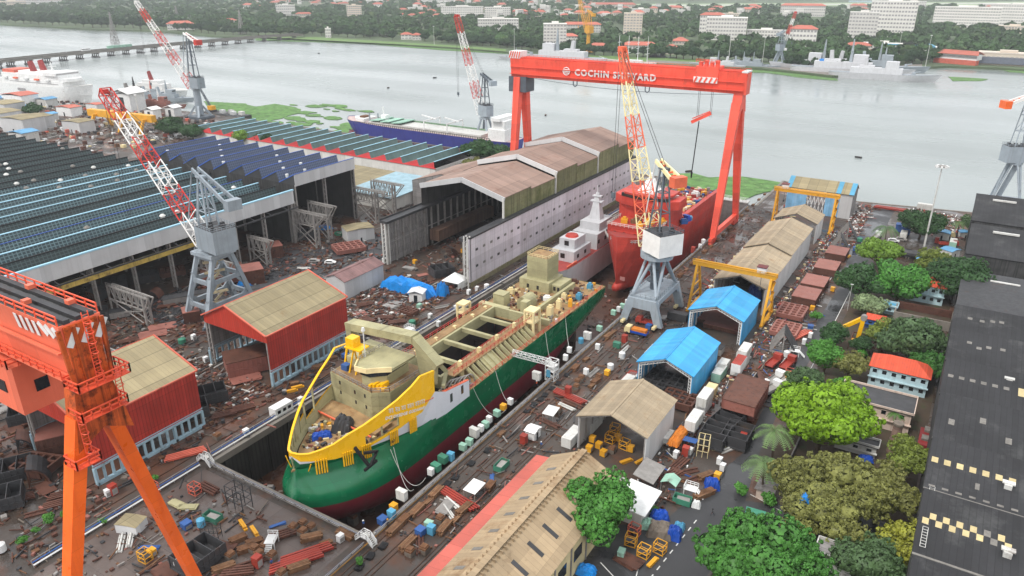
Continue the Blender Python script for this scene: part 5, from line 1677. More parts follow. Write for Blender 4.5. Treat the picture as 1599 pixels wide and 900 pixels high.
# ------------------------------------------------------------------ level luffing cranes
def ring_rail(mb, c, r, h=1.1, n=14):
 pts = [c + Vector((r * math.cos(a), r * math.sin(a), 0)) for a in np.linspace(0, 2 * math.pi, n + 1)]
 for a, b in zip(pts[:-1], pts[1:]):
  mb.bar(a + Vector((0, 0, h)), b + Vector((0, 0, h)), .08)
  mb.bar(a + Vector((0, 0, h / 2)), b + Vector((0, 0, h / 2)), .06)
  mb.bar(a, a + Vector((0, 0, h)), .07)
 return mb
def vec(h):
 return Vector((math.sin(h), math.cos(h), 0))
def upper(t, base, zs, head, s=1.0, jib_len=55, elev=60, jm=None, body='crane_white', house=(8.5, 5.5, 6.5), tower_h=22, tm='crane_grey', cw=True, cwm=None, w=(3.4, 1.6), foot_out=3, nb=16, cwlen=11, sag=0, cab=True, house_off=-1):
 """slewing part: house, tower frame, jib, balance arm. head: compass heading the jib points to"""
 f = vec(head)
 r = Vector((f.y, -f.x, 0))
 c = Vector((base[0], base[1], zs))
 hw, hl, hh = house[0] * s, house[1] * s, house[2] * s
 def loc(a, b, z):
  return c + f * (a * s) + r * (b * s) + Vector((0, 0, z * s))
 mb = MB()
 mb.tube(c, c + Vector((0, 0, 1.0 * s)), 2.9 * s, n=16)
 rz = -head
 p = loc(house_off, 0, 1.0)
 mb.cbox(p.x, p.y, p.z, hl, hw, hh, rz)
 mb.build('machinery_house', M[body], t, W=True)
 p = loc(house_off, 0, 1.0)
 mb = MB()
 k = [(-hl / 2, -hw / 2), (hl / 2, -hw / 2), (hl / 2, hw / 2), (-hl / 2, hw / 2), (-hl / 2, -hw / 2)]
 pts = []
 for a, b in k:
  pts.append(p + r * a + f * b + Vector((0, 0, hh + .05)))
 mb.rail(pts, 1.1, .05, 1.4)
 mb.build('roof_railing', M[tm], t, W=True)
 mb = MB().cbox(p.x, p.y, p.z + hh + .01, hl * .96, hw * .96, .06, rz)
 for q in range(5):
  g = p + r * ((q - 2) * hl * .17) + f * ((q % 3 - 1) * hw * .25)
  mb.cbox(g.x, g.y, p.z + hh, 1.2 * s, 1.0 * s, .9 * s, rz)
 mb.build('roof_winches', M['darksteel'], t, W=True)
 # tower frame
 top = loc(-.5, 0, 1 + house[2] + tower_h)
 mb = MB()
 zz = 1 + house[2]
 for i in (-1, 1):
  for j, a in ((0, 2.4), (1, -2.8)):
   mb.bar(loc(a, i * 1.9, zz), top + r * (i * .9 * s) + f * ((.7 if j == 0 else -.7) * s), .42 * s)
  for q in (.3, .62):
   a = loc(2.4, i * 1.9, zz).lerp(top + r * (i * .9 * s) + f * (.7 * s), q)
   b = loc(-2.8, i * 1.9, zz).lerp(top + r * (i * .9 * s) - f * (.7 * s), q)
   mb.bar(a, b, .25 * s)
   mb.bar(b, loc(2.4, i * 1.9, zz).lerp(top + r * (i * .9 * s) + f * (.7 * s), q + .28), .18 * s)
 for q in (.0, .3, .62, 1):
  for a0, e in ((2.4, .7), (-2.8, -.7)):
   mb.bar(loc(a0, 1.9, zz).lerp(top + r * (.9 * s) + f * (e * s), q), loc(a0, -1.9, zz).lerp(top - r * (.9 * s) + f * (e * s), q), .25 * s)
 mb.cbox(top.x, top.y, top.z - .3, 3 * s, 2.4 * s, .5 * s, rz)
 mb.build('tower_frame', M[tm], t, W=True)
 # jib
 e = R(elev)
 foot = loc(foot_out, 0, 1.8)
 tip = foot + f * (jib_len * math.cos(e)) + Vector((0, 0, jib_len * math.sin(e)))
 jm = jm or ['crane_red', 'crane_white', 'crane_red', 'crane_white']
 mb = MB()
 lattice(mb, foot, tip, w[0] * s, w[1] * s, nb, .3 * s, .16 * s, [M[q] for q in jm], up=(0, 0, 1) if elev < 80 else tuple(f))
 mb.build('lattice_jib', None, t, W=True)
 d = (tip - foot).normalized()
 hm = MB()
 hm.cbox(tip.x, tip.y, tip.z - .6, 2.2 * s, 1.6 * s, 1.4 * s, rz)
 for i in (-1, 1):
  hm.tube(tip + r * (i * .9 * s) - r * .15, tip + r * (i * .9 * s) + r * .15, .9 * s, n=10)
 hm.build('jib_head', M[jm[-1]], t, W=True)
 mb = MB()
 for i in (-.5, .5):
  mb.bar(top + r * i, tip + r * i, .11)
  mb.bar(tip + r * i + f * .6, tip + r * i + f * .6 - Vector((0, 0, min(tip.z - 6, jib_len * .75))), .1)
 mb.build('ropes', M['darksteel'], t, W=True)
 hk = tip + f * .6 - Vector((0, 0, min(tip.z - 6, jib_len * .75)))
 MB().cbox(hk.x, hk.y, hk.z - 1.8, 1.2, .8, 1.8).tube(hk - Vector((0, 0, 1.8)), hk - Vector((0, 0, 3)), .3, .15).build('hook_block', M['crane_dark'], t, W=True)
 if cw:
  a0 = top + f * (3.4 * s) + Vector((0, 0, 1.6 * s))
  a1 = top - f * (cwlen * s) - Vector((0, 0, cwlen * .38 * s))
  mb = MB()
  m0 = cwm or [tm]
  for i in (-1, 1):
   mb.m(M[m0[0]])
   mb.bar(a0 + r * (i * .9 * s), a1 + r * (i * 1.7 * s), .5 * s, 1.2 * s)
  for q in np.linspace(.1, .9, 6):
   mb.m(M[m0[-1]])
   mb.bar(a0.lerp(a1, q) + r * 1.1 * s, a0.lerp(a1, q) - r * 1.1 * s, .25 * s, .5 * s)
  mb.build('balance_arm', None, t, W=True)
  mb = MB()
  mb.cbox(a1.x, a1.y, a1.z - 1.6 * s, 4.4 * s, 2.6 * s, 3 * s, rz)
  mb.build('counterweight', M[m0[-1]], t, W=True)
  mb = MB()
  k0 = foot.lerp(tip, .12)
  for i in (-1, 1):
   mb.bar(a0 + r * i * .9 * s, k0 + r * (i * 1.4 * s), .3 * s)
  mb.build('link_rods', M[body], t, W=True)
 if cab:
  p = loc(house[0] / 2 + .2, 3.2, 1)
  mb = MB().m(M['crane_white']).cbox(p.x, p.y, p.z, 2.2 * s, 2.6 * s, 2.4 * s, rz).m(M['glass'])
  q = p + f * (1.32 * s)
  mb.cbox(q.x, q.y, p.z + .8 * s, 1.9 * s, .06, 1.2 * s, rz)
  mb.build('operator_cab', None, t, W=True)
 return foot, tip, top

# the big grey crane with a red and white jib left of the red shed
lc = thing('level_luffing_crane', 'grey crane on box legs with red and white lattice jib before the sawtooth hall', 'crane', (-190, 134, 0))
corn = [(-195.5, 124.8), (-185.5, 124.8), (-185.5, 143.6), (-195.5, 143.6)]
topc = [(-193.5, 131), (-186.5, 131), (-186.5, 137.6), (-193.5, 137.6)]
for (a, b) in zip(corn, topc):
 MB().bar((*a, .8), (*b, 21.4), 1.5, 1.5, 1.1, 1.1).build('leg', M['crane_grey'], lc, W=True)
for i in range(4):
 j = (i + 1) % 4
 mb = MB()
 for q in (.28, .62, .97):
  pa = Vector((*corn[i], .8)).lerp(Vector((*topc[i], 21.4)), q)
  pb = Vector((*corn[j], .8)).lerp(Vector((*topc[j], 21.4)), q)
  mb.bar(pa, pb, .8, 1.3)
  for (m0, m1) in ((pa, pb), (pb, pa)):
   lo = m0 + (m1 - m0) * .2
   mb.bar(m0 + Vector((0, 0, -2.6)), lo, .5, .8)
   mb.bar(m0 + Vector((0, 0, 2.4)) if q < .9 else m0, lo, .5, .8)
 mb.build('cross_frame', M['crane_grey'], lc, W=True)
mb = MB()
rg = random.Random(8)
for k in range(12):
 z = 1 + k * 1.7
 mb.bar((-193 + 3 * (k % 2), 132, z), (-190 - 3 * (k % 2) + 3, 135, z + 1.7), .3, .8)
mb.build('stairway', mat('cream_rusty_stair', (186, 172, 140), .7, rust=.3), lc, W=True)
MB().cbox(-190, 134.2, 21.2, 9.6, 9, 1.1).build('top_platform', M['crane_grey'], lc, W=True)
ring_rail(MB(), Vector((-190, 134.2, 22.3)), 5.2).build('platform_railing', M['crane_grey'], lc, W=True)
for (a, b) in corn:
 mb = MB()
 mb.bar((a, b - 1.6, .8), (a, b + 1.6, .8), 1.0, 1.0)
 mb.build('bogie', M['crane_dark'], lc, W=True)
upper(lc, (-190, 134.2), 22.3, R(-82), 1.0, 64, 39, ['crane_white', 'crane_red', 'crane_white', 'crane_red', 'crane_white', 'crane_red'], 'crane_grey', (10.5, 7.5, 7.0), 15, 'crane_grey', w=(4.4, 3.4), nb=18, cwlen=15, foot_out=4, house_off=-3.2)

# centre crane: grey portal, tubular legs, orange and cream jib
mc = thing('level_luffing_crane', 'grey portal crane with orange and cream lattice jib beside the red ship', 'crane', (-75, 206, 0))
fx, fy = (-80.2, -70), (197, 215.6)
mb = MB()
for y in fy:
 mb.prism([(-82, 0.9), (-79.6, 0.9), (-78, 5.8), (-72.2, 5.8), (-70.6, .9), (-68.2, .9), (-70.6, 9), (-79.6, 9)], 1, y - .8, y + .8)
for x in (-80.4, -69.9):
 mb.prism([(196.4, 5.8), (198, 5.8), (199.6, 7.4), (213, 7.4), (214.6, 5.8), (216.2, 5.8), (214.5, 9), (198.2, 9)], 0, x - .6 + (.9 if x < -75 else -.9), x + .6 + (.9 if x < -75 else -.9))
mb.box(-79.4, -70.8, 197.4, 215, 8.8, 9.2)
mb.build('portal_frame', M['crane_grey'], mc, W=True)
MB().rail([(-79.4, 197, 9.2), (-70.8, 197, 9.2), (-70.8, 215.4, 9.2), (-79.4, 215.4, 9.2), (-79.4, 197, 9.2)], 1.1, .06, 1.6).build('portal_railing', M['crane_grey'], mc, W=True)
for i, x in enumerate(fx):
 for j, y in enumerate(fy):
  a = Vector((x + (1.2 if i == 0 else -1.2), y + (1 if j == 0 else -1), 9))
  for (tx, ty) in ((-77.8 if i == 0 else -72.2, 206), (-75, 203.2 if j == 0 else 208.8)):
   MB().tube(a, (tx, ty, 20.2), .48, n=8).build('tubular_leg', M['crane_grey'], mc, W=True)
for x in (-80.3, -70.1):
 for y in fy:
  mb = MB()
  for k in range(-2, 3):
   mb.m(M['black']).tube((x - .3, y + k * 1.2, .55), (x + .3, y + k * 1.2, .55), .5, n=10)
   mb.m(M['cream']).cbox(x, y + k * 1.2, .9, 1.0, .9, .7)
  mb.build('bogie', None, mc, W=True)
mb = MB().tube((-75, 206, 9), (-75, 206, 20), 1.4, 1.2, 10)
for z in (12, 15.5):
 mb.tube((-75, 206, z), (-75, 206, z + .3), 2.6, n=12)
mb.build('centre_column', M['crane_dark'], mc, W=True)
MB().tube((-75, 206, 19.8), (-75, 206, 21), 5.0, 5.0, 20).build('slew_ring', M['crane_grey'], mc, W=True)
ring_rail(MB(), Vector((-75, 206, 21)), 5.0, n=20).build('ring_railing', M['crane_grey'], mc, W=True)
upper(mc, (-75, 206), 20.9, R(-58), 1.0, 60, 69, ['crane_cream', 'crane_orange', 'crane_cream', 'crane_orange', 'crane_cream', 'crane_orange'], 'crane_white', (8.6, 8.6, 6.6), 19, 'crane_dark', True, ['crane_cream', 'crane_orange'], (5.4, 1.8), 3.2, 18, 6.5, house_off=-2.2)

# left far column crane, mid crane by the blue ship, right edge crane
def column_crane(name, label, x, y, zs, base, head, jl, el, jm, body, tm, th, s=1.0, **kw):
 t = thing('level_luffing_crane', label, 'crane', (x, y, 0))
 if base == 'tube':
  MB().tube((x, y, 3), (x, y, zs), 2.9, 2.5, 14).build('column', M['crane_grey'], t, W=True)
  for i in (-1, 1):
   for j in (-1, 1):
    MB().bar((x + i * 6, y + j * 6, 1), (x + i * 1.8, y + j * 1.8, 9), 1.4, 1.4).build('leg', M['crane_grey'], t, W=True)
  MB().cbox(x, y, .3, 15, 14, 1.6).build('portal_base', M['crane_dark'], t, W=True)
 elif base == 'arch':
  for i in (-1, 1):
   for j in (-1, 1):
    MB().bar((x + i * 5.4, y + j * 5.4, .6), (x + i * 1.4, y + j * 1.4, zs), 1.3, 1.3).build('leg', M['crane_grey'], t, W=True)
  mb = MB()
  for j in (-1, 1):
   mb.bar((x - 4.6, y + j * 4.6, 4), (x + 4.6, y + j * 4.6, 4), .8, 1.6).bar((x - 4.6, y + j * 4.6, 4) if j < 0 else (x + 4.6, y + 4.6, 4), (x - 4.6, y - j * 4.6, 4), .8, 1.6)
  mb.cbox(x, y, zs - 1.2, 5, 5, 1.3)
  mb.build('portal_beam', M['crane_grey'], t, W=True)
 else:
  for i in (-1, 1):
   for j in (-1, 1):
    MB().tube((x + i * 6.4, y + j * 6.4, .6), (x + i * 2.4, y + j * 1.2, zs), .45, n=8).build('tubular_leg', M['crane_grey'], t, W=True)
    MB().tube((x + i * 6.4, y + j * 6.4, .6), (x + i * 1.2, y + j * 2.6, zs), .35, n=8).build('tubular_brace', M['crane_grey'], t, W=True)
  MB().bar((x - 3.5, y, 3), (x + 1, y, zs), 2.6, 2.0).build('stair_trunk', M['crane_grey'], t, W=True)
  MB().cbox(x, y, 3, 13, 13, 1).build('portal_frame', M['crane_grey'], t, W=True)
 upper(t, (x, y), zs, head, s, jl, el, jm, body, tower_h=th, tm=tm, **kw)
 return t
column_crane('', 'grey column crane with raised red and white jib on the left quay', -494, 357, 21, 'tube', R(-88), 78, 47, ['crane_red', 'crane_white', 'crane_red', 'crane_white', 'crane_red', 'crane_white', 'crane_red', 'crane_white'], 'crane_grey', 'crane_dark', 25, 1.15, cwm=['crane_white', 'crane_red'], w=(5, 2.2), nb=22, cwlen=9, house_off=-2)
column_crane('', 'grey crane with red and white jib standing beside the blue hulled ship', -262, 392, 17, 'arch', R(-70), 62, 66, ['crane_white', 'crane_red', 'crane_white', 'crane_red', 'crane_white', 'crane_red'], 'crane_grey', 'crane_dark', 17, 1.0, cwm=['crane_dark', 'crane_grey'], w=(4.6, 2.6), nb=18, cwlen=8)
column_crane('', 'grey tubular legged crane with orange tipped arm at the right edge', 18.5, 402, 20.5, 'tubes', R(60), 60, 50, ['crane_white', 'crane_orange', 'crane_white', 'crane_orange'], 'crane_grey', 'crane_grey', 20, 1.1, cwm=['crane_white', 'orange'], w=(4, 2.4), nb=16, cwlen=9)
# yellow crane on the far naval quay
p = at(918, 82)
t = column_crane('', 'yellow crane on the far naval quay behind the big gantry', p.x, p.y, 24, 'tube', R(-60), 46, 62, ['yellow', 'yellow'], 'yellow', 'yellow', 14, 1.3, w=(3.4, 2.4), nb=10, cwlen=7)
for o in t.children:
 o.data.materials.clear()
 o.data.materials.append(M['yellow'])
 for pl in o.data.polygons:
  pl.material_index = 0
p = at(1215, 103)
t = column_crane('', 'small grey crane with red tipped jib on the far quay right of the gantry', p.x, p.y, 16, 'tubes', R(20), 44, 66, ['crane_grey', 'crane_white', 'crane_red', 'crane_white', 'crane_red'], 'crane_grey', 'crane_grey', 12, 1.1, w=(3, 2), nb=12, cwlen=6)
# crawler crane on the barge at left
p = at(350, 178)
t = thing('crane_barge', 'flat barge with a small yellow crawler crane and white cabins', 'barge', (p.x, p.y, -2))
MB().box(-22, 24, -6, 6, 0, 2.6).build('hull', M['darksteel'], t)
mb = MB().m(M['yellow']).cbox(-14, 0, 4, 5, 4, 3).m(M['darksteel']).cbox(-14, 0, 2.6, 6, 5, 1.4)
mb.build('crane_body', None, t)
lattice(MB(), (-15, 0, 6), (-33, 2, 27), 1.2, .8, 9, .25, .14).build('crane_jib', M['crane_dark'], t)
for k in range(4):
 MB().cbox(0 + k * 6, (k % 2) * 3 - 1, 2.6, 4, 3, 2.6).build('cabin', M['white'] if k % 2 == 0 else M['offwhite'], t)

# yellow rail mounted gantries over the sheds
def yellow_gantry(label, y, x0, x1, h, dy):
 t = thing('yellow_gantry_crane', label, 'crane', ((x0 + x1) / 2, y, 0))
 for x in (x0, x1):
  mb = MB()
  for s in (-1, 1):
   mb.bar((x, y + s * dy, .9), (x, y + s * .9, h), .7, .7)
  for q in (.25, .5, .75):
   a = dy + (.9 - dy) * q
   mb.bar((x, y - a, .9 + (h - .9) * q), (x, y + a, .9 + (h - .9) * q), .35)
  mb.bar((x, y - dy - 1, .7), (x, y + dy + 1, .7), .9, .8)
  mb.build('leg_frame', M['yellow'], t, W=True)
 mb = MB()
 for s in (-1, 1):
  mb.box(x0 - 1.4, x1 + 1.4, y + s * .9 - .35, y + s * .9 + .35, h - .2, h + 1.1)
 mb.build('bridge_beam', M['yellow'], t, W=True)
 MB().rail([(x0 - 1.4, y - 1.5, h + .9), (x1 + 1.4, y - 1.5, h + .9)], 1.0, .06, 1.6).build('walkway_railing', M['yellow'], t, W=True)
 q = x0 + (x1 - x0) * (.86 if dy > 4.5 else .12)
 mb = MB().m(M['white']).cbox(q, y, h + 1.1, 2.6, 2.4, 1.8).m(mat('maroon_sheet', (110, 52, 50), .6)).cbox(q, y, h + 2.9, 3, 2.8, .25)
 mb.build('hoist_trolley', None, t, W=True)
 MB().bar((q, y, h), (q, y, h - 4), .12).cbox(q, y, h - 4.8, .7, .5, .9).build('hook', M['darksteel'], t, W=True)
 mb = MB()
 for k in range(8):
  mb.bar((x1 + .7, y + (1 if k % 2 else -1) * 1.6, .8 + k * (h - 1) / 8), (x1 + .7, y + (-1 if k % 2 else 1) * 1.6, .8 + (k + 1) * (h - 1) / 8), .5, .15)
 mb.build('stairs', M['yellow'], t, W=True)
yellow_gantry('yellow gantry crane straddling the mouth of the long tan shelters', 221, -66.4, -43.2, 14.4, 6)
yellow_gantry('yellow gantry crane over the far detached tan shelter', 323, -66, -42.6, 14.8, 4)
# ------------------------------------------------------------------ ships
def shipf(name, label, cat, loc, rz, group=None):
 return thing(name, label, cat, loc, rz, group)
def loft(L, B, D, draft=0, bow=.22, stern=.12, flare=.25, sheer=0.0, n=22, raked=.06, full=.0):
 """rows of a simple hull, bow at +x; deck at z=D, bottom at z=-draft"""
 rows = []
 lv = [0, .3, .62, 1]
 out = []
 for k in lv:
  a, b = [], []
  for i in range(n + 1):
   s = i / n
   x = -L / 2 + L * s
   w = 1.0
   if s > 1 - bow:
    q = (s - 1 + bow) / bow
    w = max(0, 1 - q ** (2.2 - flare * (1 - k) * 3 + full)) if q < 1 else 0
    w *= 1 - (1 - k) * flare * q
   if s < stern:
    q = 1 - s / stern
    w = 1 - .25 * q * q - (1 - k) * .3 * q
   z = -draft + (D + draft) * k + (sheer * max(0, (s - .6) / .4) ** 2 if k == 1 else 0)
   xx = x + (raked * L * (k - .5) * max(0, (s - .7) / .3) if s > .7 else 0)
   a.append((xx, -w * B / 2 * (1 - .12 * (1 - k)), z))
   b.append((xx, w * B / 2 * (1 - .12 * (1 - k)), z))
  out.append(a + b[::-1])
 return out
def simple_hull(t, L, B, D, m_, deckm, **kw):
 rows = loft(L, B, D, **kw)
 n = len(rows[0])
 mb = MB().m(m_).grid(rows, close=True)
 mb.build('hull', None, t, smooth=False)
 top = [Vector(p) - Vector((0, 0, .25)) for p in rows[-1]]
 mb = MB()
 h = n // 2
 for i in range(h - 1):
  mb.add([top[i], top[i + 1], top[n - 2 - i], top[n - 1 - i]], [(0, 1, 2, 3)])
 mb.build('deck', deckm, t)
 return rows

# red ship: bow towards the camera (-Y)
rs = shipf('red_ship', 'dark red primed ship under construction behind the green ship, bow to the viewer', 'ship', (-101.5, 283, -9.4), R(-90))
simple_hull(rs, 92, 22, 18.2, M['redhull'], M['reddeck'], bow=.26, stern=.05, flare=.46, sheer=3.6, raked=.01, n=30, full=.7)
mb = MB().m(M['redhull'])
mb.tube((40, 0, 1.4), (46.5, 0, 1.8), 2.6, 1.2, 12)
mb.build('bulbous_bow', None, rs, smooth=True)
mb = MB().m(M['redhull']).box(20, 34, -9.6, 9.6, 18, 21.6).box(34, 35.2, -8, 8, 18, 20)
mb.build('forecastle_house', None, rs)
for y in (-6, -2.2, 2.2, 6):
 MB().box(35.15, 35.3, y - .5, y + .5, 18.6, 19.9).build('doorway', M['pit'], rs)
mb = MB().m(M['redhull']).box(8, 22, -10.4, 10.4, 18, 27)
mb.prism([(20, -13), (23, -9), (24.5, -3), (24.5, 3), (23, 9), (20, 13), (12, 13), (12, -13)], 2, 27, 30.2)
mb.m(M['pit']).prism([(23.0, -9.4), (24.8, -3), (24.8, 3), (23.0, 9.4), (22, 9.4), (22, -9.4)], 2, 30.2, 31.4)
mb.m(M['redhull']).prism([(19, -10), (23.5, -8), (24.8, -3), (24.8, 3), (23.5, 8), (19, 10), (12, 10), (12, -10)], 2, 31.4, 32.1)
mb.build('bridge_house', None, rs)
mb = MB()
mb.prism([(14, -4.6), (22, -3.2), (22, 3.2), (14, 4.6)], 2, 32.1, 33).tube((17, 0, 33), (17, 0, 36.8), 3.6, 1.6, 10).tube((17, 0, 36.8), (17, 0, 39), 1.2, .8, 8)
mb.build('mast_house', M['white'], rs)
for x, y, z, m_ in ((38, 3.2, 17.6, 'white'), (37.6, 1, 17.6, 'offwhite'), (37.8, -1.4, 17.6, 'white'), (37.2, -3.6, 17.6, 'offwhite')):
 MB().tube((x, y, z), (x, y, z + 1.5), .7, .5).build('mooring_bollard', M[m_], rs)
for i, (x, y, sx, sy, sz, m_) in enumerate(((26, 4, 3, 3, 1.8, 'yellow'), (29, -5, 2.5, 2.5, 1.6, 'yellow'), (27, -1, 2, 4, 1.4, 'timber'), (31, 2, 2, 2, 1.4, 'yellow'), (23, 8, 2, 2, 1.6, 'yellow'))):
 MB().cbox(x, y, 21.6, sx, sy, sz, .3 * i).cbox(x, y, 21.6 + sz, sx * .5, sy * .5, .8, .3 * i).build('deck_machinery', M[m_], rs)
MB().rail([(34.5, -9.4, 21.6), (34.5, 9.4, 21.6), (21, 9.5, 21.6)], 1.2, .07, 1.6).rail([(35, -9.4, 21.6), (21, -9.5, 21.6)], 1.2, .07, 1.6).build('deck_railing', M['offwhite'], rs)
MB().rail([(41, -6, 18.6), (36, -9.6, 18.6)], 1.2, .07, 1.2).rail([(42.4, -4.4, 18.8), (43, 4.4, 18.8), (36, 9.6, 18.6)], 1.2, .07, 1.2).build('bow_railing', M['offwhite'], rs)
mb = MB().m(M['redhull']).box(-40, 8, 9.2, 10.9, 18, 20.8).box(-40, 8, -10.9, -9.2, 18, 20.8).box(-30, 6, -9.2, 9.2, 18.2, 18.9)
mb.build('side_casing', None, rs)
for i, (x, y, s, m_) in enumerate(((2, 8.6, 2.4, 'darkblue'), (-16, 4, 2, 'darksteel'), (-24, 8, 2.6, 'bluepaint'), (-30, -3, 2.4, 'white'), (-10, 7, 2.4, 'rustpink'), (4, -12.6, 1.6, 'cyanpaint'), (6, -11.5, 2.4, 'darkblue'), (10, -12, 2, 'bluepaint'))):
 MB().cbox(x, -y, 18.9, s, s * 1.3, s * .7, i).cbox(x, -y, 18.9 + s * .7, s * .6, s, s * .3, i).build('deck_machinery', M[m_], rs)
mb = MB()
mb.path([(28, 6, 24), (27, 7, 28), (20, 4, 34), (12, 1, 36)], .1)
mb.build('hose', M['offwhite'], rs)
mb = MB()
rg = random.Random(31)
for k in range(200):
 x, y = rg.uniform(-42, 6), rg.uniform(-9, 9)
 mb.m(M[rg.choice(['reddeck', 'rust', 'white', 'bluepaint', 'steelgrey', 'yellow', 'redhull', 'cream'])]).cbox(x, y, 18.8, rg.uniform(.4, 2), rg.uniform(.4, 2.4), rg.uniform(.3, 1.8), rg.uniform(0, 3))
stuff(mb.build('deck_debris', None, rs))
ms = mat('pale_hull_number', (190, 130, 124), .6)
MB().box(45.2, 45.4, 1.5, 3.4, 5, 6.4).build('hull_mark', ms, rs)
for i in range(10):
 for s in (-5, 5):
  PK.put((-101.5 + s, 245 + i * 8, DZ), 0, 'grey concrete keel block under the red ship in the dry dock', 'keel blocks under the red ship')

# pale naval ship in the dock beside it
nv = shipf('patrol_ship', 'pale grey patrol ship between the khaki deckhouse and the red ship', 'ship', (-121.0, 252, -9.6), R(-90))
simple_hull(nv, 72, 12.4, 10.4, M['navy'], M['reddeck'], bow=.16, stern=.05, flare=.2, sheer=1, n=22)
mb = MB().m(M['navy']).box(6, 20, -4.6, 4.6, 10.2, 14.6).box(8, 17, -3.2, 3.2, 14.6, 18.2).m(M['redhull']).tube((13, 0, 18.2), (13, 0, 18.9), 2.6, 2.2, 12)
mb.m(M['navy']).tube((13, 0, 15), (13, 0, 18.2), 3.3, 2.6, 8)
mb.build('deckhouse', None, nv)
mb = MB().m(M['navy']).box(-18, 2, -5.4, 5.4, 10.2, 16.4).box(-14, -2, -4.2, 4.2, 16.4, 19.6)
mb.build('bridge_house', None, nv)
mb = MB()
mb.bar((-8, 0, 19), (-8, 0, 30), 5.2, 4.2, 1.2, 1.0).cbox(-8, 0, 26.5, 2.4, 5, .4).cbox(-8, 0, 28.6, 2, 3.6, .35).tube((-8, 0, 29), (-8, 0, 33), .35, .15)
mb.build('mast', M['navy'], nv)
for x, y, z in ((10, 4.65, 11.6), (16, 4.65, 11.6), (0, 5.45, 12.6), (-6, 5.45, 12.6), (-12, 5.45, 12.6)):
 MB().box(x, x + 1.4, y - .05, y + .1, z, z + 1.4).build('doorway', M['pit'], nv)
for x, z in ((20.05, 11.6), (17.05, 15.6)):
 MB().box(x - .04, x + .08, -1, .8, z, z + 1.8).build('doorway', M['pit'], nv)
mb = MB()
for k in range(10):
 mb.bar((20 + k * .8, 5.7, 10.4), (20.6 + k * .8, 6.0, 11.9), .3, .5)
mb.build('orange_netting', M['crane_orange'], nv)
for i in range(6):
 PK.put((-121, 226 + i * 9, DZ), 0, 'grey concrete keel block under the pale patrol ship', 'keel blocks under the patrol ship')

# blue hulled bulk carrier alongside behind the sawtooth hall
b0, b1 = at(556, 205, 2), at(800, 240, 2)
bs = shipf('cargo_ship', 'blue hulled cargo ship with pale green hatches moored beyond the coral gabled hall', 'ship', (-298, 382, -3), R(180))
simple_hull(bs, 132, 20, 10.5, M['bluehull'], mat('pink_grey_deck', (196, 172, 168), .7), bow=.12, stern=.1, flare=.2, sheer=2.2, n=24, full=1.5)
mb = MB().m(M['shipred'])
mb.grid([[(p[0], p[1] * 1.005, p[2]) for p in r] for r in loft(132, 20, 2.8, bow=.12, stern=.1, flare=.2, n=24, full=1.5)], close=True)
mb.build('boot_topping', M['salmon'], bs)
MB().box(-44, 46, -7, 7, 10.3, 12.2).build('hatch_coaming', M['offwhite'], bs)
for k in range(3):
 MB().slab([(44 - k * 9, -7.6, 13.2), (36 - k * 9, -7.6, 13.9), (36 - k * 9, 7.6, 13.9), (44 - k * 9, 7.6, 13.2)], .5).build('hatch_cover', M['mintpaint'], bs)
for s in (-1, 1):
 mb = MB()
 for k in range(64):
  mb.bar((-52 + k * 1.7, s * 9.7, 10.2), (-52 + k * 1.7, s * 9.7, 11.7), .35)
 mb.bar((-52, s * 9.7, 11.7), (56, s * 9.7, 11.7), .4, .4)
 mb.build('bulwark_rail', M['skylight_grey'], bs)
MB().box(-43, 44, -7.2, -6.8, 12.2, 13.2).build('coaming_edge', mat('green_edge', (120, 148, 120), .7), bs)
mb = MB().m(M['white']).box(-62, -50, -8, 8, 10, 17).box(-61, -52, -7, 7, 17, 22).box(-59, -53, -9, 9, 22, 24).m(M['crane_orange']).box(-51, -47, -6, 2, 11, 14)
mb.m(M['black']).box(-50.95, -50.9, -5, 5, 14, 15)
mb.build('accommodation_block', None, bs)
mb = MB().m(M['white']).prism([(58, -6), (64, 0), (58, 6), (50, 7), (50, -7)], 2, 10.6, 13.2).m(M['timber2']).cbox(55, 0, 13.2, 4, 6, 1).m(M['navy_mid']).tube((48, 3, 10), (48, 3, 17), .5).tube((46, -3, 10), (46, -3, 16), .5)
mb.build('forecastle', None, bs)
mb = MB().tube((40, -2, 12), (40, -2, 21), .4).cbox(38, -1, 12, 4, 4, 4)
mb.build('white_deck_crane', M['white'], bs)
for x in (-2, -20):
 mb = MB()
 for s in (-1, 1):
  mb.bar((x, s * 8.5, 10.5), (x, s * 8.5, 17), .5)
 mb.bar((x, -8.5, 17), (x, 8.5, 17), .5, .8).bar((x - 3, 0, 17.4), (x + 8, 0, 19), .6)
 mb.build('hatch_gantry', M['white'], bs)

# white ferry at the left edge
fr = shipf('passenger_ship', 'large white passenger ship with dark red funnels moored at the left edge', 'ship', (-690, 350, -3), R(6))
simple_hull(fr, 118, 22, 15, M['white'], M['offwhite'], bow=.2, stern=.03, flare=.3, sheer=3, n=24)
mb = MB().m(M['white']).box(-44, 40, -10, 10, 14.8, 19.6).box(-40, 36, -9.6, 9.6, 19.6, 24).prism([(36, -10), (42, -7), (44, 0), (42, 7), (36, 10)], 2, 19.6, 22).box(18, 34, -11, 11, 24, 26.6).box(-20, 18, -7, 7, 24, 26)
mb.m(M['bwin']).box(34.02, 34.1, -10, 10, 24.8, 25.8).box(-30, 34, -10.02, -10.0, 17, 17.6)
mb.build('superstructure', None, fr)
fmat = mat('dark_red_funnel', (150, 52, 50), .5)
for (x, y) in ((-2, -4.4), (-2, 4.4)):
 MB().bar((x, y, 24), (x - 3, y, 34), 5, 3.4, 3.6, 2.6, up=(0, 1, 0)).build('funnel', fmat, fr)
MB().box(-40, -24, -8, 8, 24, 26.4).build('red_deckhouse', M['salmon'], fr)
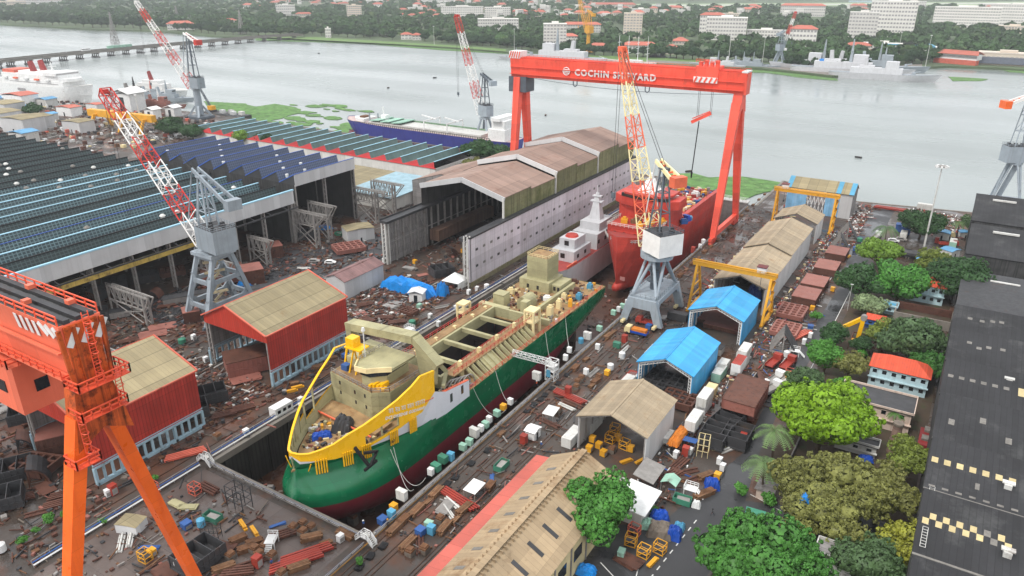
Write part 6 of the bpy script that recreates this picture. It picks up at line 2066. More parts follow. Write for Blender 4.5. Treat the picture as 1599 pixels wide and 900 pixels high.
MB().bar((16, 0, 26), (15, 0, 34), 1.4, 1.4, .4, .4).cbox(16, 0, 30, 1, 7, .4).build('mast', M['white'], fr)
MB().box(-20, -10, -11.1, -10.9, 10, 12).build('side_door', M['bwin'], fr)
mb = MB()
for k in range(14):
 mb.box(38 + .0 * k, 38.8, -9 + k * 1.3, -8.2 + k * 1.3, 17.4, 18)
for k in range(20):
 MB
mb.build('window_row', M['bwin'], fr)
for k in range(5):
 MB().cbox(-34 + k * 14, -10.7, 19.6, 5, 1.4, 1.3).build('lifeboat', M['crane_orange'] if k % 2 else M['white'], fr)
p = at(178, 150)
f2 = shipf('moored_ship', 'white ship with a dark red funnel just beyond the large passenger ship', 'ship', (p.x + 20, p.y + 30, -3), R(6))
simple_hull(f2, 70, 14, 8, M['white'], M['offwhite'], bow=.2, stern=.05, flare=.3, n=18)
MB().box(-20, 12, -5, 5, 7.8, 12).box(-14, 6, -4, 4, 12, 14.6).build('superstructure', M['white'], f2)
MB().bar((-6, 0, 14), (-8, 0, 22), 3.2, 2.6, 2.2, 2, up=(0, 1, 0)).build('funnel', fmat, f2)
# small naval craft on the left quay
def warship(label, p, rz, L, m_='navy_mid', s=1.0, group=None, flag=0, mast='navy_mid', z=-3):
 t = shipf('patrol_boat', label, 'ship', (p[0], p[1], z), rz, group)
 simple_hull(t, L, L * .135, L * .06, M[m_], M['navy_mid'], bow=.34, stern=.06, flare=.3, sheer=L * .015, n=16)
 D = L * .058
 mb = MB().m(M[m_]).box(-L * .3, L * .18, -L * .05, L * .05, D, D + L * .055).box(L * .02, L * .14, -L * .045, L * .045, D + L * .055, D + L * .12).box(-L * .22, -L * .08, -L * .035, L * .035, D + L * .045, D + L * .075)
 mb.m(M['glass']).box(L * .14, L * .141, -L * .04, L * .04, D + L * .09, D + L * .108)
 mb.build('superstructure', None, t)
 MB().bar((0, 0, D + L * .05), (0, 0, D + L * .25), L * .035, L * .03, L * .008, L * .008).cbox(0, 0, D + L * .15, L * .012, L * .05, L * .006).cbox(0, 0, D + L * .18, L * .01, L * .03, L * .005).build('mast', M[mast], t)
 MB().bar((-L * .16, 0, D + L * .07), (-L * .17, 0, D + L * .15), L * .05, L * .035, L * .04, L * .03).build('funnel', M[m_], t)
 MB().tube((L * .28, 0, D), (L * .28, 0, D + L * .03), L * .02, L * .015).tube((L * .28, 0, D + L * .025), (L * .34, 0, D + L * .035), L * .005).build('gun', M['navy_mid'], t)
 if flag:
  MB().box(-L * .26, -L * .2, -L * .03, L * .03, D + L * .045, D + L * .07).build('blue_cover', M['bluetarp2'], t)
 return t
for i, (u, v, L, m_, mast, lb) in enumerate(((212, 150, 60, 'steelgrey', 'darksteel', 'grey boat wrapped in dark scaffolding at the left quay'), (238, 152, 52, 'navy_mid', 'salmon', 'grey boat with a reddish mast at the left quay'), (262, 154, 55, 'navy_mid', 'navy_mid', 'grey boat with a pale mast nearest the column crane'), (250, 168, 48, 'rustpink', 'white', 'pinkish primed hull lying among the left quay workshops'))):
 p = at(u, v)
 warship(lb, (p.x, p.y), R(8 + i * 3), L, m_, mast=mast, z=-2 if i < 3 else 0)
# far naval quay
for u, v, L, rz, fl, m_, lb in ((1283, 112, 112, 182, 0, 'navy', 'long pale grey naval ship, innermost of the moored group at right'), (1325, 117.5, 122, 4, 1, 'navy', 'pale grey naval ship with a blue cover in the right hand moored group'), (1376, 124.5, 104, 4, 0, 'navy', 'outermost small pale grey naval ship of the right hand moored group'),
      (1370, 111, 100, 4, 0, 'navy_mid', 'darker grey naval ship showing its masts behind the moored group'), (870, 98, 128, 184, 0, 'navy', 'long pale grey naval ship behind the left end of the big gantry'), (806, 93, 50, 184, 0, 'navy', 'small pale naval vessel at the left of the big gantry top'),
      (1120, 106, 64, 184, 0, 'navy', 'pale grey naval ship seen above the right half of the gantry girder'), (1175, 107, 60, 4, 0, 'navy_mid', 'grey naval ship by the right end of the gantry'), (1160, 104, 56, 4, 0, 'navy_mid', 'grey naval ship crowded in behind the ship by the gantry end'),
      (1030, 93, 44, 4, 0, 'darksteel', 'small black hulled craft moored behind the tall masted training ship')):
 p = at(u, v, -3)
 warship(lb, (p.x, p.y), R(rz), L, m_, flag=fl)
p = at(985, 102, -3)
t = shipf('sailing_ship', 'white and blue hulled sailing ship with four tall masts at the naval quay', 'ship', (p.x, p.y, -3), R(184))
simple_hull(t, 62, 9, 4.4, M['white'], M['offwhite'], bow=.3, stern=.1, flare=.3, sheer=1.6, n=16)
MB().grid([[(q[0], q[1] * 1.01, q[2]) for q in r] for r in loft(62, 9, 1.6, bow=.3, stern=.1, flare=.3, n=16)], close=True).build('boot_stripe', M['bluepaint'], t)
for x in (-20, -8, 4, 16):
 mb = MB().tube((x, 0, 4), (x, 0, 34), .5, .25)
 for z in (14, 20, 26):
  mb.tube((x, -7 + (z - 14) * .2, z), (x, 7 - (z - 14) * .2, z), .28)
 mb.build('mast', M['white'], t)
MB().tube((28, 0, 4.6), (42, 0, 9), .35, .2).build('bowsprit', M['white'], t)
MB().box(-14, 10, -3, 3, 4.2, 6.4).build('deckhouse', M['white'], t)
p = at(1497, 99)
t = thing('boat_house', 'red and white waterfront boat club building on the far right shore', 'building', (p.x, p.y, -1), R(-20))
MB().box(-26, 22, -9, 0, 0, 6).build('lower_wall', M['salmon'], t)
MB().box(-22, 22, -8, 6, 6, 12).build('wall', M['white'], t)
MB().box(-22, 22, -8.1, -8, 7.6, 10.4).build('window_band', M['bwin'], t)
MB().slab([(-24, -10, 12), (24, -10, 12), (20, 0, 16), (-20, 0, 16)], .4).slab([(-24, 8, 12), (24, 8, 12), (20, 0, 16), (-20, 0, 16)], .4).build('roof', M['bred'], t)
# little floats drifting
for i, (u, v) in enumerate(((498, 84), (679, 122), (852, 181), (1340, 247), (1075, 269), (606, 138))):
 p = at(u, v, -3)
 t = thing('small_boat', ['tiny dark boat on open water left of centre', 'tiny dark boat on open water left of the red and white jib', 'tiny dark boat seen under the gantry girder', 'tiny dark boat drifting alone right of the gantry', 'tiny dark float at the weed carpet edge', 'tiny dark speck of a boat in midstream'][i], 'boat', (p.x, p.y, -3), i)
 simple_hull(t, 4.2, 1.5, .9, M['darksteel'], M['timber2'], bow=.4, n=8)

# rail and road bridge on the left, crossing to the far bank
br = thing('bridge', 'long low concrete bridge on many piers crossing the water at the left', 'bridge', (-1000, 600, -3))
bp = [at(-160, 128, 4), at(0, 96, 4), at(110, 84.5, 4), at(250, 71.5, 4), at(400, 58.5, 4), at(470, 54.5, 4)]
mb = MB()
for a, b in zip(bp[:-1], bp[1:]):
 mb.bar(a, b, 15, 2.2)
mb.build('deck', M['concrete'], br, W=True)
mb = MB()
for a, b in zip(bp[:-1], bp[1:]):
 d = (b - a).normalized()
 s = Vector((d.y, -d.x, 0)) * 7.4
 for q in (1, -1):
  mb.bar(a + s * q + Vector((0, 0, 1.7)), b + s * q + Vector((0, 0, 1.7)), .4, 1.2)
mb.build('parapet', M['skylight_grey'], br, W=True)
for a, b in zip(bp[:-1], bp[1:]):
 L = (b - a).length
 n = max(1, int(L / 22))
 d = (b - a).normalized()
 s = Vector((d.y, -d.x, 0))
 for i in range(n):
  q = a + (b - a) * ((i + .5) / n)
  mb = MB()
  for k in (-6, -2, 2, 6):
   mb.tube((q.x + s.x * k, q.y + s.y * k, -3.2), (q.x + s.x * k, q.y + s.y * k, 3), .8, n=6)
  mb.bar(q - s * 8 - Vector((0, 0, 1.8)), q + s * 8 - Vector((0, 0, 1.8)), 1.8, 1.4)
  mb.bar(q - s * 7 - Vector((0, 0, 6.3)), q + s * 7 - Vector((0, 0, 6.3)), 3, 1.3)
  mb.build('pier', M['greysheet'], br, W=True)
for i, (u, v) in enumerate(((186, 74.6), (146, 78.5))):
 a, b = at(u - 18, v + 1.6, 6), at(u + 20, v - 1.8, 6)
 t = thing('train' if i == 0 else 'bus', 'pale train crossing the long bridge' if i == 0 else 'pale bus on the long bridge behind the train', 'train' if i == 0 else 'bus', a)
 if i == 0:
  for k in range(4):
   q, q2 = a.lerp(b, k / 4), a.lerp(b, (k + .94) / 4)
   MB().bar(q + Vector((0, 0, 1.8)), q2 + Vector((0, 0, 1.8)), 3, 3.2).bar(q + Vector((0, 0, 2.4)), q2 + Vector((0, 0, 2.4)), 3.05, .8).build('carriage', M['mintpaint'], t, W=True)
 else:
  q = a + (b - a).normalized() * 11
  MB().bar(a + Vector((0, 0, 1.6)), q + Vector((0, 0, 1.6)), 2.6, 2.8).build('body', M['white'], t, W=True)
  MB().bar(a + Vector((0, 0, 2.1)), q + Vector((0, 0, 2.1)), 2.66, .8).build('window_band', M['glass'], t, W=True)
# pylons
for i, (u, v, h) in enumerate(((378, 55, 42), (180, 68, 46), (1076 / 4 + 8, 30, 30))):
 p = at(u, v, -2)
 t = thing('power_pylon', ['steel lattice pylon at the bridge head on the far bank', 'steel lattice pylon standing in the water beyond the bridge', 'steel lattice pylon in the mangrove far left'][i], 'pylon', p)
 mb = MB()
 lattice(mb, (0, 0, 0), (0, 0, h * .7), 9, 2.4, 7, .7, .4, up=(1, 0, 0))
 lattice(mb, (0, 0, h * .7), (0, 0, h), 2.4, .8, 4, .6, .35, up=(1, 0, 0))
 for z in (.7, .82, .93):
  mb.bar((-6, 0, h * z), (6, 0, h * z), .5)
 mb.build('lattice_tower', M['steelgrey'], t)
# ------------------------------------------------------------------ yard things: prototypes
def P_timber(n=4, m=3, L=4.6, mm='timber', nm='timber_stack'):
 t = thing(nm, 'x', 'timber')
 L *= .85
 rg = random.Random(n)
 for j in range(m):
  mb = MB()
  for i in range(n):
   a = rg.uniform(-.25, .25)
   mb.m(M['timber' if (i + j) % 3 else 'timber2'] if mm == 'timber' else M[mm]).box(-L / 2 + a, L / 2 + a, (i - n / 2) * .38, (i - n / 2) * .38 + .33, j * .36, j * .36 + .32)
  mb.build('timber_layer', None, t)
 return t
def P_block():
 t = thing('block_pallet', 'x', 'block')
 MB().cbox(0, 0, 0, 1.7, 1.5, .9).build('concrete_base', M['blockgrey'], t)
 MB().cbox(0, 0, .9, 1.5, 1.4, .35).cbox(0.1, .1, 1.25, 1.1, 1.2, .25).build('timber_top', M['timber2'], t)
 return t
def P_grid(L=10, W=8, h=1.5, nx=5, ny=4, mm='rustpink'):
 t = thing('grid_panel', 'x', 'steel panel')
 mb = MB().m(M[mm])
 for i in range(nx + 1):
  x = -L / 2 + L * i / nx
  mb.box(x - .25, x + .25, -W / 2, W / 2, .6, .6 + h)
 for j in range(ny + 1):
  y = -W / 2 + W * j / ny
  mb.box(-L / 2 + .26, L / 2 - .26, y - .3, y + .3, .62, .58 + h)
 mb.m(M['darksteel']).box(-L / 2, L / 2, -W / 2, W / 2, .5, .6)
 mb.build('grid', None, t)
 for x in (-L * .4, L * .4):
  MB().box(x - .5, x + .5, -W * .45, W * .45, 0, .5).build('support', M['blockgrey'], t)
 return t
def P_hull(L=11, W=8, h=3.2, mm='rustpink', side='rust', open_=False):
 t = thing('hull_block', 'x', 'hull block')
 mb = MB().m(M[mm]).box(-L / 2, L / 2, -W / 2, W / 2, h - .25 if not open_ else 0.5, h if not open_ else .8)
 mb.m(M[side]).box(-L / 2 + .05, L / 2 - .05, -W / 2 + .05, -W / 2 + .2, .5, h - .25).box(-L / 2 + .05, L / 2 - .05, W / 2 - .2, W / 2 - .05, .5, h - .25)
 for i in range(6 if not open_ else 4):
  x = -L / 2 + .2 + (L - .5) * i / (5 if not open_ else 3)
  mb.box(x, x + .14, -W / 2 + .21, W / 2 - .21, .5, h - .26)
 mb.build('shell', None, t)
 mb = MB()
 for i in range(int(L / 1.2)):
  mb.box(-L / 2 + .5 + i * 1.2, -L / 2 + .7 + i * 1.2, -W / 2 - .12, -W / 2 + .04, .6, h - .3)
 mb.box(-L / 2 + .5, L / 2 - .5, -W / 2 - .1, -W / 2 + .04, h * .5, h * .5 + .15)
 mb.build('stiffeners', M[side], t)
 for x in (-L * .38, 0, L * .38):
  MB().box(x - .5, x + .5, -W * .45, W * .45, 0, .5).build('support', M['blockgrey'], t)
 return t
def P_cont(mm, L=6.1, nm='container', top=None, win=False):
 t = thing(nm, 'x', 'container')
 mb = MB().m(M[mm]).box(-L / 2, L / 2, -1.22, 1.22, .12, 2.55)
 mb.m(M[top] if top else M[mm]).box(-L / 2 + .02, L / 2 - .02, -1.2, 1.2, 2.55, 2.6)
 b = mb.build('body', None, t)
 for s in (-1, 1):
  mb = MB()
  for i in range(int(L / .4)):
   x = -L / 2 + .15 + i * .4
   mb.box(x, x + .18, s * 1.235 - .035, s * 1.235 + .035, .3, 2.4)
  mb.build('corrugation', M[mm], t)
 MB().box(L / 2 - .02, L / 2 + .06, -1.1, -.04, .25, 2.45).build('door', M[mm], t)
 MB().box(L / 2 - .02, L / 2 + .06, .04, 1.1, .25, 2.45).build('door', M[mm], t)
 if win:
  for x in (-L * .3, 0, L * .28):
   MB().box(x - .45, x + .45, -1.34, -1.2, 1.1, 1.9).build('window', M['glass'], t)
 return t
def P_cab(mm, sx=1.0, sy=1.2, h=1.5, nm='cabinet'):
 t = thing(nm, 'x', 'cabinet')
 MB().cbox(0, 0, .15, sx, sy, h).cbox(0, 0, h + .15, sx * 1.06, sy * 1.06, .1).build('body', M[mm], t)
 MB().box(sx / 2, sx / 2 + .04, -sy * .4, sy * .4, .3, h * .8).build('door', M['steelgrey'], t)
 MB().cbox(0, 0, 0, sx * .9, sy * .9, .15).build('base', M['darksteel'], t)
 return t
def P_pipes(n=5, L=5.5, mm='steelgrey'):
 t = thing('pipe_bundle', 'x', 'pipes')
 for i in range(n):
  z = .2 + (.36 if i > n * .6 else 0)
  y = (i - n / 3) * .42 if i <= n * .6 else (i - n * .8) * .42
  MB().tube((-L / 2 + .2 * (i % 3), y, z), (L / 2 - .15 * (i % 2), y, z), .19, n=7).build('pipe', M[mm], t)
 return t
def P_plates(mm='rust', L=5, W=3):
 t = thing('plate_stack', 'x', 'steel plates')
 rg = random.Random(len(mm))
 for k in range(4):
  MB().cbox(rg.uniform(-.4, .4), rg.uniform(-.3, .3), .15 + k * .12, L * rg.uniform(.8, 1), W * rg.uniform(.8, 1), .09, rg.uniform(-.12, .12)).build('plate', M[mm], t)
 return t
def P_skip(mm='greenpaint'):
 t = thing('waste_skip', 'x', 'skip')
 mb = MB().box(-1.8, 1.8, -1, 1, .1, .2).box(-1.8, 1.8, -1, -.92, .2, 1.4).box(-1.8, 1.8, .92, 1, .2, 1.4).box(-1.8, -1.72, -.92, .92, .2, 1.4).box(1.72, 1.8, -.92, .92, .2, 1.4)
 mb.build('bin', M[mm], t)
 MB().cbox(.2, 0, .2, 2.6, 1.5, .8, .1).build('scrap_load', M['steelgrey'], t)
 return t
def P_cage(mm='yellow'):
 t = thing('work_cage', 'x', 'platform')
 mb = MB()
 for z in (.1, 1.1, 2.2):
  for a, b in (((-1, -.8), (1, -.8)), ((1, -.8), (1, .8)), ((1, .8), (-1, .8)), ((-1, .8), (-1, -.8))):
   mb.bar((*a, z), (*b, z), .12)
 for x in (-1, 1):
  for y in (-.8, .8):
   mb.bar((x, y, 0), (x, y, 2.2), .14)
 mb.bar((-1, -.8, .1), (1, -.8, 2.2), .1)
 mb.build('frame', M[mm], t)
 MB().cbox(0, 0, 1.05, 1.9, 1.5, .06).build('floor', M['darksteel'], t)
 return t
def P_scaff(mm='darksteel', w=4, d=2, h=4):
 t = thing('scaffold', 'x', 'scaffold')
 mb = MB()
 for x in (-w / 2, 0, w / 2):
  for y in (-d / 2, d / 2):
   mb.bar((x, y, 0), (x, y, h), .12)
 for z in (h * .33, h * .66, h):
  for y in (-d / 2, d / 2):
   mb.bar((-w / 2, y, z), (w / 2, y, z), .1)
  for x in (-w / 2, 0, w / 2):
   mb.bar((x, -d / 2, z), (x, d / 2, z), .1)
 mb.build('frame', M[mm], t)
 return t
def P_table():
 t = thing('work_platform', 'x', 'platform')
 mb = MB().box(-1.3, 1.3, -1, 1, 1.5, 1.6)
 for x in (-1.2, 1.2):
  for y in (-.9, .9):
   mb.bar((x, y, 0), (x, y, 1.5), .14)
 mb.rail([(-1.3, -1, 1.6), (-1.3, 1, 1.6), (1.3, 1, 1.6)], .9, .05, .8)
 mb.build('stand', M['white'], t)
 mb = MB()
 for k in range(6):
  mb.box(1.3 + k * .25, 1.6 + k * .25, -.6, .6, 1.3 - k * .24, 1.38 - k * .24)
 mb.bar((1.3, -.6, 1.5), (2.8, -.6, .05), .1).bar((1.3, .6, 1.5), (2.8, .6, .05), .1)
 mb.build('steps', M['white'], t)
 return t
def P_truck(mm='redsteel', bed='steelgrey', load=None, L=7):
 t = thing('truck', 'x', 'truck')
 mb = MB().m(M[mm]).prism([(L / 2 - 1.9, .7), (L / 2, .7), (L / 2, 1.7), (L / 2 - .35, 2.6), (L / 2 - 1.9, 2.6)], 1, -1.1, 1.1)
 mb.m(M['glass']).prism([(L / 2 - .03, 1.72), (L / 2 + .02, 1.72), (L / 2 - .32, 2.5), (L / 2 - .37, 2.5)], 1, -.95, .95)
 mb.build('cab', None, t)
 MB().box(-L / 2, L / 2 - 2, -1.15, 1.15, .9, 1.1).box(-L / 2, L / 2 - 2, -1.15, -1.05, 1.1, 1.6).box(-L / 2, L / 2 - 2, 1.05, 1.15, 1.1, 1.6).build('load_bed', M[bed], t)
 for x in (L / 2 - 1, -L / 2 + 1, -L / 2 + 2.1):
  for y in (-1.05, 1.05):
   MB().tube((x, y - .14, .48), (x, y + .14, .48), .48, n=12).build('wheel', M['black'], t)
 if load:
  MB().box(-L / 2 + .3, L / 2 - 2.3, -.95, .95, 1.1, 2.3).build('load', M[load], t)
 return t
def P_car(mm='white', L=4.2):
 t = thing('parked_car', 'x', 'car')
 mb = MB().m(M[mm]).prism([(-L / 2, .35), (L / 2, .35), (L / 2, .8), (L * .28, .95), (L * .14, 1.42), (-L * .3, 1.42), (-L * .44, .98), (-L / 2, .9)], 1, -.82, .82)
 mb.build('body', None, t)
 mb = MB().prism([(L * .265, .98), (L * .14, 1.37), (-L * .29, 1.37), (-L * .4, 1.0)], 1, -.84, .84)
 mb.build('windows', M['glass'], t)
 for x in (-L * .32, L * .32):
  for y in (-.76, .76):
   MB().tube((x, y - .1, .32), (x, y + .1, .32), .32, n=12).build('wheel', M['black'], t)
 return t
def P_tank(mm='white', r=.9, h=1.8):
 t = thing('steel_tank', 'x', 'tank')
 MB().tube((0, 0, .3), (0, 0, h), r, n=14).tube((0, 0, h), (0, 0, h + .3), r, r * .4, 14).build('vessel', M[mm], t)
 for a in (0, 2.1, 4.2):
  MB().cbox(r * .7 * math.cos(a), r * .7 * math.sin(a), 0, .15, .15, .4).build('leg', M['darksteel'], t)
 return t
def P_trestle(mm='rust', L=6):
 t = thing('steel_beam_pile', 'x', 'steel beams')
 for k in range(4):
  y = (k - 1.5) * .6
  MB().box(-L / 2 + k * .2, L / 2 - k * .15, y - .2, y + .2, .3 + .02 * k, .36 + .02 * k).box(-L / 2 + k * .2, L / 2 - k * .15, y - .04, y + .04, .36, .7).box(-L / 2 + k * .2, L / 2 - k * .15, y - .2, y + .2, .7, .76 + .01 * k).build('beam', M[mm], t)
 MB().cbox(-L * .3, 0, 0, .3, 2.6, .3).build('bearer', M['timber2'], t)
 return t
def P_arch(mm='darksteel', L=8, W=6, h=4.5):
 """hull section leaning: curved shell with ribs"""
 t = thing('curved_hull_section', 'x', 'hull section')
 pts = [(L / 2 * math.cos(a), h * math.sin(a) + .3) for a in np.linspace(0.05, 1.5, 7)]
 MB().grid([[(p[0], y, p[1]) for p in pts] for y in (-W / 2, W / 2)]).grid([[(p[0] - .14, y, p[1] - .12) for p in pts] for y in (-W / 2, W / 2)], flip=True).build('shell', M[mm], t)
 mb = MB()
 for y in np.linspace(-W / 2 + .2, W / 2 - .2, 6):
  for a, b in zip(pts[:-1], pts[1:]):
   mb.bar((a[0] - .3, y, a[1] - .25), (b[0] - .3, y, b[1] - .25), .1, .5)
  mb.bar((pts[0][0], y, .1), (0, y, .1), .2).bar((0, y, .1), (pts[-1][0], y, pts[-1][1]), .2)
 mb.build('ribs', M['rust'] if mm != 'rust' else M['darksteel'], t)
 return t
def P_hut(wall='white', roof='white', w=3, d=2.4, h=2.2):
 t = thing('site_hut', 'x', 'hut')
 MB().box(-w / 2, w / 2, -d / 2, d / 2, 0, h).build('wall', M[wall], t)
 MB().slab([(-w / 2 - .3, -d / 2 - .3, h + .15), (0, -d / 2 - .3, h + .7), (0, d / 2 + .3, h + .7), (-w / 2 - .3, d / 2 + .3, h + .15)], .1).slab([(w / 2 + .3, -d / 2 - .3, h + .15), (0, -d / 2 - .3, h + .7), (0, d / 2 + .3, h + .7), (w / 2 + .3, d / 2 + .3, h + .15)], .1).build('roof', M[roof], t)
 MB().box(-.4, .4, -d / 2 - .05, -d / 2 + .02, 0, 1.8).build('door', M['glass'], t)
 return t
def P_canopy(roof='white', w=4, d=3, h=2.4, gable_=False):
 t = thing('canopy', 'x', 'canopy')
 if gable_:
  MB().slab([(-w / 2, -d / 2, h), (0, -d / 2, h + .9), (0, d / 2, h + .9), (-w / 2, d / 2, h)], .08).slab([(w / 2, -d / 2, h), (0, -d / 2, h + .9), (0, d / 2, h + .9), (w / 2, d / 2, h)], .08).build('roof', M[roof], t)
 else:
  MB().slab([(-w / 2, -d / 2, h), (w / 2, -d / 2, h + .25), (w / 2, d / 2, h + .25), (-w / 2, d / 2, h)], .08).build('roof', M[roof], t)
 for x in (-w / 2 + .15, w / 2 - .15):
  for y in (-d / 2 + .15, d / 2 - .15):
   MB().bar((x, y, 0), (x, y, h), .1).build('post', M['steelgrey'], t)
 return t
def P_mat():
 t = thing('rubber_mat', 'x', 'mat')
 for k in range(3):
  MB().cbox(.1 * k, -.06 * k, .02 + .12 * k, 1.7, 1.3, .1, .15 * k).build('slab', M['black'], t)
 return t
def P_ramp():
 t = thing('tilted_panel', 'x', 'steel panel')
 mb = MB().slab([(-4, -3.5, .5), (0, -3.5, 6.5), (0, 3.5, 6.5), (-4, 3.5, .5)], .25)
 mb.build('panel', M['darksteel'], t)
 mb = MB()
 for y in np.linspace(-3.2, 3.2, 6):
  mb.bar((-3.6, y, .3), (3.4, y, .3), .25, .4).bar((3.4, y, .3), (0.1, y, 6.1), .2, .4).bar((0, y, .3), (0, y, 6), .2, .3)
 for x in (-3, 0, 3):
  mb.bar((x, -3.4, .35), (x, 3.4, .35), .25, .4)
 mb.build('ribs', M['steelgrey'], t)
 return t
M['dullblue'] = mat('dull_blue_sheet', (96, 152, 190), .6, lines=((1, 1, .1, .2),))
mat_blue = 'dullblue'
KIND = {
 'timber': (lambda: P_timber(), 'stack of orange brown timber'), 'timber_s': (lambda: P_timber(3, 2, 2.6, 'timber'), 'small stack of brown timber'),
 'timber_d': (lambda: P_timber(4, 3, 3.6, 'timber2'), 'stack of dark brown timber'), 'yellow_beams': (lambda: P_timber(2, 2, 3.4, 'yellow'), 'pair of yellow steel beams'),
 'block': (P_block, 'concrete and timber support block'), 'grid': (lambda: P_grid(), 'red brown grid of steel ribs'), 'grid_dark': (lambda: P_grid(12, 13, 1.4, 6, 6, 'darksteel'), 'dark egg crate grid of steel'),
 'grid_s': (lambda: P_grid(8, 6, 1.8, 4, 3, 'rust'), 'small rusty steel grid'), 'hull': (lambda: P_hull(), 'flat topped red brown hull block'), 'hull_tall': (lambda: P_hull(9, 10, 7, 'rustpink', 'rust'), 'tall oxide red hull block with ribbed sides'),
 'hull_brown': (lambda: P_hull(14, 8, 5, 'rust', 'rustpink'), 'big brown steel hull block'), 'hull_open': (lambda: P_hull(8, 6, 3.6, 'darksteel', 'darksteel', True), 'dark open steel trough block'), 'hull_grey': (lambda: P_hull(16, 5, 4, 'darksteel', 'steelgrey'), 'long grey ribbed hull block'),
 'cont_w': (lambda: P_cont('offwhite'), 'grimy white container'), 'cont_t': (lambda: P_cont('cream', top='cream'), 'tan topped cream container'), 'cont_r': (lambda: P_cont('white', top='redsteel'), 'white container with a rust red top'),
 'cont_g': (lambda: P_cont('mintpaint', top='offwhite'), 'pale green container'), 'cont_rust': (lambda: P_cont('white', top='timber'), 'white container with a rusty orange top'), 'cont_d': (lambda: P_cont('darksteel'), 'dark blue grey container'),
 'office': (lambda: P_cont('white', 5.4, 'site_office', win=True), 'white site office cabin with dark windows'), 'cab_w': (lambda: P_cab('white'), 'white equipment cabinet'), 'cab_g': (lambda: P_cab('mintpaint', 1.2, 1.5, 1.4), 'pale green equipment cabinet'),
 'cab_green': (lambda: P_cab('greenpaint', 1.4, 2, 1.5), 'green equipment cabinet'), 'cab_b': (lambda: P_cab('cyanpaint', 1.2, 1.4, 1.8), 'bright blue equipment cabinet'), 'cab_y': (lambda: P_cab('yellow', 1.3, 1.3, 1.3), 'yellow equipment box'), 'cab_navy': (lambda: P_cab('bluepaint', 1.6, 1.6, 1.3), 'dark blue equipment box'),
 'cab_big': (lambda: P_cab('offwhite', 1.2, 2.2, 2.1), 'tall off white equipment housing'), 'pipes': (lambda: P_pipes(), 'bundle of grey pipes'), 'pipes_w': (lambda: P_pipes(4, 5, 'offwhite'), 'bundle of white pipes'), 'pipes_r': (lambda: P_pipes(5, 6, 'rust'), 'bundle of rusty pipes'),
 'plates': (lambda: P_plates(), 'loose stack of rusty plates'), 'plates_r': (lambda: P_plates('rustpink', 9, 5), 'large flat stack of oxide red plates'), 'plates_g': (lambda: P_plates('steelgrey', 5, 2.6), 'stack of grey plates'), 'plates_b': (lambda: P_plates('bluepaint', 7, 1.5), 'long blue steel plates'),
 'plates_y': (lambda: P_plates('khaki', 4, 1.6), 'pale yellow cut plates'), 'skip': (P_skip, 'green scrap skip'), 'cage': (P_cage, 'yellow work cage'), 'cage_w': (lambda: P_cage('cream'), 'cream framed work cage'), 'scaff': (lambda: P_scaff(), 'dark scaffold frame'), 'scaff_c': (lambda: P_scaff('cream', 3, 3, 6), 'tall cream scaffold tower'),
 'table': (P_table, 'white work platform with steps'), 'truck_r': (lambda: P_truck('redsteel', 'redsteel'), 'red truck'), 'truck_w': (lambda: P_truck('white', 'steelgrey'), 'white truck'), 'truck_b': (lambda: P_truck('cream', 'darkblue', 'orangetarp'), 'cream truck with an orange load'), 'truck_y': (lambda: P_truck('yellow', 'offwhite', None, 5.5), 'small yellow and white truck'),
 'car_w': (P_car, 'white car'), 'car_y': (lambda: P_car('yellow_bright'), 'yellow car'), 'car_g': (lambda: P_car('steelgrey'), 'grey car'), 'tank': (lambda: P_tank(), 'white upright tank'), 'tank_b': (lambda: P_tank('cyanpaint', .8, 1.8), 'bright blue upright tank'), 'tank_g': (lambda: P_tank('greenpaint', 1.1, 1.6), 'green upright tank'),
 'beams': (lambda: P_trestle(), 'pile of rusty steel beams'), 'beams_r': (lambda: P_trestle('redsteel', 10), 'long red steel beams'), 'beams_s': (lambda: P_trestle('salmon', 9), 'long salmon red steel trough'), 'arch': (lambda: P_arch(), 'curved grey hull section with ribs'), 'arch_r': (lambda: P_arch('rust', 9, 7, 5), 'curved rusty hull section with ribs'),
 'hut': (P_hut, 'small white hut'), 'hut_b': (lambda: P_hut('offwhite', mat_blue, 6, 5, 3), 'pale blue workshop hut'), 'hut_t': (lambda: P_hut('fascia', 'tanroof2', 14, 10, 6), 'tan roofed grey workshop'), 'hut_r': (lambda: P_hut('white', 'bred', 10, 6, 4), 'white hut with a red roof'), 'canopy': (P_canopy, 'white topped canopy stand'), 'canopy_g': (lambda: P_canopy('mintpaint', 3.4, 3.2, 2.4, True), 'pale green ridged canopy'),
 'canopy_b': (lambda: P_canopy('bluepaint', 3.4, 2, 2.2), 'blue sheet canopy'), 'mat': (P_mat, 'dark rubber mat pile'), 'ramp': (P_ramp, 'tilted dark ribbed steel panel'), 'redbox': (lambda: P_cab('redsteel', 1.4, 1.4, 2.2), 'red machine cabinet'), 'red_frame': (lambda: P_cage('salmon'), 'salmon red frame'),
}
PROT = {}
def place(zone, items, rz0=0.0):
 cnt, seen = {}, {}
 for it in items:
  cnt[it[0]] = cnt.get(it[0], 0) + 1
 rg = random.Random(len(zone))
 for it in items:
  k, u, v = it[:3]
  rz = it[3] if len(it) > 3 else None
  z = it[4] if len(it) > 4 else 0
  sc = it[5] if len(it) > 5 else None
  if k not in PROT:
   PROT[k] = Proto(KIND[k][0]())
  seen[k] = seen.get(k, 0) + 1
  lb = KIND[k][1] + ' ' + zone
  if cnt[k] > 1:
   lb = NTH[seen[k] - 1] + ' ' + lb
  lb = ' '.join(lb.split()[:16])
  p = at(u, v, z)
  PROT[k].put(p, rz0 + (R(rz) if rz is not None else rg.uniform(-.12, .12)), lb, (KIND[k][1] + 's in the yard') if cnt[k] > 1 else None, sc)
Q = math.pi / 2
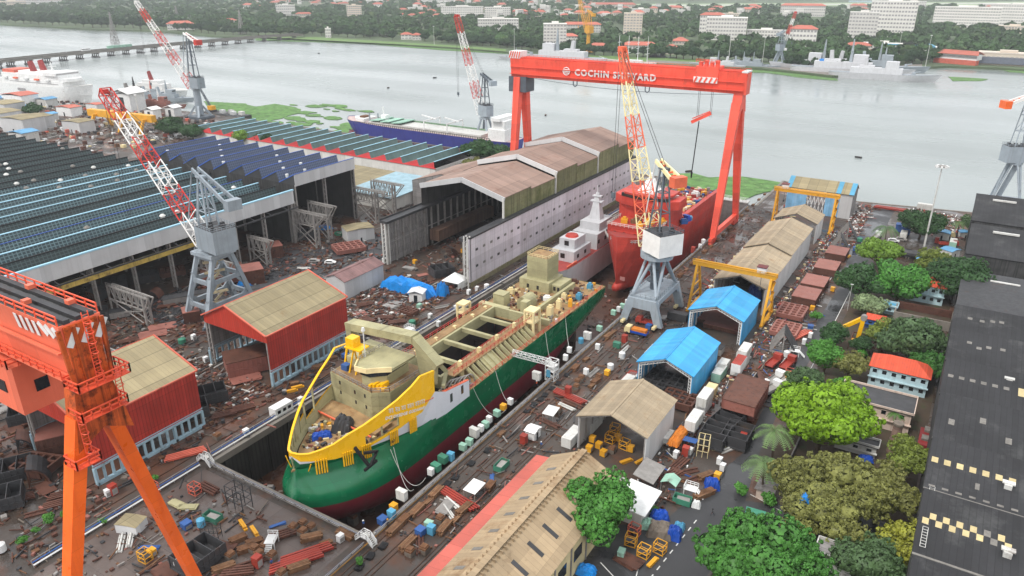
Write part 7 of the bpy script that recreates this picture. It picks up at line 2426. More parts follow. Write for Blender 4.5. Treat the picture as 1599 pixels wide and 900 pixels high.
# along the right dock coping
place('along the right dock coping, from near end', [('cab_big', 628, 780, 0), ('cab_w', 673, 742), ('cab_green', 681, 735), ('cab_y', 615, 797), ('cab_green', 692, 722), ('cab_b', 704, 719), ('cab_g', 723, 703), ('cab_g', 733, 695), ('cab_big', 741, 682), ('cab_w', 751, 674), ('cab_g', 758, 668), ('cab_w', 764, 660), ('cab_y', 786, 640), ('cab_g', 776, 650), ('cab_w', 797, 632),
        ('cab_big', 838, 593), ('cab_w', 862, 575), ('tank_b', 907, 537), ('cab_big', 917, 530), ('cab_w', 889, 551), ('cab_g', 936, 517), ('cab_w', 883, 563), ('cab_g', 958, 492), ('cab_w', 966, 487), ('cab_g', 972, 482), ('cab_w', 979, 476), ('cab_b', 612, 810), ('cab_navy', 598, 818), ('redbox', 1082, 395), ('cab_w', 1093, 388), ('tank', 1098, 381)], Q)
place('between the crane rails, from near end', [('timber', 617, 828), ('timber_d', 630, 815), ('timber', 651, 800), ('timber_s', 668, 786), ('timber', 681, 772), ('timber_s', 783, 679), ('timber_d', 898, 577), ('timber_s', 915, 563), ('timber', 950, 527), ('timber_s', 958, 520)] + [('timber_s' if i % 2 else 'timber_d', 1062 + i * 9.6, 432 - i * 9.2) for i in range(9)] + [('timber_s', 1158 + i * 9, 338 - i * 8.4) for i in range(5)], Q)
place('in the row down the lane', [('mat', 560, 887), ('mat', 577, 870), ('mat', 597, 854), ('mat', 640, 810), ('mat', 697, 757), ('mat', 710, 747), ('mat', 735, 725), ('mat', 760, 705), ('mat', 822, 643), ('mat', 832, 633), ('mat', 843, 625), ('mat', 850, 618), ('mat', 861, 608), ('mat', 871, 600), ('mat', 884, 587)], Q)
place('in the lane by the red strip roof', [('timber', 637, 852), ('block', 641, 866), ('block', 663, 862), ('pipes_r', 655, 850, 40), ('cab_navy', 657, 835), ('cab_b', 674, 834), ('cab_g', 670, 825), ('timber', 694, 827), ('timber', 725, 798), ('pipes_w', 700, 802, 60), ('plates_g', 697, 793), ('timber_s', 710, 815), ('beams_r', 717, 783, 80), ('pipes_w', 707, 788, 70), ('canopy', 741, 775), ('timber_d', 765, 762), ('plates_b', 768, 747, 30, 0, .5), ('skip', 783, 731), ('block', 688, 815)], Q)
place('in the lane beside the tan shelter', [('hut', 832, 683), ('redbox', 818, 693), ('canopy', 860, 655), ('block', 872, 643), ('pipes_r', 858, 662, 80), ('beams_r', 889, 622, 80), ('redbox', 887, 617), ('pipes', 905, 625, 80), ('pipes_w', 885, 637, 80), ('pipes_r', 895, 632, 80)], Q)
place('amid the machinery in the middle of the lane', [('block', 902, 600), ('block', 908, 594), ('cab_w', 933, 546), ('cab_w', 915, 585), ('block', 921, 580), ('timber_s', 924, 604), ('block', 935, 592), ('timber_d', 930, 598), ('tank', 971, 560), ('cab_y', 948, 586), ('tank', 953, 578), ('cab_green', 963, 543), ('redbox', 975, 535), ('pipes_w', 975, 547), ('block', 900, 608), ('pipes', 925, 583), ('truck_b', 993, 523, 90), ('truck_r', 1010, 508, 90), ('cab_navy', 1013, 514), ('cont_d', 1058, 500, 90)], Q)
place('in the container row left of the near shelters', [('cont_r', 983, 600, 90), ('cont_g', 984, 603, 90, 0), ('cont_w', 968, 618, 90), ('cont_t', 945, 636, 90), ('cont_w', 966, 622, 90, 2.65), ('cont_w', 978, 607, 90, 2.65), ('cont_t', 940, 648, 90), ('cont_w', 925, 668, 90), ('cont_w', 893, 690, 90), ('cont_t', 1030, 548, 90), ('cont_w', 1018, 558, 90)], 0)
place('right of the near shelters', [('cont_rust', 1082, 668, 90), ('cont_w', 1083, 664, 90, 2.65), ('cont_rust', 1098, 640, 90), ('cont_t', 1107, 620, 90), ('cont_w', 1100, 628, 90, 2.65), ('cont_g', 1122, 590, 90), ('cont_w', 1127, 580, 90), ('cont_r', 1152, 580, 90), ('cont_w', 1158, 571, 90, 0), ('cont_r', 1153, 575, 90, 2.65), ('cont_w', 1160, 558, 90, 0), ('cont_w', 1162, 555, 90, 2.65)], 0)
place('in the row between tan shelters and road, from far', [('hull', 1306, 402, 90, 0, .9), ('hull', 1290, 425, 90, 0, .95), ('hull', 1271, 450, 90, 0, .95), ('hull', 1258, 470, 90, 0, .95), ('grid', 1236, 492, 90, 0, .95), ('grid', 1226, 520, 90, 0, .9), ('hull_brown', 1162, 635, 90), ('hull_brown', 1163, 628, 90, 3.6, (.9, .95, .6)), ('hull_open', 1115, 690, 90), ('hull_open', 1150, 690, 90), ('hull_open', 1135, 668, 80), ('arch_r', 1180, 602, 20, 0, .6)], 0)
place('beside the near yellow gantry', [('ramp', 1222, 545, 190), ('ramp', 1322, 372, 190), ('ramp', 1310, 388, 190, 0, .9)], 0)
place('under the shelters', [('grid_dark', 1040, 610, 0), ('hull', 1118, 500, 0, 0, (1.2, 1.2, .5)), ('hull', 1135, 510, 0, 0, (1.1, 1.2, .5)), ('hull_grey', 1090, 545, 0, 0, (.9, .7, .6)), ('grid_s', 1060, 632, 0), ('hull_open', 1240, 382, 0)], 0)
place('under the tan shelter roof', [('cab_y', 925, 690), ('cab_y', 935, 700), ('cage', 953, 690), ('cab_y', 965, 688), ('cage', 975, 700), ('cab_y', 985, 705), ('yellow_beams', 978, 722, 60), ('yellow_beams', 1000, 722, 70), ('cage', 960, 676), ('cab_y', 942, 712), ('cab_y', 920, 705), ('block', 955, 706)], 0)
place('in the clutter by the road bend', [('canopy_g', 1046, 765, 0), ('scaff_c', 1097, 710, 10, 0, .8), ('plates_y', 1120, 700, 50), ('pipes', 1138, 702, 60), ('pipes_w', 1142, 700, 65), ('cab_w', 1077, 710), ('cab_w', 1055, 715), ('canopy_b', 1076, 700), ('redbox', 1070, 712), ('timber', 1102, 746, 60), ('timber', 1096, 776, 60), ('timber_d', 1105, 772, 60), ('cab_w', 1123, 725), ('cab_w', 1128, 735), ('cab_y', 1120, 748), ('cont_w', 1042, 688, 90, 0, .7), ('pipes_r', 1085, 748, 60), ('pipes_r', 1070, 738, 50), ('skip', 1065, 785), ('cab_w', 1150, 698), ('table', 1078, 772), ('beams', 1060, 728, 80), ('beams', 1046, 745, 70), ('redbox', 1160, 690), ('car_y', 1161, 682, 70), ('tank_b', 1163, 675)], 0)
place('inside the painted bay', [('cage', 985, 850), ('cage', 1005, 868), ('cage', 1030, 862), ('yellow_beams', 1019, 880, 80), ('cab_g', 970, 870), ('red_frame', 990, 835), ('plates', 980, 878)], 0)
place('beside the road near the red block', [('truck_r', 1208, 570, 80), ('truck_r', 1230, 573, 80), ('truck_w', 1210, 597, 75), ('truck_w', 1205, 612, 70), ('truck_y', 1229, 600, 75), ('cab_w', 1188, 610), ('red_frame', 1232, 588), ('tank', 1195, 603), ('table', 1240, 555), ('beams_s', 1250, 525, 70), ('cab_w', 1220, 630), ('tank', 1228, 558), ('cab_navy', 1265, 515), ('cab_y', 1268, 485), ('cab_y', 1310, 440), ('cab_y', 1300, 455), ('cab_w', 1255, 538), ('cab_w', 1265, 528), ('tank_g', 1342, 378), ('cab_navy', 1335, 392), ('yellow_beams', 1325, 402, 80)], 0)
# plated yard in front of the dock
place('on the plated yard at the dock head', [('scaff', 375, 790, 0, 0, 1.2), ('plates_b', 435, 820, 60), ('block', 473, 822), ('block', 486, 828), ('block', 473, 835), ('block', 458, 828), ('table', 425, 852, -60), ('plates_b', 460, 872, 60, 0, .8), ('timber', 487, 842, 50), ('timber', 540, 838, 0), ('beams_r', 478, 868, 60), ('beams_r', 462, 880, 60), ('timber', 467, 888, 60), ('cab_w', 532, 846), ('yellow_beams', 380, 822, -20), ('yellow_beams', 398, 832, -20), ('block', 413, 858), ('block', 405, 870), ('block', 425, 872), ('block', 398, 862), ('timber_d', 372, 845, 70), ('timber_d', 385, 860, 60), ('timber_d', 398, 850, 60), ('skip', 333, 812), ('tank_b', 315, 823), ('cab_navy', 292, 825), ('plates_y', 277, 788, 0), ('plates_y', 293, 793, 30), ('beams', 325, 765, 0), ('red_frame', 305, 770), ('cab_y', 238, 868), ('cage', 228, 875), ('pipes_w', 190, 850, -40), ('pipes_w', 205, 842, -40), ('hut_t', 207, 826, 20, 0, .33), ('plates_b', 235, 856, 30, 0, .6), ('scaff', 332, 842, 30, 0, .8), ('plates', 345, 858, 20), ('hull_open', 312, 880, 90), ('beams', 440, 838, 60), ('pipes_r', 500, 858, 50), ('timber_s', 510, 850, 60), ('block', 440, 900), ('redbox', 403, 885), ('table', 290, 890, 20), ('plates', 255, 897), ('beams', 372, 895, 40), ('timber', 350, 890, 60), ('pipes_r', 392, 880, 60), ('block', 360, 872)], 0)
place('left of the orange crane leg', [('hull_open', 20, 745, 60), ('arch', 48, 752, 60), ('hull_tall', 88, 700, 60, 0, .7), ('plates', 70, 765), ('grid_s', 60, 735, 20), ('hull_open', 5, 790, 60), ('beams', 30, 782, 60), ('beams', 90, 790, 60), ('arch_r', 30, 700, 60, 0, .7), ('plates', 20, 670), ('hull_open', 45, 655, 60), ('pipes_r', 65, 800, 60), ('tank', 3, 862), ('plates_g', 5, 640), ('beams', 100, 775, 60)], 0)
place('in the yard between the red sheds and green hall', [('plates_r', 255, 512, 60), ('plates_r', 240, 523, 60), ('arch', 215, 490, 30), ('hull_grey', 185, 495, 60), ('hull_grey', 292, 470, 60), ('hull_open', 150, 500, 60), ('arch_r', 240, 465, 30), ('plates', 205, 470), ('grid_s', 270, 430, 60), ('pipes_r', 315, 522, 60), ('tank_g', 285, 537), ('cab_w', 303, 531), ('cab_w', 322, 566), ('hull_brown', 350, 440, 60), ('hull_tall', 428, 400, 60), ('hull_tall', 395, 440, 60, 0, .8), ('hull_grey', 470, 440, 60), ('hull_grey', 420, 455, 60), ('arch', 145, 470, 30), ('hull_open', 230, 440, 60), ('hull_tall', 300, 500, 60, 0, .55), ('plates', 170, 525), ('beams', 200, 535, 60), ('arch', 110, 540, 30), ('tank_g', 20, 620), ('hull_open', 180, 450, 60), ('beams', 260, 480, 60), ('plates', 130, 512), ('arch_r', 330, 405, 20)], 0)
place('under or between the red sheds', [('hull_brown', 395, 575, 60), ('plates_r', 385, 592, 60), ('hull_open', 330, 625, 60), ('plates_r', 300, 620, 60), ('beams_s', 290, 712, 60), ('beams', 350, 650, 60), ('beams', 380, 640, 60), ('pipes_r', 400, 620, 60), ('office', 440, 645, 88), ('cab_w', 470, 630), ('hull_open', 300, 650, 60), ('pipes_r', 360, 640, 60), ('red_frame', 240, 768), ('cab_w', 170, 775), ('redbox', 178, 772), ('timber_s', 460, 600, 60), ('timber', 500, 575, 60), ('yellow_beams', 455, 612, 60), ('yellow_beams', 465, 606, 60), ('cab_navy', 540, 560), ('timber_s', 520, 560, 60), ('cab_w', 385, 680), ('block', 340, 685)], 0)
place('in the scrap yard beside the blue tarpaulin', [('plates', 570, 500), ('plates', 590, 512), ('plates', 570, 520), ('plates_g', 610, 480), ('plates_g', 620, 475), ('beams', 600, 498, 30), ('beams', 620, 505, 50), ('grid_s', 640, 490, 0, 0, .6), ('plates', 605, 525), ('cab_g', 655, 482), ('table', 640, 520), ('tank', 560, 455), ('cab_w', 685, 510), ('cab_w', 712, 485), ('hut', 652, 470, 20, 0, 1.5), ('pipes', 690, 480, 60), ('block', 650, 505), ('block', 627, 500), ('tank_g', 644, 508), ('cab_w', 672, 498), ('pipes_r', 585, 490, 60), ('plates_r', 560, 490, 60, 0, .6), ('beams', 570, 478, 60), ('pipes_r', 605, 460, 20), ('cab_w', 732, 460), ('tank', 760, 452), ('cab_w', 745, 455)], 0)
place('on the road before the blue hall', [('car_w', 516, 412, 30), ('car_g', 491, 410, 30), ('grid', 545, 392, 60, 0, 1.1), ('hut_t', 560, 372, 60, 0, .8), ('plates_r', 490, 408, 60, 0, .6), ('hull_open', 480, 372, 60), ('tank', 567, 430), ('cab_g', 590, 415), ('cab_w', 582, 418), ('cab_w', 600, 410), ('tank', 558, 425), ('cab_g', 575, 422), ('pipes_w', 475, 420, 30), ('pipes_w', 490, 428, 30), ('canopy_b', 507, 360), ('tank_g', 545, 375), ('skip', 530, 368), ('cab_g', 580, 360), ('plates_g', 640, 420), ('hull_open', 690, 430, 60), ('arch', 700, 400, 60, 0, .8), ('plates_r', 660, 430, 60, 0, .5), ('cab_y', 723, 395), ('cab_y', 648, 412), ('plates_r', 520, 365, 60, 0, .5), ('pipes_w', 505, 434, 0)], 0)
tarp('tarpaulin', 'wide bright blue tarpaulin screen over stacked steel before the grey lattice wall', at(637, 455), 22, 5.5, 4.6, 'bluetarp2', R(2), seed=9)
tarp('tarpaulin', 'bright blue tarpaulin draped at the right end of the screen', at(691, 462), 3.6, 3.6, 4.8, 'bluetarp2', .2, seed=3)
tarp('tarpaulin', 'deep blue tarpaulin heap at the curb of the road bend', at(1112, 760), 3.2, 3, 2, 'darkblue', .4, seed=21)
tarp('tarpaulin', 'dark blue tarpaulin covered heap behind the pale covered heap', at(1030, 812), 3.8, 2.6, 2.2, 'darkblue', .4, seed=22)
tarp('tarpaulin', 'large pale grey brown covered heap by the painted bay', at(1030, 832), 5, 4, 2.2, 'blockgrey', .3, seed=23)
tarp('tarpaulin', 'blue tarpaulin heap right of the pale covered heap', at(1052, 838), 3, 3, 2.2, 'darkblue', .2, seed=24)
tarp('tarpaulin', 'sky blue covered box heap at the road corner', at(1060, 826), 2.2, 2, 1.6, 'cyanpaint', .1, seed=25)
tarp('tarpaulin', 'pale green covered heap beside the bushy tree', at(1009, 822), 2.6, 2.4, 1.8, 'mintpaint', .4, seed=26)
tarp('tarpaulin', 'orange brown tarpaulin over a lean to beside the tan shelter', at(1060, 682, 2), 2.6, 9, 1.4, 'orangetarp', 0, seed=27)
tarp('tarpaulin', 'bright blue cover on the ground at the very bottom', at(915, 893), 3.6, 2.6, 1.4, 'bluetarp2', .2, seed=28)
tarp('tarpaulin', 'blue tarpaulin by the steel skids left of the grey block', at(383, 446), 5, 3, 2, 'bluetarp2', .2, seed=29)
tarp('tarpaulin', 'blue tarpaulin on the ground before the grey lattice truss', at(507, 358), 7, 3, 1.4, 'bluetarp2', .4, seed=30)
tarp('tarpaulin', 'white cover heap at the curb of the road junction', at(1087, 791), 1.8, 1.6, 1.4, 'white', .1, seed=31)
tarp('tarpaulin', 'dark blue tarpaulin inside the open mouthed tan shelter', at(1178, 462), 5, 6, 3.6, 'darkblue', .2, seed=32)
g = thing('marquee', 'white peaked marquee tent by the white wall column', 'tent', at(711, 447), .05)
MB().grid([[(-3.4, -3.4, 2.6), (0, -3.4, 2.6), (3.4, -3.4, 2.6)], [(-3.4, 0, 2.6), (0, 0, 5.2), (3.4, 0, 2.6)], [(-3.4, 3.4, 2.6), (0, 3.4, 2.6), (3.4, 3.4, 2.6)]]).build('canopy', M['white'], g)
MB().box(3.3, 3.4, -3.4, 3.4, 0, 2.6).box(-3.4, 3.3, 3.3, 3.4, 0, 2.6).build('side_sheet', M['white'], g)
for x in (-3.3, 3.25):
 MB().bar((x, -3.3, 0), (x, -3.3, 2.6), .1).build('pole', M['steelgrey'], g)
# lean-to roofs beside the tan shelter
g = thing('lean_to', 'dark weathered lean to roof beside the tan shelter wall', 'roof', (-43.5, 124, 0))
MB().slab([(-46, 122.5, 3.6), (-41.4, 122.5, 2.8), (-41.4, 129.6, 2.8), (-46, 129.6, 3.6)], .12).build('sheet_roof', M['steelgrey'], g, W=True)
for y in (123, 129):
 MB().bar((-41.6, y, 0), (-41.6, y, 2.7), .14).build('post', M['darksteel'], g, W=True)
g = thing('screen_wall', 'low white wall with patches in front of the tan shelter', 'wall', (-53, 121, 0))
MB().box(-52.6, -45.8, 121.6, 121.9, 0, 2.4).build('panel', M['offwhite'], g, W=True)
# floodlight masts
for u, v, h, lb in ((1443, 385, 32, 'tall grey floodlight mast with a round lamp ring near the right hand trees'), (1500, 168 / 4 + 90, 30, ''), ):
 if not lb:
  continue
 t = thing('floodlight_mast', lb, 'light mast', at(u, v))
 MB().tube((0, 0, 0), (0, 0, h), .42, .18, 10).build('pole', M['offwhite'], t)
 MB().tube((0, 0, h), (0, 0, h + .5), 1.6, 1.6, 12).build('ring', M['steelgrey'], t)
 for k in range(8):
  a = k * math.pi / 4
  MB().cbox(2 * math.cos(a), 2 * math.sin(a), h - .1, .8, .7, .6, a).build('lamp', M['white'], t)
for i, (u, v, h, lb) in enumerate(((803, 82, 30, 'thin floodlight mast on the far shore left of the naval tower'), (1137, 100, 32, 'thin white floodlight mast behind the gantry right end'), (1190, 100, 30, 'thin floodlight mast on the naval quay by the grey crane'), (1445, 104, 34, 'thin leaning looking mast beside the grey ships bow'), (678, 70, 26, 'thin white chimney like mast on the wooded far shore'), (1403, 80, 24, 'far mast with white lamp head behind grey ships'), (222, 205, 24, 'thin lamp mast behind the dark sawtooth roof'), (1323, 485, 9, 'slim white lamp post beside the garden at the road'))):
 t = thing('lamp_mast', lb, 'light mast', at(u, v))
 MB().tube((0, 0, 0), (0, 0, h), .35 if h > 12 else .1, .18 if h > 12 else .06, 7).build('pole', M['offwhite'], t)
 MB().cbox(0, 0, h, 2.4 if h > 12 else .9, .8 if h > 12 else .2, .5 if h > 12 else .15).build('lamp', M['white'], t)
# fine litter nobody could count
def litter(name, label, rects, n, seed, cols, s=(.2, 1.3), hmax=.8):
 mb = MB()
 rg = random.Random(seed)
 tot = [abs((r[1] - r[0]) * (r[3] - r[2])) for r in rects]
 for k in range(n):
  r = rg.choices(rects, tot)[0]
  x, y = rg.uniform(r[0], r[1]), rg.uniform(r[2], r[3])
  mb.m(M[rg.choice(cols)])
  if rg.random() < .4:
   a = rg.uniform(0, 3.14) if rg.random() < .25 else rg.choice((0, 1.571, 1.571)) + rg.uniform(-.12, .12)
   L = rg.uniform(1, 4.5)
   mb.bar((x, y, .15 + .3 * rg.random()), (x + L * math.cos(a), y + L * math.sin(a), .1 + .5 * rg.random()), rg.uniform(.08, .28))
  else:
   mb.cbox(x, y, .02, rg.uniform(*s), rg.uniform(*s), rg.uniform(.1, hmax), rg.uniform(0, 3.1) if rg.random() < .3 else rg.uniform(-.1, .1))
 stuff(mb.build(name), label, 'scrap')
RC = ['rust', 'rust', 'rust', 'darksteel', 'darksteel', 'timber2', 'rustpink', 'blockgrey', 'steelgrey']
litter('scrap_litter', 'rusty offcuts and litter scattered over the plated yard at the dock head', [(-128, -104, 44, 76), (-112, -86, 44, 62)], 450, 1, RC + ['timber'], (.15, .8), .4)
litter('scrap_litter', 'litter and loose gear along both dock sides', [(-81, -66, 84, 340), (-135, -130.6, 84, 335), (-66, -62.5, 120, 340)], 1500, 2, RC, (.15, .6), .4)
litter('scrap_litter', 'dense scrap between the red sheds and the covered hall', [(-166, -140, 142, 164), (-165, -138, 164, 192), (-195, -142, 92, 111)], 2000, 3, RC + ['offwhite', 'rust'])
litter('scrap_litter', 'scrap steel over the yard before the sawtooth halls', [(-222, -170, 70, 196), (-142, -137, 60, 140), (-210, -168, 40, 110), (-170, -130, 42, 62)], 3600, 4, RC + ['darksteel', 'rust', 'rust'])
litter('scrap_litter', 'mixed crates and scrap between shelters and road', [(-46, -38, 118, 160), (-42, -32, 165, 325)], 1800, 5, RC + RC + ['offwhite', 'bluepaint', 'redsteel', 'timber', 'white'], (.15, .6), .6)
litter('scrap_litter', 'steel stock and gear in the strip left of the tan shelters', [(-68, -62, 215, 372), (-43.5, -41.5, 150, 330)], 1200, 6, RC + ['redsteel', 'cream', 'offwhite'], (.3, 1.2), .8)
litter('scrap_litter', 'stored fittings on the far right quay', [(-39, -32, 318, 372), (-20, 4, 340, 376)], 1100, 7, RC + ['white', 'offwhite', 'redsteel', 'steelgrey'], (.3, 1.1), .8)
litter('scrap_litter', 'workshop clutter on the left hand quay', [(-680, -440, 235, 352)], 1500, 8, RC + ['offwhite', 'cream', 'steelgrey', 'skylight_grey', 'white', 'white', 'concrete', 'salmon'], (.8, 3), 2.2)
litter('scrap_litter', 'scrap inside and before the covered hall mouth', [(-174, -140, 196, 240), (-222, -182, 196, 262)], 900, 9, RC)
litter('scrap_litter', 'rubble and gear on the dock floor', [(-128, -84, 84, 96), (-91, -84, 96, 240), (-126, -84, 206, 240), (-128, -121, 96, 215)], 0, 10, RC)
mb = MB()
rg = random.Random(10)
for k in range(420):
 r = rg.choice([(-128, -84, 84, 90), (-90, -84, 90, 240), (-126, -84, 207, 240), (-128, -119, 90, 215)])
 mb.m(M[rg.choice(RC)]).cbox(rg.uniform(r[0], r[1]), rg.uniform(r[2], r[3]), DZ, rg.uniform(.2, 1.3), rg.uniform(.2, 1.5), rg.uniform(.1, .9), rg.uniform(0, 3))
stuff(mb.build('dock_litter'), 'rusty litter lying on the dry dock floor', 'scrap')
# left quay workshops
place('among the left quay workshops', [('hut_b', 5, 165, 8, 0, 2.2), ('hut_r', 35, 166, 8, 0, 2.4), ('hut_b', 75, 166, 8, 0, 2), ('hut_t', 12, 180, 8, 0, 1.6), ('hut_b', 32, 176, 8, 0, 1.6), ('hut_t', 40, 205, 8, 0, 1.6), ('hut_t', 58, 200, 8, 0, 1.4), ('hut_b', 78, 188, 8, 0, 1.6), ('hut_t', 5, 195, 8, 0, 1.6), ('hut_r', 110, 180, 8, 0, 1.6), ('hut_t', 125, 205, 8, 0, 1.2), ('hut_b', 40, 222, 8, 0, 2.2), ('hut', 205, 172, 8, 0, 6), ('hut', 240, 185, 8, 0, 3), ('hut', 272, 182, 8, 0, 3), ('hut_r', 150, 172, 8, 0, 1.2), ('hut_t', 170, 185, 8, 0, 1)], 0)
t = thing('gantry_girder', 'pale yellow gantry girder lying on the left quay behind the dark roof', 'crane', at(190, 190))
a, b = at(140, 175, 10), at(240, 186, 10)
MB().bar(a, b, 4, 4.5).build('girder', M['yellow'], t, W=True)
for q in (.15, .6, .92):
 p = a.lerp(b, q)
 MB().bar(p + Vector((0, 4, -1)), (p.x, p.y + 8, 0), 1.6).bar(p + Vector((0, -4, -1)), (p.x, p.y - 8, 0), 1.6).bar(p + Vector((0, -5, -1)), p + Vector((0, 5, -1)), 1.4).build('leg', M['yellow'], t, W=True)
# ------------------------------------------------------------------ trees
def leaf_mesh(seed, rx, rz, n, size, nclump, m_, thick=.55, drop=.25, jit=.7, core=.85):
 """lobes over an uneven dome, twig clumps over the lobes, leaf sized quads over the clumps; centre at origin"""
 rg = np.random.default_rng(seed)
 def unit(*sh):
  q = rg.normal(size=sh + (3,))
  return q / np.linalg.norm(q, axis=-1)[..., None]
 nl = int(9 + rx * 1.6)
 d = unit(nl)
 d[:, 2] = np.where(d[:, 2] < -.15, -d[:, 2] * .5, d[:, 2])
 lc = d * rg.uniform(.45, .78, nl)[:, None] * np.array([rx, rx, rz])
 lc[0] = 0
 lr = rg.uniform(.3, .46, nl) * rx * (1 if nl < 20 else .9)
 lr[0] = rx * .6
 nc = nclump * 5
 k = rg.integers(0, nl, nc)
 u = unit(nc)
 u[:, 2] = np.where(u[:, 2] < -.35, -u[:, 2], u[:, 2])
 sq = np.array([1, 1, .85 * rz / rx + .15])
 cc = lc[k] + u * (lr[k] * rg.uniform(.86, 1.12, nc))[:, None] * sq
 cr = rg.uniform(.6, 1.3, nc) * rx * .62 / math.sqrt(nclump)
 j = rg.integers(0, nc, n)
 q = unit(n)
 q = q + u[j] * .7
 q /= np.linalg.norm(q, axis=1)[:, None]
 p = cc[j] + q * cr[j][:, None] * rg.uniform(.7, 1.15, n)[:, None]
 nr = q + rg.normal(size=(n, 3)) * jit * .35
 nr /= np.linalg.norm(nr, axis=1)[:, None]
 def quads(p, nr, s, asp):
  a = np.cross(nr, rg.normal(size=p.shape))
  a /= np.linalg.norm(a, axis=1)[:, None]
  b = np.cross(nr, a)
  return np.stack([p - a * s, p - b * s * asp, p + a * s, p + b * s * asp], 1).reshape(-1, 3)
 V = quads(p, nr, size * rg.uniform(.3, .66, n)[:, None], .65)
 e = unit(nl, 420)
 pc = (lc[:, None, :] + e * (lr * core)[:, None, None] * sq).reshape(-1, 3)
 V = np.concatenate([V, quads(pc, e.reshape(-1, 3), np.repeat(lr * .1, 420)[:, None], .9)])
 n += nl * 420
 me = bpy.data.meshes.new('crown')
 me.vertices.add(len(V))
 me.vertices.foreach_set('co', V.ravel().astype(np.float32))
 me.loops.add(4 * n)
 me.loops.foreach_set('vertex_index', np.arange(4 * n, dtype=np.int32))
 me.polygons.add(n)
 me.polygons.foreach_set('loop_start', np.arange(0, 4 * n, 4, dtype=np.int32))
 me.materials.append(m_)
 me.update(calc_edges=True)
 return me, lc
def trunk_mesh(cc, h, rx, seed, r0=.38):
 rg = random.Random(seed)
 mb = MB()
 fork = Vector((rg.uniform(-.3, .3), rg.uniform(-.3, .3), -h * .45))
 mb.tube((0, 0, -h), fork, r0, r0 * .7, 8)
 for c in cc[::max(1, len(cc) // 9)]:
  c = Vector(c)
  mid = fork.lerp(c, .5) + Vector((0, 0, -.4))
  mb.tube(fork, mid, r0 * .5, r0 * .28, 6).tube(mid, c, r0 * .28, r0 * .08, 5)
 return mb
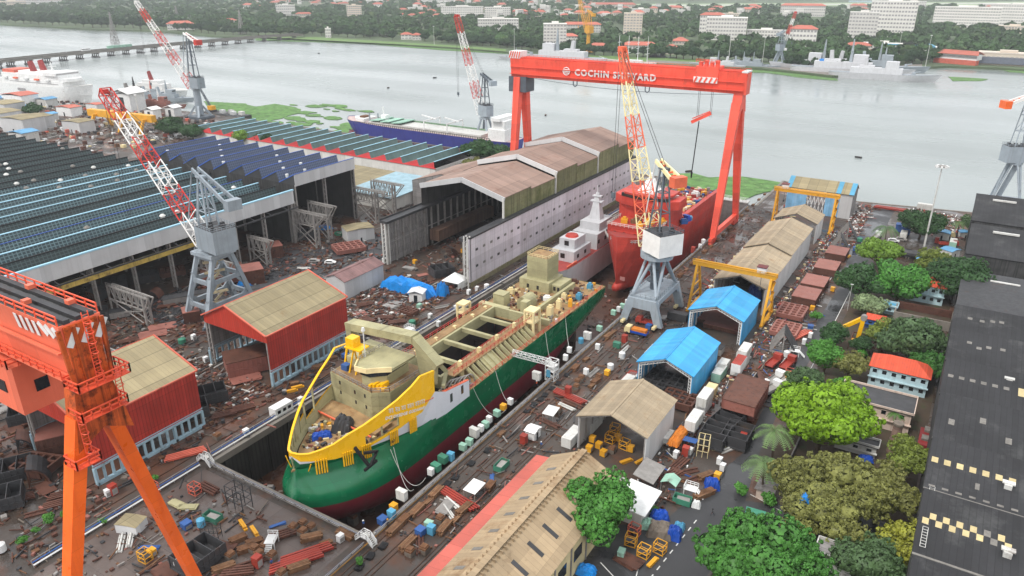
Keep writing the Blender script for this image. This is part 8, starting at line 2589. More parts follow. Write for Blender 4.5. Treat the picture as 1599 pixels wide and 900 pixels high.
TREES = [
# u, v, crown radius m, crown half height, height of crown centre, leaf mat, leaf size, count, label
(938, 798, 6.7, 6.2, 7, 'leaf_fresh2', .5, 9000, 'single bushy green mango tree beside the beige roofed hall'),
(1185, 880, 9.6, 6.5, 6.5, 'leaf_fresh2', .5, 16000, 'largest bushy green mango tree at the bottom beside the road'),
(1285, 655, 10.6, 7.5, 8, 'leaf_lime', .6, 14000, 'big bright lime green tree over the road bend'),
(1246, 762, 6.5, 5.2, 6, 'leaf_olive', .5, 6500, 'olive brown leaved tree left in the thicket below the lime tree'),
(1315, 770, 8.6, 5.6, 6.4, 'leaf_olive', .5, 11000, 'broad olive leaved tree in the middle of the thicket'),
(1375, 775, 7.0, 5.5, 6.2, 'leaf_olive', .5, 8000, 'olive leaved tree right in the thicket beside the black roofs'),
(1290, 815, 6.5, 4.6, 5, 'leaf_olive', .5, 5000, 'lower olive tree at the shaded foot of the thicket'),
(1412, 718, 5.0, 3.6, 6, 'leaf_yellow2', .5, 4200, 'small yellow olive tree touching the black roof edge'),
(1425, 862, 5.4, 4.0, 6, 'leaf_yellow', .6, 4200, 'yellow green tree at the bottom beside the black roofs'),
(1365, 893, 6.4, 4.2, 5, 'leaf_grey', .5, 5500, 'grey green tree at the very bottom near the black roofs'),
(1425, 532, 8.6, 5.6, 6, 'leaf_grey', .5, 13000, 'wide domed grey green tree above the red roofed pale blue house'),
(1382, 525, 4.6, 4.0, 5, 'leaf_yellow2', .5, 3500, 'yellowish tree at the left flank of the domed tree'),
(1452, 572, 4.4, 4.0, 4.4, 'leaf_mango', .5, 3500, 'green tree at the right corner of the red roofed house'),
(1405, 445, 8.2, 7, 6, 'leaf_fresh2', .6, 9000, 'tall fresh green tree left of the far pale blue house'),
(1378, 397, 7.0, 5, 6, 'leaf_lime2', .7, 5500, 'yellow green tree beside the palm at the quay road'),
(1345, 445, 7.0, 5.6, 5.4, 'leaf_dark', .6, 6500, 'dark green tree leaning over the far road'),
(1357, 478, 4.6, 3.4, 3.4, 'leaf_pale', .6, 3000, 'pale feathery tree by the slim lamp post'),
(1492, 440, 9.5, 7.5, 6.4, 'leaf_dark', .6, 11000, 'large dark green tree beside the black sloping halls'),
(1458, 412, 5.4, 4.4, 6, 'leaf_yellow2', .6, 3600, 'olive brown tree left of the large dark tree'),
(1290, 560, 4.4, 4.2, 4.6, 'leaf_fresh', .5, 3800, 'fresh green tree at the left end of the garden'),
(1258, 597, 4.4, 3.4, 4, 'leaf_grey', .5, 3200, 'grey green tree between road and lime tree'),
(1305, 525, 4.2, 3.4, 3.8, 'leaf_dark', .5, 2600, 'small dark tree by the slim lamp post foot'),
(1325, 572, 4.2, 3.2, 3.8, 'leaf_olive', .5, 2400, 'sparse olive tree between the garden trees'),
(1345, 540, 3.0, 2.4, 3, 'leaf_dark', .5, 1500, 'small dark bush tree by the yellow folded crane'),
(1440, 352, 8.0, 5.4, 6, 'leaf_dark', .7, 6500, 'dark round tree at the foot of the tall floodlight mast'),
(1523, 352, 4.5, 4, 4, 'leaf_grey', .6, 1800, 'grey green shrub tree at the edge of the far black hall'),
(745, 236, 9.0, 6, 6.5, 'leaf_dark', .9, 4500, 'dark tree between the sawtooth hall and the gantry leg'),
(772, 240, 8.0, 5, 5.5, 'leaf_dark', .9, 3500, 'dark tree right next to the far gantry leg'),
(738, 258, 5.0, 3.6, 4, 'leaf_olive', .8, 1600, 'small olive bush by the coral gabled hall corner'),
(268, 200, 10, 5.5, 6, 'leaf_dark', 1.0, 4000, 'dark tree at the end of the dark sawtooth roof'),
(300, 207, 8, 4.6, 5, 'leaf_dark', 1.0, 3000, 'dark tree before the coral gabled hall'),
(376, 215, 4.4, 4, 6, 'leaf_lime2', .8, 1400, 'small bright tree between blue and coral sawtooth halls'),
(412, 218, 5.4, 3.4, 5, 'leaf_dark', .8, 1600, 'small dark tree behind the blue sawtooth roof'),
(52, 172, 7, 4, 4, 'leaf_dark', 1.0, 1500, 'dark tree amid the left quay workshops'),
(330, 203, 5, 3, 3, 'leaf_dark', 1.0, 1200, 'low dark tree near the coral gabled hall end')]
M['leaf_fresh2'] = leafmat('mango_crown_green', (72, 126, 50), .4)
M['leaf_lime2'] = leafmat('lime_green_far', (112, 146, 52), .3)
M['leaf_yellow2'] = leafmat('yellow_olive_leaf', (112, 126, 52), .35)
M['leaf_pale'] = leafmat('pale_feathery_leaf', (128, 146, 104), .3)
for i, (u, v, rx, rz, hz_, lm, ls, n, lb) in enumerate(TREES):
 p = at(u, v, hz_)
 t = thing('broadleaf_tree', lb, 'tree', (p.x, p.y, 0))
 me, cc = leaf_mesh(100 + i, rx * 1.18, rz * 1.18, int(n * 3.0), ls * .82, int(30 + rx * 14), M[lm], jit=1.5 if 'olive' in lb else 1.0, core=.7 if 'olive' in lb else .88)
 o = bpy.data.objects.new('crown', me)
 COL.objects.link(o)
 o.parent = t
 o.location = (0, 0, hz_)
 q = trunk_mesh(cc, hz_, rx, i, .2 + rx * .035).build('trunk', M['bark'], t)
 q.location = (0, 0, hz_)
# palms
def palm(label, u, v, h, r, m_='leaf_palm', n=16, seed=1):
 rg = random.Random(seed)
 p = at(u, v, h)
 t = thing('palm_tree', label, 'palm', (p.x, p.y, 0))
 MB().tube((.5, 0, 0), (.2, 0, h * .5), .24, .2, 7).tube((.2, 0, h * .5), (0, 0, h), .2, .15, 7).build('trunk', M['bark'], t)
 mb = MB()
 for k in range(n):
  a = 6.283 * k / n + rg.uniform(-.2, .2)
  up = rg.uniform(.1, 1.0)
  d = Vector((math.cos(a), math.sin(a), 0))
  s = Vector((-d.y, d.x, 0))
  pts = [Vector((0, 0, h)) + d * (r * q) + Vector((0, 0, r * (up * q - (.5 + up) * q * q))) for q in np.linspace(0, 1, 9)]
  for j in range(8):
   A, B = pts[j], pts[j + 1]
   w = .16 * r * math.sin(math.pi * (j + .7) / 9)
   for sg in (-1, 1):
    for e in (0, .5):
     c = A.lerp(B, e)
     mb.add([c, c + (B - A) * .35, c + s * sg * w * 1.6 + d * w * .8 - Vector((0, 0, w * .7))], [(0, 1, 2)])
  mb.path(pts, .04, 3)
 mb.build('crown', M[m_], t)
palm('coconut palm beside the lime green tree, the upper of two', 1210, 672, 9, 4.6, seed=1)
palm('coconut palm over the kerb, the lower of two by the lime tree', 1194, 722, 8, 4.4, seed=2)
palm('palm standing alone at the quay road near the yellow green tree', 1385, 356, 8, 5.2, 'leaf_grey', seed=3)
palm('palm among the dark trees beside the floodlight mast', 1418, 340, 7, 4, seed=4)
palm('papaya like small palm rising in front of the cream two storey house', 1400, 645, 5, 2.2, 'leaf_fresh', 12, seed=5)
palm('palm right of the floodlight mast by the blue covers', 1498, 348, 7, 3.6, seed=6)
# weeds
sh = thing('shrub', 'x', 'shrub')
me, cc = leaf_mesh(77, 1.3, .9, 420, .3, 14, M['leaf_fresh'])
o = bpy.data.objects.new('foliage', me)
COL.objects.link(o)
o.parent = sh
o.location = (0, 0, .8)
MB().tube((0, 0, 0), (0, 0, .8), .08).build('stem', M['bark'], sh)
PS = Proto(sh)
for i, (u, v, s, lb) in enumerate(((78, 818, 1.2, 'green shrub at the plate yard edge beside the orange leg'), (58, 832, .7, 'small weed clump second along the plate yard edge'), (38, 848, .9, 'small weed clump third along the plate yard edge'), (100, 806, .7, 'weed clump just left of the orange leg'), (160, 818, .8, 'weed clump just right of the orange leg'), (240, 752, .8, 'small green weed by the red frame near the slanting leg'),
        (562, 882, .8, 'weeds round the dark mat at the bottom edge'), (1275, 500, 1.6, 'shrub under the trees at the far road kerb'), (1345, 560, 1.6, 'shrub in the garden beside the steel racks'), (1155, 770, 1.4, 'shrub at the kerb below the palms'), (1310, 605, 1.6, 'shrub behind the lime tree'), (1340, 620, 1.2, 'shrub on the garden wall'), (1200, 790, 1.6, 'shrub by the small grey hut'), (1345, 860, 2, 'shrub at the shaded white hut'), (1020, 800, .9, 'weeds by the pale green covered heap'))):
 PS.put(at(u, v), i, lb, None, s)

# ------------------------------------------------------------------ houses right of the road
def hip(mb, x0, x1, y0, y1, e, r, ov=.5, t=.15):
 x0 -= ov; x1 += ov; y0 -= ov; y1 += ov
 d = (y1 - y0) / 2
 a, b, c, d_ = (x0, y0, e), (x1, y0, e), (x1, y1, e), (x0, y1, e)
 p, q = (x0 + d, y0 + d, r), (x1 - d, y0 + d, r)
 for f in ((a, b, q, p), (b, c, q), (c, d_, p, q), (d_, a, p)):
  mb.slab(list(f), t)
 return mb
def house(label, x0, x1, y0, y1, e, r, wallm, roofm, nw=5, floors=2, cat='house', flat=False):
 t = thing('house', label, cat, (x0, y0, 0))
 MB().box(x0, x1, y0, y1, 0, e).build('wall', M[wallm], t, W=True)
 mb = MB()
 if flat:
  mb.box(x0 - .4, x1 + .4, y0 - .4, y1 + .4, e, e + .25)
 else:
  hip(mb, x0, x1, y0, y1, e + .1, r)
 mb.build('roof', M[roofm], t, W=True)
 if flat:
  for a, b in (((x0 - .4, y0 - .4), (x1 + .4, y0 - .4)), ((x1 + .4, y0 - .4), (x1 + .4, y1 + .4)), ((x1 + .4, y1 + .4), (x0 - .4, y1 + .4)), ((x0 - .4, y1 + .4), (x0 - .4, y0 - .4))):
   MB().bar((*a, e + .5), (*b, e + .5), .2, .5).build('parapet', M[wallm], t, W=True)
 MB().box(x0 - .3, x1 + .3, y0 - .7, y0, e * .5 - .1, e * .5 + .08).build('ledge', M[wallm], t, W=True)
 for f in range(floors):
  for k in range(nw):
   x = x0 + (x1 - x0) * (k + .5) / nw
   z = e / floors * f + 1.2
   w = MB().box(x - .5, x + .5, y0 - .06, y0 + .02, z, z + 1.1).build('window', M['glass'], t, W=True)
   MB().box(x - .65, x + .65, y0 - .3, y0 - .06, z + 1.15, z + 1.25).build('sunshade', M[wallm], w).location = (-t.location.x, -t.location.y, 0)
 return t
house('pale blue two storey house with orange red hipped roof under the domed tree', -10.4, 3.1, 195.2, 202.6, 5.6, 8.2, 'paleblue', 'tilered', 6)
house('farther pale blue two storey house with red roof between green trees', -8.2, 2.6, 262, 270, 6, 8.4, 'paleblue', 'tilered', 5)
house('cream two storey house with dark flat roof in front of the orange red roof', -14.4, 1.2, 174.6, 183, 5.4, 6, 'pinkwall', 'darksteel', 4, flat=True)
house('low white outhouse with dark doorway behind the olive thicket', -12.5, -4.0, 160.5, 163, 2.8, 3, 'whitewall', 'darksteel', 3, 1, flat=True)
house('small white two storey hut half hidden at the bottom thicket', -8.5, -2.4, 117, 120.5, 5, 5.4, 'whitewall', 'greysheet', 3, flat=True)
house('little orange roofed shed with a blue side behind the yellow folded crane', -16.2, -11.6, 232, 236, 3, 4, 'darkblue' if 0 else 'bluepaint', 'tilered', 2, 1)
house('small pale hut between pale trees in the garden', -13, -9.5, 246, 249, 2.6, 3, 'paleblue', 'cyanpaint', 1, 1, flat=True)
t = thing('chimney', 'round brown brick chimney stack before the cream house', 'chimney', at(1393, 706))
MB().tube((0, 0, 0), (0, 0, 7.2), 1.25, .95, 14).build('stack', mat('brown_brick', (142, 116, 104), .85, lines=((2, 1.6, .12, .5),), streak=.5), t)
MB().tube((0, 0, 7.2), (0, 0, 7.8), 1.15, 1.15, 14).tube((0, 0, 3.2), (0, 0, 3.4), 1.2, 1.2, 14).build('band', M['blockgrey'], t)
tarp('tarpaulin', 'blue tarpaulin roof between olive thicket and low white outhouse', at(1352, 718, 1.5), 3, 2, 1, 'darkblue', .2, seed=41)
tarp('tarpaulin', 'blue cover showing through the olive thicket', at(1262, 785, 7.5), 3.2, 2.6, 1.6, 'bluetarp2', .2, seed=42)
t = thing('red_rack', 'dark red steel rack with boxes in the lane beside the black roofs', 'rack', at(1445, 690))
MB().cbox(0, 0, .1, 3, 8, 1.2).build('body', mat('dark_red_boxes', (128, 40, 40), .6), t)
MB().cbox(.3, 3, 1.3, 2, 2, .6).cbox(-.2, -1, 1.3, 1.6, 2, .5).build('boxes', M['skylight_grey'], t)
# yellow folded crane, tanks, yard walls
p = at(1338, 534)
t = thing('folded_loader_crane', 'bright yellow folded loader crane standing in the garden', 'crane', p)
MB().bar((0, 0, 0), (.6, 0, 8), 1.3, 1.1).build('mast', M['yellow_bright'], t)
MB().bar((.6, 0, 8), (-4.2, -.5, 4.0), 1.2, 1.0).build('folded_boom', M['yellow_bright'], t)
MB().tube((.6, -.7, 8), (.6, .7, 8), .9, n=10).build('joint', M['steelgrey'], t)
MB().cbox(0, 0, 0, 3, 2, .8).build('base', M['yellow'], t)
t = thing('settling_basin', 'open brown walled basin with litter behind the domed tree', 'basin', at(1440, 500))
for x0, x1, y0, y1 in ((-8, 8, -5, -4.6), (-8, 8, 4.6, 5), (-8, -7.6, -4.6, 4.6), (7.6, 8, -4.6, 4.6)):
 MB().box(x0, x1, y0, y1, 0, 3).build('wall', M['rust'] if y0 > 0 else M['concrete'], t)
MB().box(-7.5, 7.5, -4.5, 4.5, 0, .6).build('sludge', M['mud'], t)
for i in range(3):
 p = at(1405 + i * 24, 401 + i * 4)
 t = thing('storage_tank', NTH[i] + ' from the left of three dark horizontal tanks below the floodlight mast', 'tank', (p.x, p.y, 0), 0, 'dark tanks')
 MB().tube((-3.8, 0, 1.8), (3.8, 0, 1.8), 1.6, n=14).build('vessel', M['darksteel'], t)
 MB().box(-2.4, -2, -1.2, 1.2, 0, 1).box(-2.2, 2.2, -.2, .2, 0, .3).box(2, 2.4, -1.2, 1.2, 0, 1).build('saddle', M['concrete'], t)
place('by the quay garden at right', [('hut_b', 1470, 372, 0, 0, .9), ('hut_b', 1482, 400, 60, 0, .9), ('cont_w', 1410, 372, 90), ('cab_navy', 1405, 362, 90, 0, 2.2), ('cab_navy', 1413, 366, 90, 0, 2.2), ('cont_g', 1487, 385, 90), ('hut_b', 1505, 370, 20, 0, .7), ('hut_b', 1440, 412, 0, 0, .7), ('truck_r', 1480, 385, 20), ('car_w', 1395, 378, 0), ('car_g', 1407, 376, 0), ('truck_w', 1368, 373, 80), ('redbox', 1462, 380), ('beams_r', 1390, 328, 0, 0, 1.4), ('cont_w', 1443, 327, 0), ('cab_y', 1403, 362), ('truck_b', 1475, 372, 30)], 0)
sheet('pale_court', [(-8, 272), (6, 272), (6, 312), (-8, 306)], 1, M['concrete'])
t = thing('garden_wall', 'long low dark wall between road side garden and houses', 'wall', (-20, 187, 0))
MB().box(-20, -10.6, 186.4, 186.7, 0, 1.6).box(-20, -19.7, 150, 186.4, 0, 1.2).box(-19.7, -14.6, 176, 176.3, 0, 1.6).build('wall', M['greysheet'], t, W=True)
t = thing('small_grey_hut', 'small grey flat roofed hut at the kerb below the palms', 'hut', at(1195, 775))
MB().box(-1.6, 1.6, -1.6, 1.6, 0, 2.4).build('wall', M['pinkwall'], t)
MB().box(-2, 2, -2, 2, 2.4, 2.6).build('roof', M['greysheet'], t)
t = thing('bench', 'green bench shelter at the road edge above the largest mango tree', 'bench', at(1178, 812), .1)
MB().slab([(-1.9, -.8, 1.8), (1.9, -.8, 1.8), (1.9, .8, 2.1), (-1.9, .8, 2.1)], .1).build('roof', M['greenpaint'], t)
for x in (-1.6, 1.6):
 MB().bar((x, 0, 0), (x, 0, 1.8), .1).build('post', M['greenpaint'], t)
for i in range(4):
 y = 255 + i * 0
steel = thing('steel_rack', 'dark steel racks and walkways beside the folded yellow crane', 'rack', at(1362, 545))
mb = MB()
for k in range(7):
 mb.bar((-6 + k * 2, -4, 0), (-6 + k * 2, -4, 2.2), .15).bar((-6 + k * 2, 4, 0), (-6 + k * 2, 4, 2.2), .15).bar((-6 + k * 2, -4, 2.2), (-6 + k * 2, 4, 2.2), .2)
for y in (-4, 0, 4):
 mb.bar((-6, y, 2.2), (6, y, 2.2), .25)
mb.build('frame', M['rust'], steel)

# ------------------------------------------------------------------ people
def person(label, u, v, shirt, helmet, rz=0, z=0, walk=.25, xyz=None):
 me = bpy.data.meshes.new('body')
 V = [(0, 0, .95), (0, 0, 1.15), (0, 0, 1.38), (0, 0, 1.5), (0, .01, 1.6), (0, .02, 1.72), (.1, 0, .92), (.11, walk, .5), (.11, walk * .8, .08), (.11, walk * .8 + .14, .04), (-.1, 0, .92), (-.11, -walk, .5), (-.11, -walk * 1.5, .1), (-.11, -walk * 1.5 + .14, .05),
  (.2, 0, 1.4), (.26, -walk * .6, 1.14), (.25, -walk * .3, .9), (.25, -walk * .2, .8), (-.2, 0, 1.4), (-.26, walk * .6, 1.14), (-.25, walk, .92), (-.25, walk * 1.2, .84)]
 E = [(0, 1), (1, 2), (2, 3), (3, 4), (4, 5), (0, 6), (6, 7), (7, 8), (8, 9), (0, 10), (10, 11), (11, 12), (12, 13), (2, 14), (14, 15), (15, 16), (16, 17), (2, 18), (18, 19), (19, 20), (20, 21)]
 rad = [.15, .14, .16, .06, .09, .1, .09, .065, .045, .04, .09, .065, .045, .04, .07, .045, .035, .035, .07, .045, .035, .035]
 me.from_pydata(V, E, [])
 o = bpy.data.objects.new('person', me)
 COL.objects.link(o)
 s = o.modifiers.new('skin', 'SKIN')
 for k, r_ in enumerate(rad):
  me.skin_vertices[0].data[k].radius = (r_, r_ * .8)
 me.skin_vertices[0].data[0].use_root = True
 o.modifiers.new('sub', 'SUBSURF').levels = 1
 dg = bpy.context.evaluated_depsgraph_get()
 m2 = bpy.data.meshes.new_from_object(o.evaluated_get(dg))
 o.modifiers.clear()
 o.data = m2
 m2.materials.clear()
 for mm in (M['skin'], M[shirt], mat('dark_trousers', (46, 50, 64), .8)):
  m2.materials.append(mm)
 for pl in m2.polygons:
  z_ = pl.center.z
  pl.material_index = 0 if z_ > 1.5 or abs(pl.center.x) > .24 and z_ < 1.1 else (1 if z_ > .95 else 2)
 tag(o, label, 'person')
 q = Vector(xyz) if xyz else at(u, v, z)
 o.location = q
 o.rotation_euler = (0, 0, rz)
 MB().tube((0, .01, 1.7), (0, .01, 1.84), .15, .09, 10).tube((0, .03, 1.69), (0, .03, 1.71), .19, .19, 10).build('helmet', M[helmet], o)
 return o
person('person in dark clothes walking along the asphalt road alone', 1112, 806, 'darksteel', 'black', 2.2)
person('person in blue with a white helmet at the near right dock corner', 568, 824, 'bluepaint', 'white', .5)
person('person in a pale shirt beside the crane rail near the dock corner', 606, 822, 'blockgrey', 'yellow', 1)
person('person in red helmet among the blocks on the plated yard', 425, 885, 'bluepaint', 'redsteel', 1.5)
person('person in white beside the white office cabin', 468, 640, 'offwhite', 'white', .2)
person('person in orange near the equipment cabinets by the gangway', 838, 604, 'crane_orange', 'white', 2.0)
person('person in blue standing by the white marquee tent', 735, 472, 'bluepaint', 'white', 2.6)
person('person in dark blue on the lane beside the small white hut', 845, 700, 'bluepaint', 'white', .4)
person('person in grey crossing the far asphalt road', 1345, 385, 'steelgrey', 'white', .4)
person('person in blue standing on the foredeck of the green ship', 0, 0, 'bluepaint', 'white', .8, xyz=(CX + 2.2, 97.2, 6.3))
person('person in orange on the afterdeck of the green ship', 0, 0, 'crane_orange', 'white', .8, xyz=(CX + 7.2, 186.8, 6.32))
# ------------------------------------------------------------------ the far bank: buildings and trees
BL = []
def fb(label, u, v, wpx, hpx, dm=14, wall='bwall', roof=None, floors=None, rz=None, cat='building', nbay=0, tower=0, z0=-.5):
 p = at(u, v, z0)
 dist = math.hypot(p.x, p.y)
 w, h = wpx * dist / FPX * 1.0, hpx * dist / FPX * 1.0
 rz = math.atan2(-p.x, p.y) if rz is None else rz
 t = thing('distant_building', label, cat, (p.x, p.y, z0), rz)
 BL.append((p.x - math.sin(rz) * dm / 2, p.y + math.cos(rz) * dm / 2, max(w, dm) * .5 + 6))
 fl = floors or max(1, round(h / 3.6))
 MB().box(-w / 2, w / 2, 0, dm, 0, h).build('wall', M[wall], t)
 for f in range(fl):
  z = h * (f + .35) / fl
  zz = z + h / fl * .42
  mb = MB()
  n = max(3, int(w / 4.5))
  for k in range(n):
   mb.box(-w / 2 + w * (k + .16) / n, -w / 2 + w * (k + .84) / n, -.12, .05, z, zz)
  mb.box(-w / 2 + .4, w / 2 - .4, -.06, .05, z - .12, z)
  mb.build('window_band', M['bwin'], t)
  if h > 14:
   MB().box(w / 2 - .05, w / 2 + .12, 1, dm - 1, z, zz).build('window_band', M['bwin'], t)
 if roof:
  hip(MB(), -w / 2, w / 2, 0, dm, h + .1, h + min(w, dm) * .28, 1.2, .3).build('roof', M[roof], t)
 else:
  MB().box(-w / 2 - .4, w / 2 + .4, -.4, dm + .4, h, h + .7).build('roof', M[wall], t)
  MB().box(-w * .15, w * .15, dm * .3, dm * .7, h + .7, h + 3.4).build('stair_head', M[wall], t)
 for k in range(tower):
  x = -w / 2 + w * (k + .5) / tower
  MB().box(x - w * .06, x + w * .06, -.5, dm * .4, 0, h * 1.06).build('stair_tower', M['bwall2'] if k % 2 else M['bwin'], t)
 return t
for a in (
('white hipped block above the bridge head in the far trees', 447, 25, 26, 14, 18, 'bwall', None, 4),
('pair like white villas right of the white block over the bridge', 475, 30, 22, 7, 12, 'bwall2', 'bred', 2),
('slim cream apartment tower in the trees left of centre', 554, 31, 21, 19, 16, 'bwall2', None, 7),
('long white apartment block above the red and white jib tip', 722, 28, 62, 15, 16, 'bwall', None, 5),
('white apartment block right of the long block above the jib', 777, 29, 38, 15, 16, 'bwall', None, 5),
('stepped white office block left above the gantry', 778, 48, 60, 16, 20, 'bwall', None, 4),
('white naval tower block with eight floors behind the grey ship', 866, 78, 34, 36, 18, 'bwall', None, 8),
('tall slim cream tower with brown bays behind the four masted ship', 987, 60, 27, 34, 18, 'bwall2', None, 9),
('large white terraced hospital like block right above the gantry', 1132, 63, 56, 30, 26, 'bwall', None, 6),
('white red trimmed wing left of the large terraced block', 1110, 54, 34, 26, 16, 'bwall', 'bred', 5),
('long low white block by the grey quay crane', 1195, 63, 52, 13, 16, 'bwall', None, 3),
('long white block with red floors high in the trees right', 1252, 26, 58, 14, 18, 'bwall', 'bred', 4),
('white villa block with red roof beside the grey quay crane', 1251, 74, 36, 24, 18, 'bwall', 'bred', 4),
('white slab with dark stair shaft left of the biggest white block', 1343, 64, 36, 36, 18, 'bwall', None, 8),
('biggest white block on the far shore with a cream middle', 1388, 58, 56, 44, 30, 'bwall', None, 9),
('low cream block with terracotta roof behind the grey ships', 1338, 82, 32, 9, 14, 'bwall2', 'bred', 2),
('long red roofed shed by the naval quay behind the grey ships', 1385, 86, 40, 5, 12, 'bwall2', 'bred', 1),
('wide white apartment row with dark shafts upper right', 1505, 43, 74, 24, 22, 'bwall', None, 7),
('white apartment row with dark shafts at the top right edge', 1588, 40, 66, 24, 22, 'bwall', None, 7),
('cream low block below the top right apartment row', 1582, 52, 40, 8, 14, 'bwall2', None, 2),
('white long roofed office behind the yellow quay crane', 908, 51, 56, 11, 16, 'bwall', 'bred', 3),
('small red roofed pavilion row behind the grey ship', 882, 70, 36, 12, 14, 'bwall', 'bred', 3),
('low red roofed house right of the yellow quay crane', 934, 78, 26, 6, 12, 'bwall', 'bred', 2),
('long low red roofed hall behind the four masted ship', 998, 80, 52, 8, 16, 'bwall', 'bred', 1),
('red pyramid roofed house in trees right of the masts', 1062, 70, 22, 5, 18, 'bwall2', 'bred', 1),
('small cream villa by the naval quay lawn', 1048, 85, 16, 10, 12, 'bwall2', 'bred', 2),
('red roofed long building left of the top of the gantry', 812, 28, 22, 9, 16, 'bred', 'bred', 2),
('white river villa pair with red roofs on the weed fringed shore', 635, 62, 16, 7, 12, 'bwall', 'bred', 2),
('second red roofed villa by the weed fringed shore', 651, 63, 13, 7, 12, 'bwall', 'bred', 2),
('small white gate tower on the weed fringed shore', 513, 59, 8, 12, 10, 'bwall', None, 3),
('red roofed white mansion in the mangrove behind the left crane jib', 283, 47, 34, 8, 18, 'bwall', 'bred', 2),
('small red roofed house right of the mangrove mansion', 360, 38, 16, 5, 14, 'bwall', 'bred', 1),
('low long white stadium roof far at top centre', 690, 6, 60, 7, 20, 'bwall', None, 2),
('long pale far warehouse at the top left of centre', 560, 5, 70, 6, 20, 'bwall', None, 2),
('teal roofed far warehouse at the top right', 1344, 4, 30, 5, 20, 'paleblue', None, 1),
('long white terminal building behind the airfield', 1425, 13, 30, 8, 18, 'bwall', None, 3),
('white block at the far top right corner', 1565, 14, 50, 5, 18, 'bwall', None, 2),
('cream block among far white houses top centre right', 1140, 32, 22, 9, 14, 'bwall2', None, 4),
('white block cluster centre above the tall slim tower', 1000, 26, 26, 10, 14, 'bwall', None, 4),
('cluster of pale blocks at the very top left corner', 55, 9, 60, 7, 30, 'bwall', None, 3),
('pinkish pale block at the top left by the mangrove', 20, 11, 30, 6, 30, 'bwall2', None, 2),
('pinkish low buildings left at the top of the gantry', 955, 13, 70, 5, 20, 'bwall2', 'bred', 1)):
 fb(*a)
t = fb('blue barrel roofed sports hall behind the grey naval ships', 1443, 80, 28, 5, 16, 'bwall', None, 1)
MB().prism([(14 * math.cos(a), 4 + 5 * math.sin(a)) for a in np.linspace(0, math.pi, 9)], 1, -2, 18).build('barrel_roof', M['cyanpaint'], t)
t = fb('light blue roofed white terminal behind the grey naval ships', 1377, 77, 48, 7, 16, 'bwall', None, 2)
MB().box(-22, 22, -2, 18, 6.4, 7.6).build('blue_roof', M['cyanpaint'], t)
t = fb('dark slate waterfront hangar with white roof line at right edge', 1570, 103, 66, 14, 30, 'bwall2', None, 1)
MB().slab([(-30, -3, 2), (30, -3, 2), (30, 2, 14), (-30, 2, 14)], .4).build('slate_front', mat('slate_hangar', (86, 92, 104), .7), t)
# small far houses
hp = []
for i in range(4):
 t = thing('distant_house', 'x', 'house')
 w, d, h = ((11, 9, 7), (16, 9, 9), (9, 9, 12), (20, 10, 6))[i]
 MB().box(-w / 2, w / 2, 0, d, 0, h).build('wall', M['bwall' if i != 1 else 'bwall2'], t)
 if i % 2:
  hip(MB(), -w / 2, w / 2, 0, d, h, h + 3, .8, .3).build('roof', M['bred'], t)
 else:
  MB().box(-w / 2 - .3, w / 2 + .3, -.3, d + .3, h, h + .8).build('roof', M['bwall'], t)
 mb = MB()
 for k in range(4):
  mb.box(-w / 2 + w * (k + .2) / 4, -w / 2 + w * (k + .75) / 4, -.15, .05, h * .5, h * .78)
 mb.build('window_band', M['bwin'], t)
 hp.append(Proto(t))
rg = random.Random(99)
for k in range(330):
 u, v = rg.uniform(380, 1600), 2 + 30 * rg.random() ** 1.3
 if u < 620 and v > 14 or (u > 985 and 2 < v < 13) or u > 1270 and v > 22:
  continue
 p = at(u, v, -.5)
 if any((p.x - b[0]) ** 2 + (p.y - b[1]) ** 2 < b[2] ** 2 for b in BL):
  continue
 BL.append((p.x, p.y, 9))
 hp[k % 4].put((p.x, p.y, -.5), math.atan2(-p.x, p.y) + rg.uniform(-.5, .5), ['small flat roofed white house among the far trees', 'cream red roofed house among the far trees', 'small white three storey house among the far trees', 'long red roofed white house among the far trees'][k % 4], 'far houses kind %s' % ['one', 'two', 'three', 'four'][k % 4], 1 + rg.random() * .7)
# airfield strip
a = pxpoly([(985, 6.5), (1650, 2.5), (1650, 7.5), (1300, 9.5), (985, 12)], -.4)
sheet_ = MB().add([tuple(p) for p in a], [(0, 1, 2, 3, 4)]).build('airfield_grass', mat('pale_airfield', (150, 166, 132), .9, var=.15, scale=.005))
sheet_['kind'] = 'structure'
a = pxpoly([(985, 8.5), (1650, 4.2), (1650, 5.2), (985, 9.8)], -.39)
struct(MB().add([tuple(p) for p in a], [(0, 1, 2, 3)]).build('runway', mat('pale_concrete_runway', (186, 184, 178), .9)))
# quay and lawn on the naval side
for (pts, mm, nm, k) in (([(1010, 98), (1190, 103.5), (1190, 101), (1010, 94)], 'concrete', 'naval_quay', .03), ([(920, 96), (1100, 101), (1100, 92), (920, 86)], 'grass', 'quay_lawn', .02), ([(1190, 105), (1300, 118), (1440, 104), (1440, 100), (1290, 108), (1190, 100)], 'concrete', 'naval_jetty', .04), ([(400, 58), (700, 73.4), (790, 80.6), (790, 77), (700, 70.6), (480, 57.5)], 'grass', 'river_bank_grass', .02)):
 a = pxpoly(pts, -.5 + k * 4)
 struct(MB().add([tuple(p) for p in a], [tuple(range(len(a)))]).build(nm, M[mm]))
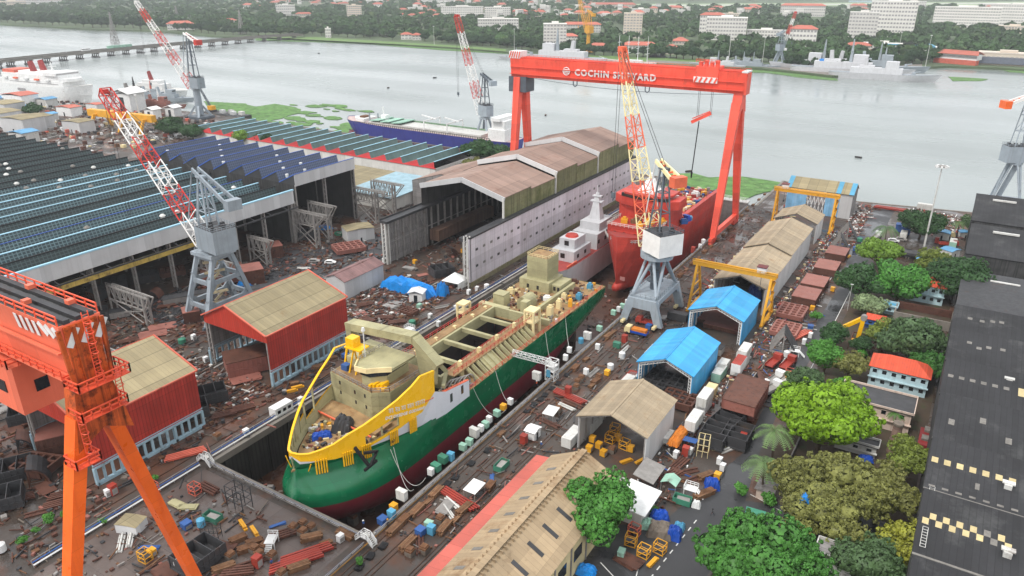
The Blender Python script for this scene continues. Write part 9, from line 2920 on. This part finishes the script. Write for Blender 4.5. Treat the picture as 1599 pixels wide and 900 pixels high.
# individually placed trees along the far bank
rowm = [leaf_mesh(900 + i, 8.5, 6, 1500, 1.5, 34, M['far_leaf' if i % 2 else 'far_leaf2']) for i in range(5)]
protos = []
for i, (me, cc) in enumerate(rowm):
 t = thing('bank_tree', 'x', 'tree')
 o = bpy.data.objects.new('crown', me)
 COL.objects.link(o)
 o.parent = t
 o.location = (0, 0, 7)
 MB().tube((0, 0, 0), (0, 0, 7), .6, .3, 6).build('trunk', M['bark'], t)
 protos.append(Proto(t))
FARP = [at(u, v, -.5) for u, v in FAR]
def shore_v(u):
 return np.interp(u, [f[0] for f in FAR], [f[1] for f in FAR])
rg = random.Random(12)
k = 0
u = -60.0
while u < 1640:
 u += rg.uniform(9, 15)
 for row in range(2):
  v = shore_v(u) - (2.0 if u < 480 else 5.5) - row * 4.2 - rg.uniform(0, 2)
  if u > 1480 and row == 0:
   continue
  if 560 < u < 700 and row == 0 and rg.random() < .5:
   continue
  p = at(u + row * 4, v, -.5)
  if any((p.x - b[0]) ** 2 + (p.y - b[1]) ** 2 < (b[2] * .8) ** 2 for b in BL):
   continue
  if 910 < u < 1230 and row == 0:
   continue
  i = k % 5
  k += 1
  protos[i].put((p.x, p.y, -.5), rg.uniform(0, 6), ['round dark tree standing on the far bank', 'spreading green tree standing on the far bank', 'bushy dark tree standing on the far bank', 'uneven green tree standing on the far bank', 'clumped dark tree standing on the far bank'][i], 'far bank trees kind %s' % ['one', 'two', 'three', 'four', 'five'][i], rg.uniform(.75, 1.25) * (1.25 if u < 350 else 1))
# the mass of far woodland, one object
def wood():
 rg = np.random.default_rng(44)
 n = 15000
 ang = rg.uniform(R(-68), R(20), n)
 r = 880 * np.exp(rg.uniform(0, 1, n) ** .85 * math.log(8500 / 880))
 x, y = r * np.sin(ang), r * np.cos(ang)
 # beyond the bank only
 d = np.stack([x, y, np.full(n, -CAM_H)], 1)
 f, rt, up = np.array(FW), np.array(RT), np.array(UP)
 dep = d @ f
 us, vs = 799.5 + FPX * (d @ rt) / dep, 450 - FPX * (d @ up) / dep
 sv = np.interp(us, [q[0] for q in FAR], [q[1] for q in FAR])
 ok = vs < sv - 9
 ok &= ~((us > 985) & (vs > 2) & (vs < 13) & (us < 1660))
 lawn = (us > 800) & (us < 1480) & (vs > sv - 16)
 ok &= ~lawn
 # open ground and roads: thin the wood by a slow pattern
 pat = np.sin(x * .006 + 1) * np.cos(y * .005) + .5 * np.sin(x * .013 + y * .009)
 ok &= (pat > -.55) | (rg.random(n) < .3) | (us < 430)
 B = np.array(BL)
 keep = np.ones(n, bool)
 for b in B:
  # clear the building and a little ground on the viewer's side of it
  l = math.hypot(b[0], b[1])
  ux, uy = b[0] / l, b[1] / l
  a = (x - b[0]) * ux + (y - b[1]) * uy
  c = -(x - b[0]) * uy + (y - b[1]) * ux
  keep &= ~((np.abs(c) < b[2]) & (a < b[2]) & (a > -b[2] - (22 if b[2] > 10 else 8)))
 ok &= keep
 x, y, r = x[ok], y[ok], r[ok]
 m = len(x)
 q = 46
 s = rg.uniform(6, 11.5, m)
 h = rg.uniform(5, 9.5, m)
 dd = rg.normal(size=(m, q, 3))
 dd /= np.linalg.norm(dd, axis=2)[:, :, None]
 dd[:, :, 2] = np.abs(dd[:, :, 2]) * 1.0 - .15
 lump = 1 + .22 * np.sin(dd[:, :, 0] * 4 + rg.uniform(0, 6, m)[:, None]) * np.cos(dd[:, :, 1] * 5)
 P = dd * (s[:, None] * lump * rg.uniform(.8, 1.05, (m, q)))[:, :, None] * np.array([1, 1, .62])
 P[:, :, 0] += x[:, None]
 P[:, :, 1] += y[:, None]
 P[:, :, 2] += h[:, None]
 P = P.reshape(-1, 3)
 nr = dd.reshape(-1, 3) + rg.normal(size=(m * q, 3)) * .35
 nr /= np.linalg.norm(nr, axis=1)[:, None]
 a = np.cross(nr, rg.normal(size=nr.shape))
 a /= np.linalg.norm(a, axis=1)[:, None]
 b = np.cross(nr, a)
 sz = np.repeat(s * .42, q)[:, None] * rg.uniform(.6, 1.2, (m * q, 1))
 V = np.stack([P - a * sz, P - b * sz * .8, P + a * sz, P + b * sz * .8], 1).reshape(-1, 3)
 nq = m * q
 me = bpy.data.meshes.new('woodland')
 me.vertices.add(len(V))
 me.vertices.foreach_set('co', V.ravel().astype(np.float32))
 me.loops.add(4 * nq)
 me.loops.foreach_set('vertex_index', np.arange(4 * nq, dtype=np.int32))
 me.polygons.add(nq)
 me.polygons.foreach_set('loop_start', np.arange(0, 4 * nq, 4, dtype=np.int32))
 me.materials.append(M['far_leaf'])
 me.update(calc_edges=True)
 o = bpy.data.objects.new('woodland', me)
 COL.objects.link(o)
 stuff(o, 'dense far woodland covering the opposite bank to the horizon', 'woodland')
wood()
# ------------------------------------------------------------------ air
hz = MB().box(-12000, 9000, -700, 10500, -20, 130).build('haze')
hz['kind'] = 'stuff'
m = bpy.data.materials.new('thin_haze')
m.use_nodes = True
N, Lk = m.node_tree.nodes, m.node_tree.links
N.remove(N['Principled BSDF'])
pv = N.new('ShaderNodeVolumePrincipled')
pv.inputs['Color'].default_value = (.93, .96, 1, 1)
pv.inputs['Density'].default_value = .00011
pv.inputs['Anisotropy'].default_value = .2
Lk.new(pv.outputs[0], N['Material Output'].inputs['Volume'])
hz.data.materials[0] = m
